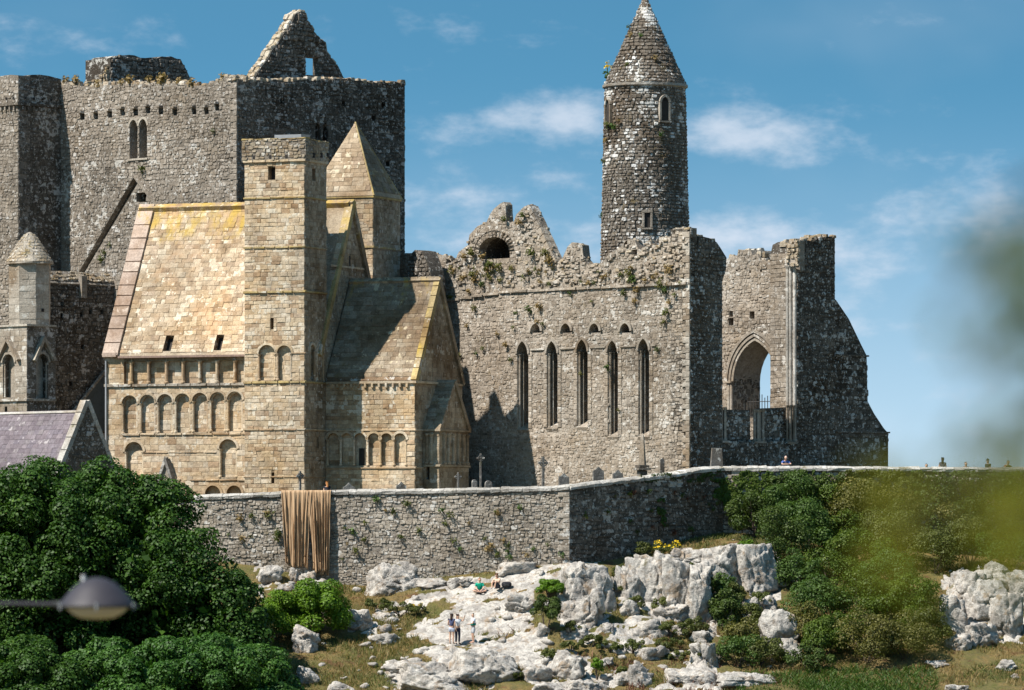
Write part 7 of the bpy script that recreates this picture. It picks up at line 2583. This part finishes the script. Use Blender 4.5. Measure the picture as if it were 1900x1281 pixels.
def grow(name, verts, edges, rad, mat, parent, sub=1, root=0):
    me = bpy.data.meshes.new(name)
    me.from_pydata([tuple(v) for v in verts], edges, [])
    me.materials.append(mat)
    o = link(name, me, parent)
    md = o.modifiers.new('skin', 'SKIN')
    md.use_smooth_shade = True
    lay = me.skin_vertices[0].data
    for i, r in enumerate(rad):
        r = r if hasattr(r, '__len__') else (r, r)
        lay[i].radius = r
    lay[root].use_root = True
    sb = o.modifiers.new('round', 'SUBSURF'); sb.levels = sub; sb.render_levels = sub
    return o


STAND = dict(pel=(0, 0, .92), wai=(0, 0, 1.08), che=(0, -.01, 1.28), nek=(0, 0, 1.45), hd0=(0, -.015, 1.53), hd1=(0, -.02, 1.62), hd2=(0, -.01, 1.69),
             sL=(.17, 0, 1.39), eL=(.22, .02, 1.12), wL=(.24, -.05, .88), sR=(-.17, 0, 1.39), eR=(-.22, .02, 1.12), wR=(-.24, -.05, .88),
             hL=(.09, 0, .86), kL=(.10, -.03, .48), aL=(.10, .02, .08), tL=(.12, -.16, .03), hR=(-.09, 0, .86), kR=(-.10, -.03, .48), aR=(-.10, .02, .08), tR=(-.12, -.16, .03))


def person(label, loc, turn, pose=None, top=(.5, .5, .5), legs=(.1, .1, .12), shorts=False, skirt=False, sleeves=.5, hair=(.06, .04, .03), long_hair=False, shoes=(.1, .1, .1), bald=False, scale=1.0, bare_top=False, hat=None, group=None, skin=SKIN, bare_legs=True):
    T = Thing('person', label, 'person', loc, group)
    J = {k: Vector(v) * scale for k, v in STAND.items()}
    for k, v in (pose or {}).items(): J[k] = Vector(v) * scale
    a = math.radians(turn)
    rot = Matrix.Rotation(a, 3, 'Z')
    J = {k: rot @ v for k, v in J.items()}
    s = scale
    names = ['pel', 'wai', 'che', 'nek', 'hd0', 'hd1', 'hd2', 'sL', 'eL', 'wL', 'sR', 'eR', 'wR', 'hL', 'kL', 'aL', 'tL', 'hR', 'kR', 'aR', 'tR']
    rad = dict(pel=.125, wai=.115, che=.135, nek=.052, hd0=.072, hd1=.095, hd2=.068, sL=.062, eL=.042, wL=.027, sR=.062, eR=.042, wR=.027, hL=.088, kL=.055, aL=.036, tL=.034, hR=.088, kR=.055, aR=.036, tR=.034)
    vs = [J[n] for n in names]; rr = [rad[n] * s for n in names]
    ix = {n: i for i, n in enumerate(names)}
    ed = [(ix[p], ix[q]) for p, q in (('pel', 'wai'), ('wai', 'che'), ('che', 'nek'), ('nek', 'hd0'), ('hd0', 'hd1'), ('hd1', 'hd2'), ('che', 'sL'), ('sL', 'eL'), ('eL', 'wL'), ('che', 'sR'), ('sR', 'eR'), ('eR', 'wR'),
                                      ('pel', 'hL'), ('hL', 'kL'), ('kL', 'aL'), ('aL', 'tL'), ('pel', 'hR'), ('hR', 'kR'), ('kR', 'aR'), ('aR', 'tR'))]
    # hands: a palm, four fingers and a thumb leaving its side
    for sd in 'LR':
        w, e = J['w' + sd], J['e' + sd]
        d = (w - e).normalized()
        side = d.cross(Vector((0, 0, 1)));
        side = side.normalized() if side.length > .1 else Vector((1, 0, 0))
        pal = w + d * .05 * s
        b0 = len(vs); vs.append(pal); rr.append(.030 * s); ed.append((ix['w' + sd], b0))
        for k in range(4):
            base = pal + d * .045 * s + side * (k - 1.5) * .021 * s
            L_ = (.068, .078, .074, .058)[k] * s
            tip = base + d * L_ * .8 + Vector((0, 0, -.25)) * L_
            i0 = len(vs); vs += [base, base.lerp(tip, .5) + side.cross(d) * .004, tip]; rr += [.0105 * s, .009 * s, .007 * s]
            ed += [(b0, i0), (i0, i0 + 1), (i0 + 1, i0 + 2)]
        i0 = len(vs); vs += [pal - side * .035 * s + d * .005, pal - side * .055 * s + d * .035 * s]; rr += [.012 * s, .009 * s]; ed += [(b0, i0), (i0, i0 + 1)]
    # nose and ears belong to the head
    f = rot @ Vector((0, -1, 0)); rt = rot @ Vector((1, 0, 0))
    if pose and 'look' in pose: f = rot @ Vector(pose['look']).normalized(); rt = f.cross(Vector((0, 0, -1))).normalized()
    h = J['hd1']
    body = grow('body', [v + Vector(loc) - Vector(loc) for v in vs], ed, rr, skin, T.o)
    mb = MB(); c = Vector(loc) + h
    up = (J['hd2'] - J['hd0']).normalized()
    mb.tube([c + f * .075 * s + up * .02 * s, c + f * .105 * s - up * .012 * s, c + f * .085 * s - up * .025 * s], [.010 * s, .017 * s, .012 * s], 6); T.part('nose', mb, skin)
    for sg in (-1, 1):
        mb = MB(); q = c + f * .082 * s + rt * sg * .033 * s + up * .015 * s; mb.tube([q - rt * .012 * s, q, q + rt * .012 * s], [.004 * s, .011 * s, .004 * s], 6); T.part('eye', mb, M['dark'])
        mb = MB(); q = c + rt * sg * .088 * s; mb.tube([q - up * .03 * s, q + up * .01 * s, q + up * .03 * s], [.008 * s, .018 * s, .01 * s], 6); T.part('ear', mb, skin)
    mb = MB(); q = c + f * .078 * s - up * .05 * s; mb.tube([q - rt * .025 * s, q + f * .006 * s, q + rt * .025 * s], [.003 * s, .008 * s, .003 * s], 6); T.part('mouth', mb, cloth_mat('lips', (.4, .16, .13)))
    tm, lm = cloth_mat('top_cloth', top), cloth_mat('legwear_cloth', legs)

    def sub(nm, keys, edges, mat, grow_by, trims=None, sc=1):
        v = [J[k] if isinstance(k, str) else J[k[0]].lerp(J[k[1]], k[2]) for k in keys]
        r = [(rad[k] if isinstance(k, str) else rad[k[0]] + (rad[k[1]] - rad[k[0]]) * k[2]) * s + grow_by * s for k in keys]
        return grow(nm, v, edges, r, mat, T.o)
    if not bare_top:
        low = ('wai', 'pel', .65)
        sub('shirt', [low, 'wai', 'che', ('che', 'nek', .6), 'sL', ('sL', 'eL', min(sleeves, 1)), 'sR', ('sR', 'eR', min(sleeves, 1))] + ([('eL', 'wL', sleeves - 1), ('eR', 'wR', sleeves - 1)] if sleeves > 1 else []),
            [(0, 1), (1, 2), (2, 3), (2, 4), (4, 5), (2, 6), (6, 7)] + ([(5, 8), (7, 9)] if sleeves > 1 else []), tm, .022)
    e = .8 if shorts else 1.0
    if skirt:
        v = [('wai', 'pel', .5), 'pel', 'hL', ('hL', 'kL', .55), 'hR', ('hR', 'kR', .55)]
        sub('shorts', v, [(0, 1), (1, 2), (2, 3), (1, 4), (4, 5)], lm, .035)
    elif shorts:
        sub('shorts', [('wai', 'pel', .5), 'pel', 'hL', ('hL', 'kL', .85), 'hR', ('hR', 'kR', .85)], [(0, 1), (1, 2), (2, 3), (1, 4), (4, 5)], lm, .03)
    else:
        sub('trousers', [('wai', 'pel', .5), 'pel', 'hL', 'kL', ('kL', 'aL', .92), 'hR', 'kR', ('kR', 'aR', .92)], [(0, 1), (1, 2), (2, 3), (3, 4), (1, 5), (5, 6), (6, 7)], lm, .018)
    for sd in 'LR':
        grow('shoe', [J['a' + sd] - Vector((0, 0, .03 * s)), J['a' + sd].lerp(J['t' + sd], .55) - Vector((0, 0, .01)), J['t' + sd] + (J['t' + sd] - J['a' + sd]).normalized() * .03 * s], [(0, 1), (1, 2)], [.045 * s, .046 * s, .036 * s], cloth_mat('shoe_leather', shoes), T.o)
    if not bald:
        hm = cloth_mat('hair', hair)
        b = -f
        v = [h + b * .035 * s + up * .02 * s, h + b * .02 * s + up * .06 * s, h + f * .03 * s + up * .075 * s]
        r = [.088 * s, .085 * s, .062 * s]; ee = [(0, 1), (1, 2)]
        if long_hair:
            v += [J['nek'] + b * .07 * s, J['che'].lerp(J['nek'], .45) + b * .13 * s]; r += [.075 * s, .05 * s]; ee += [(0, 3), (3, 4)]
        grow('hair', v, ee, r, hm, T.o)
    if hat:
        mb = MB(); q = Vector(loc) + h + up * .06 * s
        mb.tube([q, q + up * .03, q + up * .08 * s, q + up * .1 * s], [.108 * s, .106 * s, .08 * s, .01], 12); T.part('cap', mb, cloth_mat('cap_cloth', hat), smooth=True)
    return T


WHITE = (.75, .76, .78)
p = ground_hit(838, 1201); 
person('standing person with dark hair, dark patterned top and pale shorts, back to the photo', on_ground(p), 160, dict(wL=(.16, -.16, 1.05), eL=(.23, -.02, 1.12)), (.05, .06, .12), (.50, .54, .66), skirt=True, sleeves=.15, hair=(.035, .02, .015), long_hair=True, shoes=(.35, .25, .18))
p = ground_hit(849, 1199)
person('standing person in white top and dark trousers raising one hand to the face', on_ground(p + Vector((0, .25, 0))), 25, dict(eL=(.30, -.12, 1.34), wL=(.33, -.22, 1.56)), WHITE, (.03, .035, .06), hair=(.07, .04, .03), long_hair=True, sleeves=.4, shoes=(.03, .03, .03))
p = ground_hit(878, 1196)
person('standing person in white shirt with green band round the waist and pale shorts', on_ground(p), -70, dict(eL=(.2, -.1, 1.14), wL=(.1, -.3, 1.1)), (.70, .76, .86), (.55, .56, .58), shorts=True, hair=(.07, .045, .025), sleeves=.6, shoes=(.55, .35, .26))
T = bpy.data.objects.get('person.002') or bpy.data.objects['person']
mb = MB(); q = on_ground(p); mb.tube([q + Vector((0, 0, 1.02)), q + Vector((0, 0, 1.09)), q + Vector((0, 0, 1.17))], [.155, .165, .155], 14)
BASE.setdefault(T, Vector(T.location)); o = mesh('tied_jumper', mb, cloth_mat('green_jumper', (.0, .22, .16)), T, True)
SIT = dict(pel=(0, 0, .12), wai=(0, -.02, .27), che=(0, -.06, .46), nek=(0, -.09, .62), hd0=(0, -.12, .70), hd1=(0, -.14, .79), hd2=(0, -.13, .86), sL=(.18, -.07, .55), sR=(-.18, -.07, .55), eL=(.27, -.2, .32), eR=(-.27, -.2, .32), wL=(.12, -.36, .2), wR=(-.12, -.36, .2),
           hL=(.1, -.04, .11), kL=(.40, -.30, .16), aL=(.05, -.44, .07), tL=(-.1, -.47, .05), hR=(-.1, -.04, .11), kR=(-.40, -.30, .16), aR=(-.03, -.36, .08), tR=(.12, -.38, .06))
p = ground_hit(890, 1099)
person('person in green t-shirt sitting cross-legged on the white rock', on_ground(p + Vector((0, .05, 0)), .0), 0, SIT, (.0, .27, .17), (.06, .06, .08), shorts=True, hair=(.16, .06, .03), sleeves=.75, shoes=(.06, .05, .05))
KN = dict(pel=(0, 0, .12), wai=(0, -.01, .28), che=(0, -.05, .48), nek=(0, -.06, .64), hd0=(0, -.09, .72), hd1=(0, -.11, .81), hd2=(0, -.10, .88), sL=(.17, -.05, .57), sR=(-.17, -.05, .57), eL=(.22, -.25, .42), eR=(-.22, -.25, .42), wL=(.08, -.45, .42), wR=(-.08, -.45, .42),
          hL=(.09, -.04, .11), kL=(.11, -.42, .47), aL=(.1, -.52, .07), tL=(.11, -.68, .03), hR=(-.09, -.04, .11), kR=(-.11, -.42, .47), aR=(-.1, -.52, .07), tR=(-.11, -.68, .03))
p2 = ground_hit(923, 1096)
person('person in peach top sitting with knees drawn up on the white rock', on_ground(p2 + Vector((0, .1, 0)), .0), -28, KN, (.70, .48, .36), (.05, .05, .07), shorts=True, hair=(.16, .085, .05), long_hair=True, sleeves=.7, shoes=(.7, .68, .66))
p3 = on_ground(ground_hit(940, 1092), -.1)
T = Thing('backpack', 'black backpack lying on the rock beside the person in peach top', 'bag', p3 + Vector((0, .1, 0)))
V, F = ICO[3]
bp_ = np.sign(V) * np.abs(V) ** .65 * np.array([.30, .17, .17]) + np.array(p3) + np.array([0, .0, .26])
mesh_np('bag_body', bp_, F, cloth_mat('black_nylon', (.02, .02, .025)), T.o, smooth=True)
mb = MB(); c = p3 + Vector((0, .0, .26))
mb.tube([c + Vector((-.2, -.12, .08)), c + Vector((-.05, -.24, .0)), c + Vector((.15, -.2, -.08))], .018, 6); T.part('strap', mb, M['iron'])
mb = MB(); mb.box(Plane(c + Vector((0, -.165, -.03)), (1, 0, 0), (0, 0, 1)), -.15, .15, -.08, .06, -.02, .04, 0, .02); T.part('pocket', mb, M['iron'])
# the people behind the wall: whole figures, of whom the wall hides all but the top
LEAN = dict(che=(0, -.12, 1.24), nek=(0, -.2, 1.38), hd0=(0, -.25, 1.45), hd1=(0, -.28, 1.54), hd2=(0, -.27, 1.61), sL=(.18, -.16, 1.31), sR=(-.18, -.16, 1.31), eL=(.3, -.4, 1.14), eR=(-.28, -.4, 1.14), wL=(.1, -.55, 1.15), wR=(-.02, -.55, 1.15))


def behind(px, py_head, Y, label, turn, pose=None, **kw):
    hz = (pose or STAND).get('hd2', STAND['hd2'])[2]
    z = wz(py_head, Y) - hz - .06
    person(label, Vector((wx(px, Y), Y, z)), turn, pose, **kw)


behind(1456, 846, 326.4, 'pink faced person in blue shirt leaning on the wall top before the choir end', 12, LEAN, top=(.06, .12, .36), hair=(.62, .42, .36), sleeves=.7)
behind(607, 893, 320.9, 'ginger haired person behind the wall above the hanging hessian', 200, None, top=(.03, .03, .04), hair=(.38, .16, .05), long_hair=True)
behind(1719, 860, 327.0, 'dark haired head just showing over the east wall, leftmost of five', 0, None, top=(.1, .09, .08), hair=(.03, .02, .015))
behind(1749, 849, 327.2, 'dark haired person standing tallest behind the east wall', 170, None, top=(.06, .06, .07), hair=(.02, .015, .01), long_hair=True)
behind(1792, 857, 327.0, 'small brown haired head over the east wall, third from left', 20, None, top=(.2, .1, .06), hair=(.1, .05, .02))
behind(1833, 852, 327.2, 'person in dark cap and jacket with shoulders over the east wall', -50, None, top=(.03, .035, .04), hair=(.03, .02, .02), hat=(.03, .03, .04))
behind(1866, 854, 326.6, 'person in reddish top leaning on the east wall, rightmost of five', 30, LEAN, top=(.28, .09, .07), hair=(.06, .03, .02))


# ------------------------------------------------------------------ foreground: street lamp and twigs
def street_lamp():
    Y = 33.0
    s = K * Y
    c = at(180, 1125, Y)
    T = Thing('street_lamp', 'street lamp with dark domed shade and pale bowl in front of the trees', 'lamp', (c.x - 1.6, Y, -2.3))
    mt = plain_mat('dark_grey_enamel', (.036, .032, .04), .6, .1, 20, .02, .4)
    mb = MB(); W = 74 * s
    mb.lathe(c, [(W, -.008), (W * 1.0, 0), (W * .86, 12 * s), (W * .66, 30 * s), (W * .42, 45 * s), (W * .18, 52 * s), (.008, 53.5 * s)], 40); T.part('lamp_shade', mb, mt, smooth=True)
    mb = MB(); mb.lathe(c, [(.02, -24 * s), (30 * s, -22 * s), (46 * s, -14 * s), (58 * s, -3 * s), (58 * s, -.002)], 36)
    m, t = new_mat('frosted_lamp_bowl')
    bs = t.n('ShaderNodeBsdfPrincipled', {'Base Color': (.62, .57, .50, 1), 'Roughness': .3, 'Specular IOR Level': .6}); t.n('ShaderNodeOutputMaterial', {0: bs})
    T.part('lamp_bowl', mb, m, smooth=True)
    mb = MB(); q = c + Vector((-25 * s, 0, 52 * s)); mb.tube([q - Vector((0, 0, .03)), q + Vector((0, 0, .02))], .012, 8)
    mb2 = MB(); mb2.lathe(c, [(W * 1.015, -.006), (W * 1.03, .0), (W * 1.015, .007), (W * .99, .004)], 40); T.part('rim_band', mb2, M['iron'], smooth=True)
    mb2 = MB()
    for k in range(3):
        a_ = -2.6 + k * 1.1; q2 = c + Vector((W * 1.02 * math.cos(a_), W * 1.02 * math.sin(a_), 0)); mb2.tube([q2 - Vector((0, 0, .022)), q2 + Vector((0, 0, .022))], .008, 6)
    T.part('clip', mb2, M['lead'])
    mb2 = MB(); mb2.tube([c + Vector((-W * 1.12, 0, .01)), c + Vector((-W * .84, 0, .012))], .02, 10); T.part('arm_socket', mb2, M['iron'])
    T.part('photocell', mb, plain_mat('pale_plastic', (.5, .5, .5)))
    mb = MB(); mb.tube([c + Vector((-W * .9, 0, .01)), c + Vector((-1.6, 0, .03))], .013, 10); T.part('arm', mb, mt)
    mb = MB(); mb.tube([Vector((c.x - 1.6, Y, -2.4)), Vector((c.x - 1.6, Y, c.z + .25))], [.07, .05], 12); T.part('pole', mb, mt)


street_lamp()


def near_tree():
    rng = np.random.RandomState(31)
    foot = Vector((1.35, 3.9, -2.25))
    T = Thing('foreground_tree', 'out of focus green leaves hanging into the right edge close by', 'tree', foot)
    mb = MB()
    mb.tube([foot, Vector((1.3, 3.85, -1.0)), Vector((1.2, 3.8, .2)), Vector((1.1, 3.75, 1.1))], [.09, .07, .05, .025], 9)
    tr = T.part('trunk', mb, BARK)
    Yd = 3.4
    tw = [((1890, 420), (1770, 560)), ((1930, 600), (1790, 700)), ((1960, 760), (1800, 870)), ((1960, 900), (1700, 940)), ((1990, 980), (1840, 1000)), ((1960, 330), (1860, 380))]
    sp = [(1790, 440, 52, 0), (1850, 470, 52, 0), (1880, 410, 52, 0), (1900, 530, 58, 0), (1752, 590, 40, 0), (1850, 640, 56, 1), (1895, 620, 52, 0), (1898, 720, 56, 0), (1880, 800, 44, 0), (1720, 830, 30, 0),
          (1820, 850, 34, 0), (1880, 960, 80, 1), (1830, 985, 62, 1), (1905, 1030, 70, 1), (1640, 900, 58, 2), (1600, 880, 34, 2), (1650, 975, 50, 2), (1690, 880, 44, 2), (1850, 905, 50, 1), (1760, 905, 44, 2), (1580, 1060, 44, 2), (1690, 1100, 48, 1), (1725, 1165, 44, 1), (1870, 1100, 44, 2),
          (1900, 900, 56, 1), (1925, 970, 70, 1), (1900, 570, 44, 0), (1915, 460, 44, 0)]
    for j in range(40):
        a_, b_ = ((1600, 1740, 890, 1070), (1810, 1940, 890, 1060), (1800, 1920, 400, 660), (1820, 1940, 880, 1080))[j % 4][:2], ((1600, 1740, 890, 1070), (1810, 1940, 890, 1060), (1800, 1920, 400, 660), (1820, 1940, 880, 1080))[j % 4][2:]
        sp.append((rng.uniform(*a_), rng.uniform(*b_), rng.uniform(40, 66) if j % 4 != 2 else rng.uniform(34, 50), 1))
    for j in range(46): sp.append((rng.uniform(1840, 1975), rng.uniform(400, 880), rng.uniform(40, 66), 0))
    for j in range(30): sp.append((rng.uniform(1745, 1900), rng.choice([rng.uniform(400, 520), rng.uniform(560, 660), rng.uniform(780, 860)]), rng.uniform(30, 46), 0))
    for px, py, r, k in sp:
        Y = Yd + rng.uniform(-.45, .6)
        c = np.array(at(px + rng.uniform(-6, 6), py, Y))
        Lf = r * K * Y * 1.15
        nv = rng.normal(size=3) * .5 + np.array([-.2, -.9, .5]); nv /= np.linalg.norm(nv)
        t = np.cross(nv, rng.normal(size=3)); t /= np.linalg.norm(t); b = np.cross(nv, t)
        prof = [(-1, 0), (-.6, .34), (-.1, .46), (.4, .34), (.8, .13), (1, 0)]
        mid, lf, rt = [], [], []
        for q, w in prof:
            bend = nv * (-.18 * q * q) * Lf
            mid.append(c + t * q * Lf * .62 + bend)
            lf.append(c + t * q * Lf * .62 + b * w * Lf * .62 + bend + nv * .08 * w * Lf)
            rt.append(c + t * q * Lf * .62 - b * w * Lf * .62 + bend + nv * .08 * w * Lf)
        vv = np.array(mid + lf + rt)
        ff = []
        for i in range(5):
            ff += [(i, i + 1, 6 + i + 1, 6 + i), (i + 1, i, 12 + i, 12 + i + 1)]
        lo = mesh_np('leaf', vv, np.array(ff), L['lens_dark'] if py < 870 else L['lens'], T.o)
    for (a, b) in tw:
        p, q = at(a[0], a[1], Yd + .25), at(b[0], b[1], Yd)
        mb = MB(); mb.tube([Vector((1.18, 3.8, p.z - .15)), p.lerp(Vector((1.18, 3.8, p.z)), .4), p, q], [.014, .009, .006, .003], 6); T.part('branch', mb, BARK, parent=None)


near_tree()
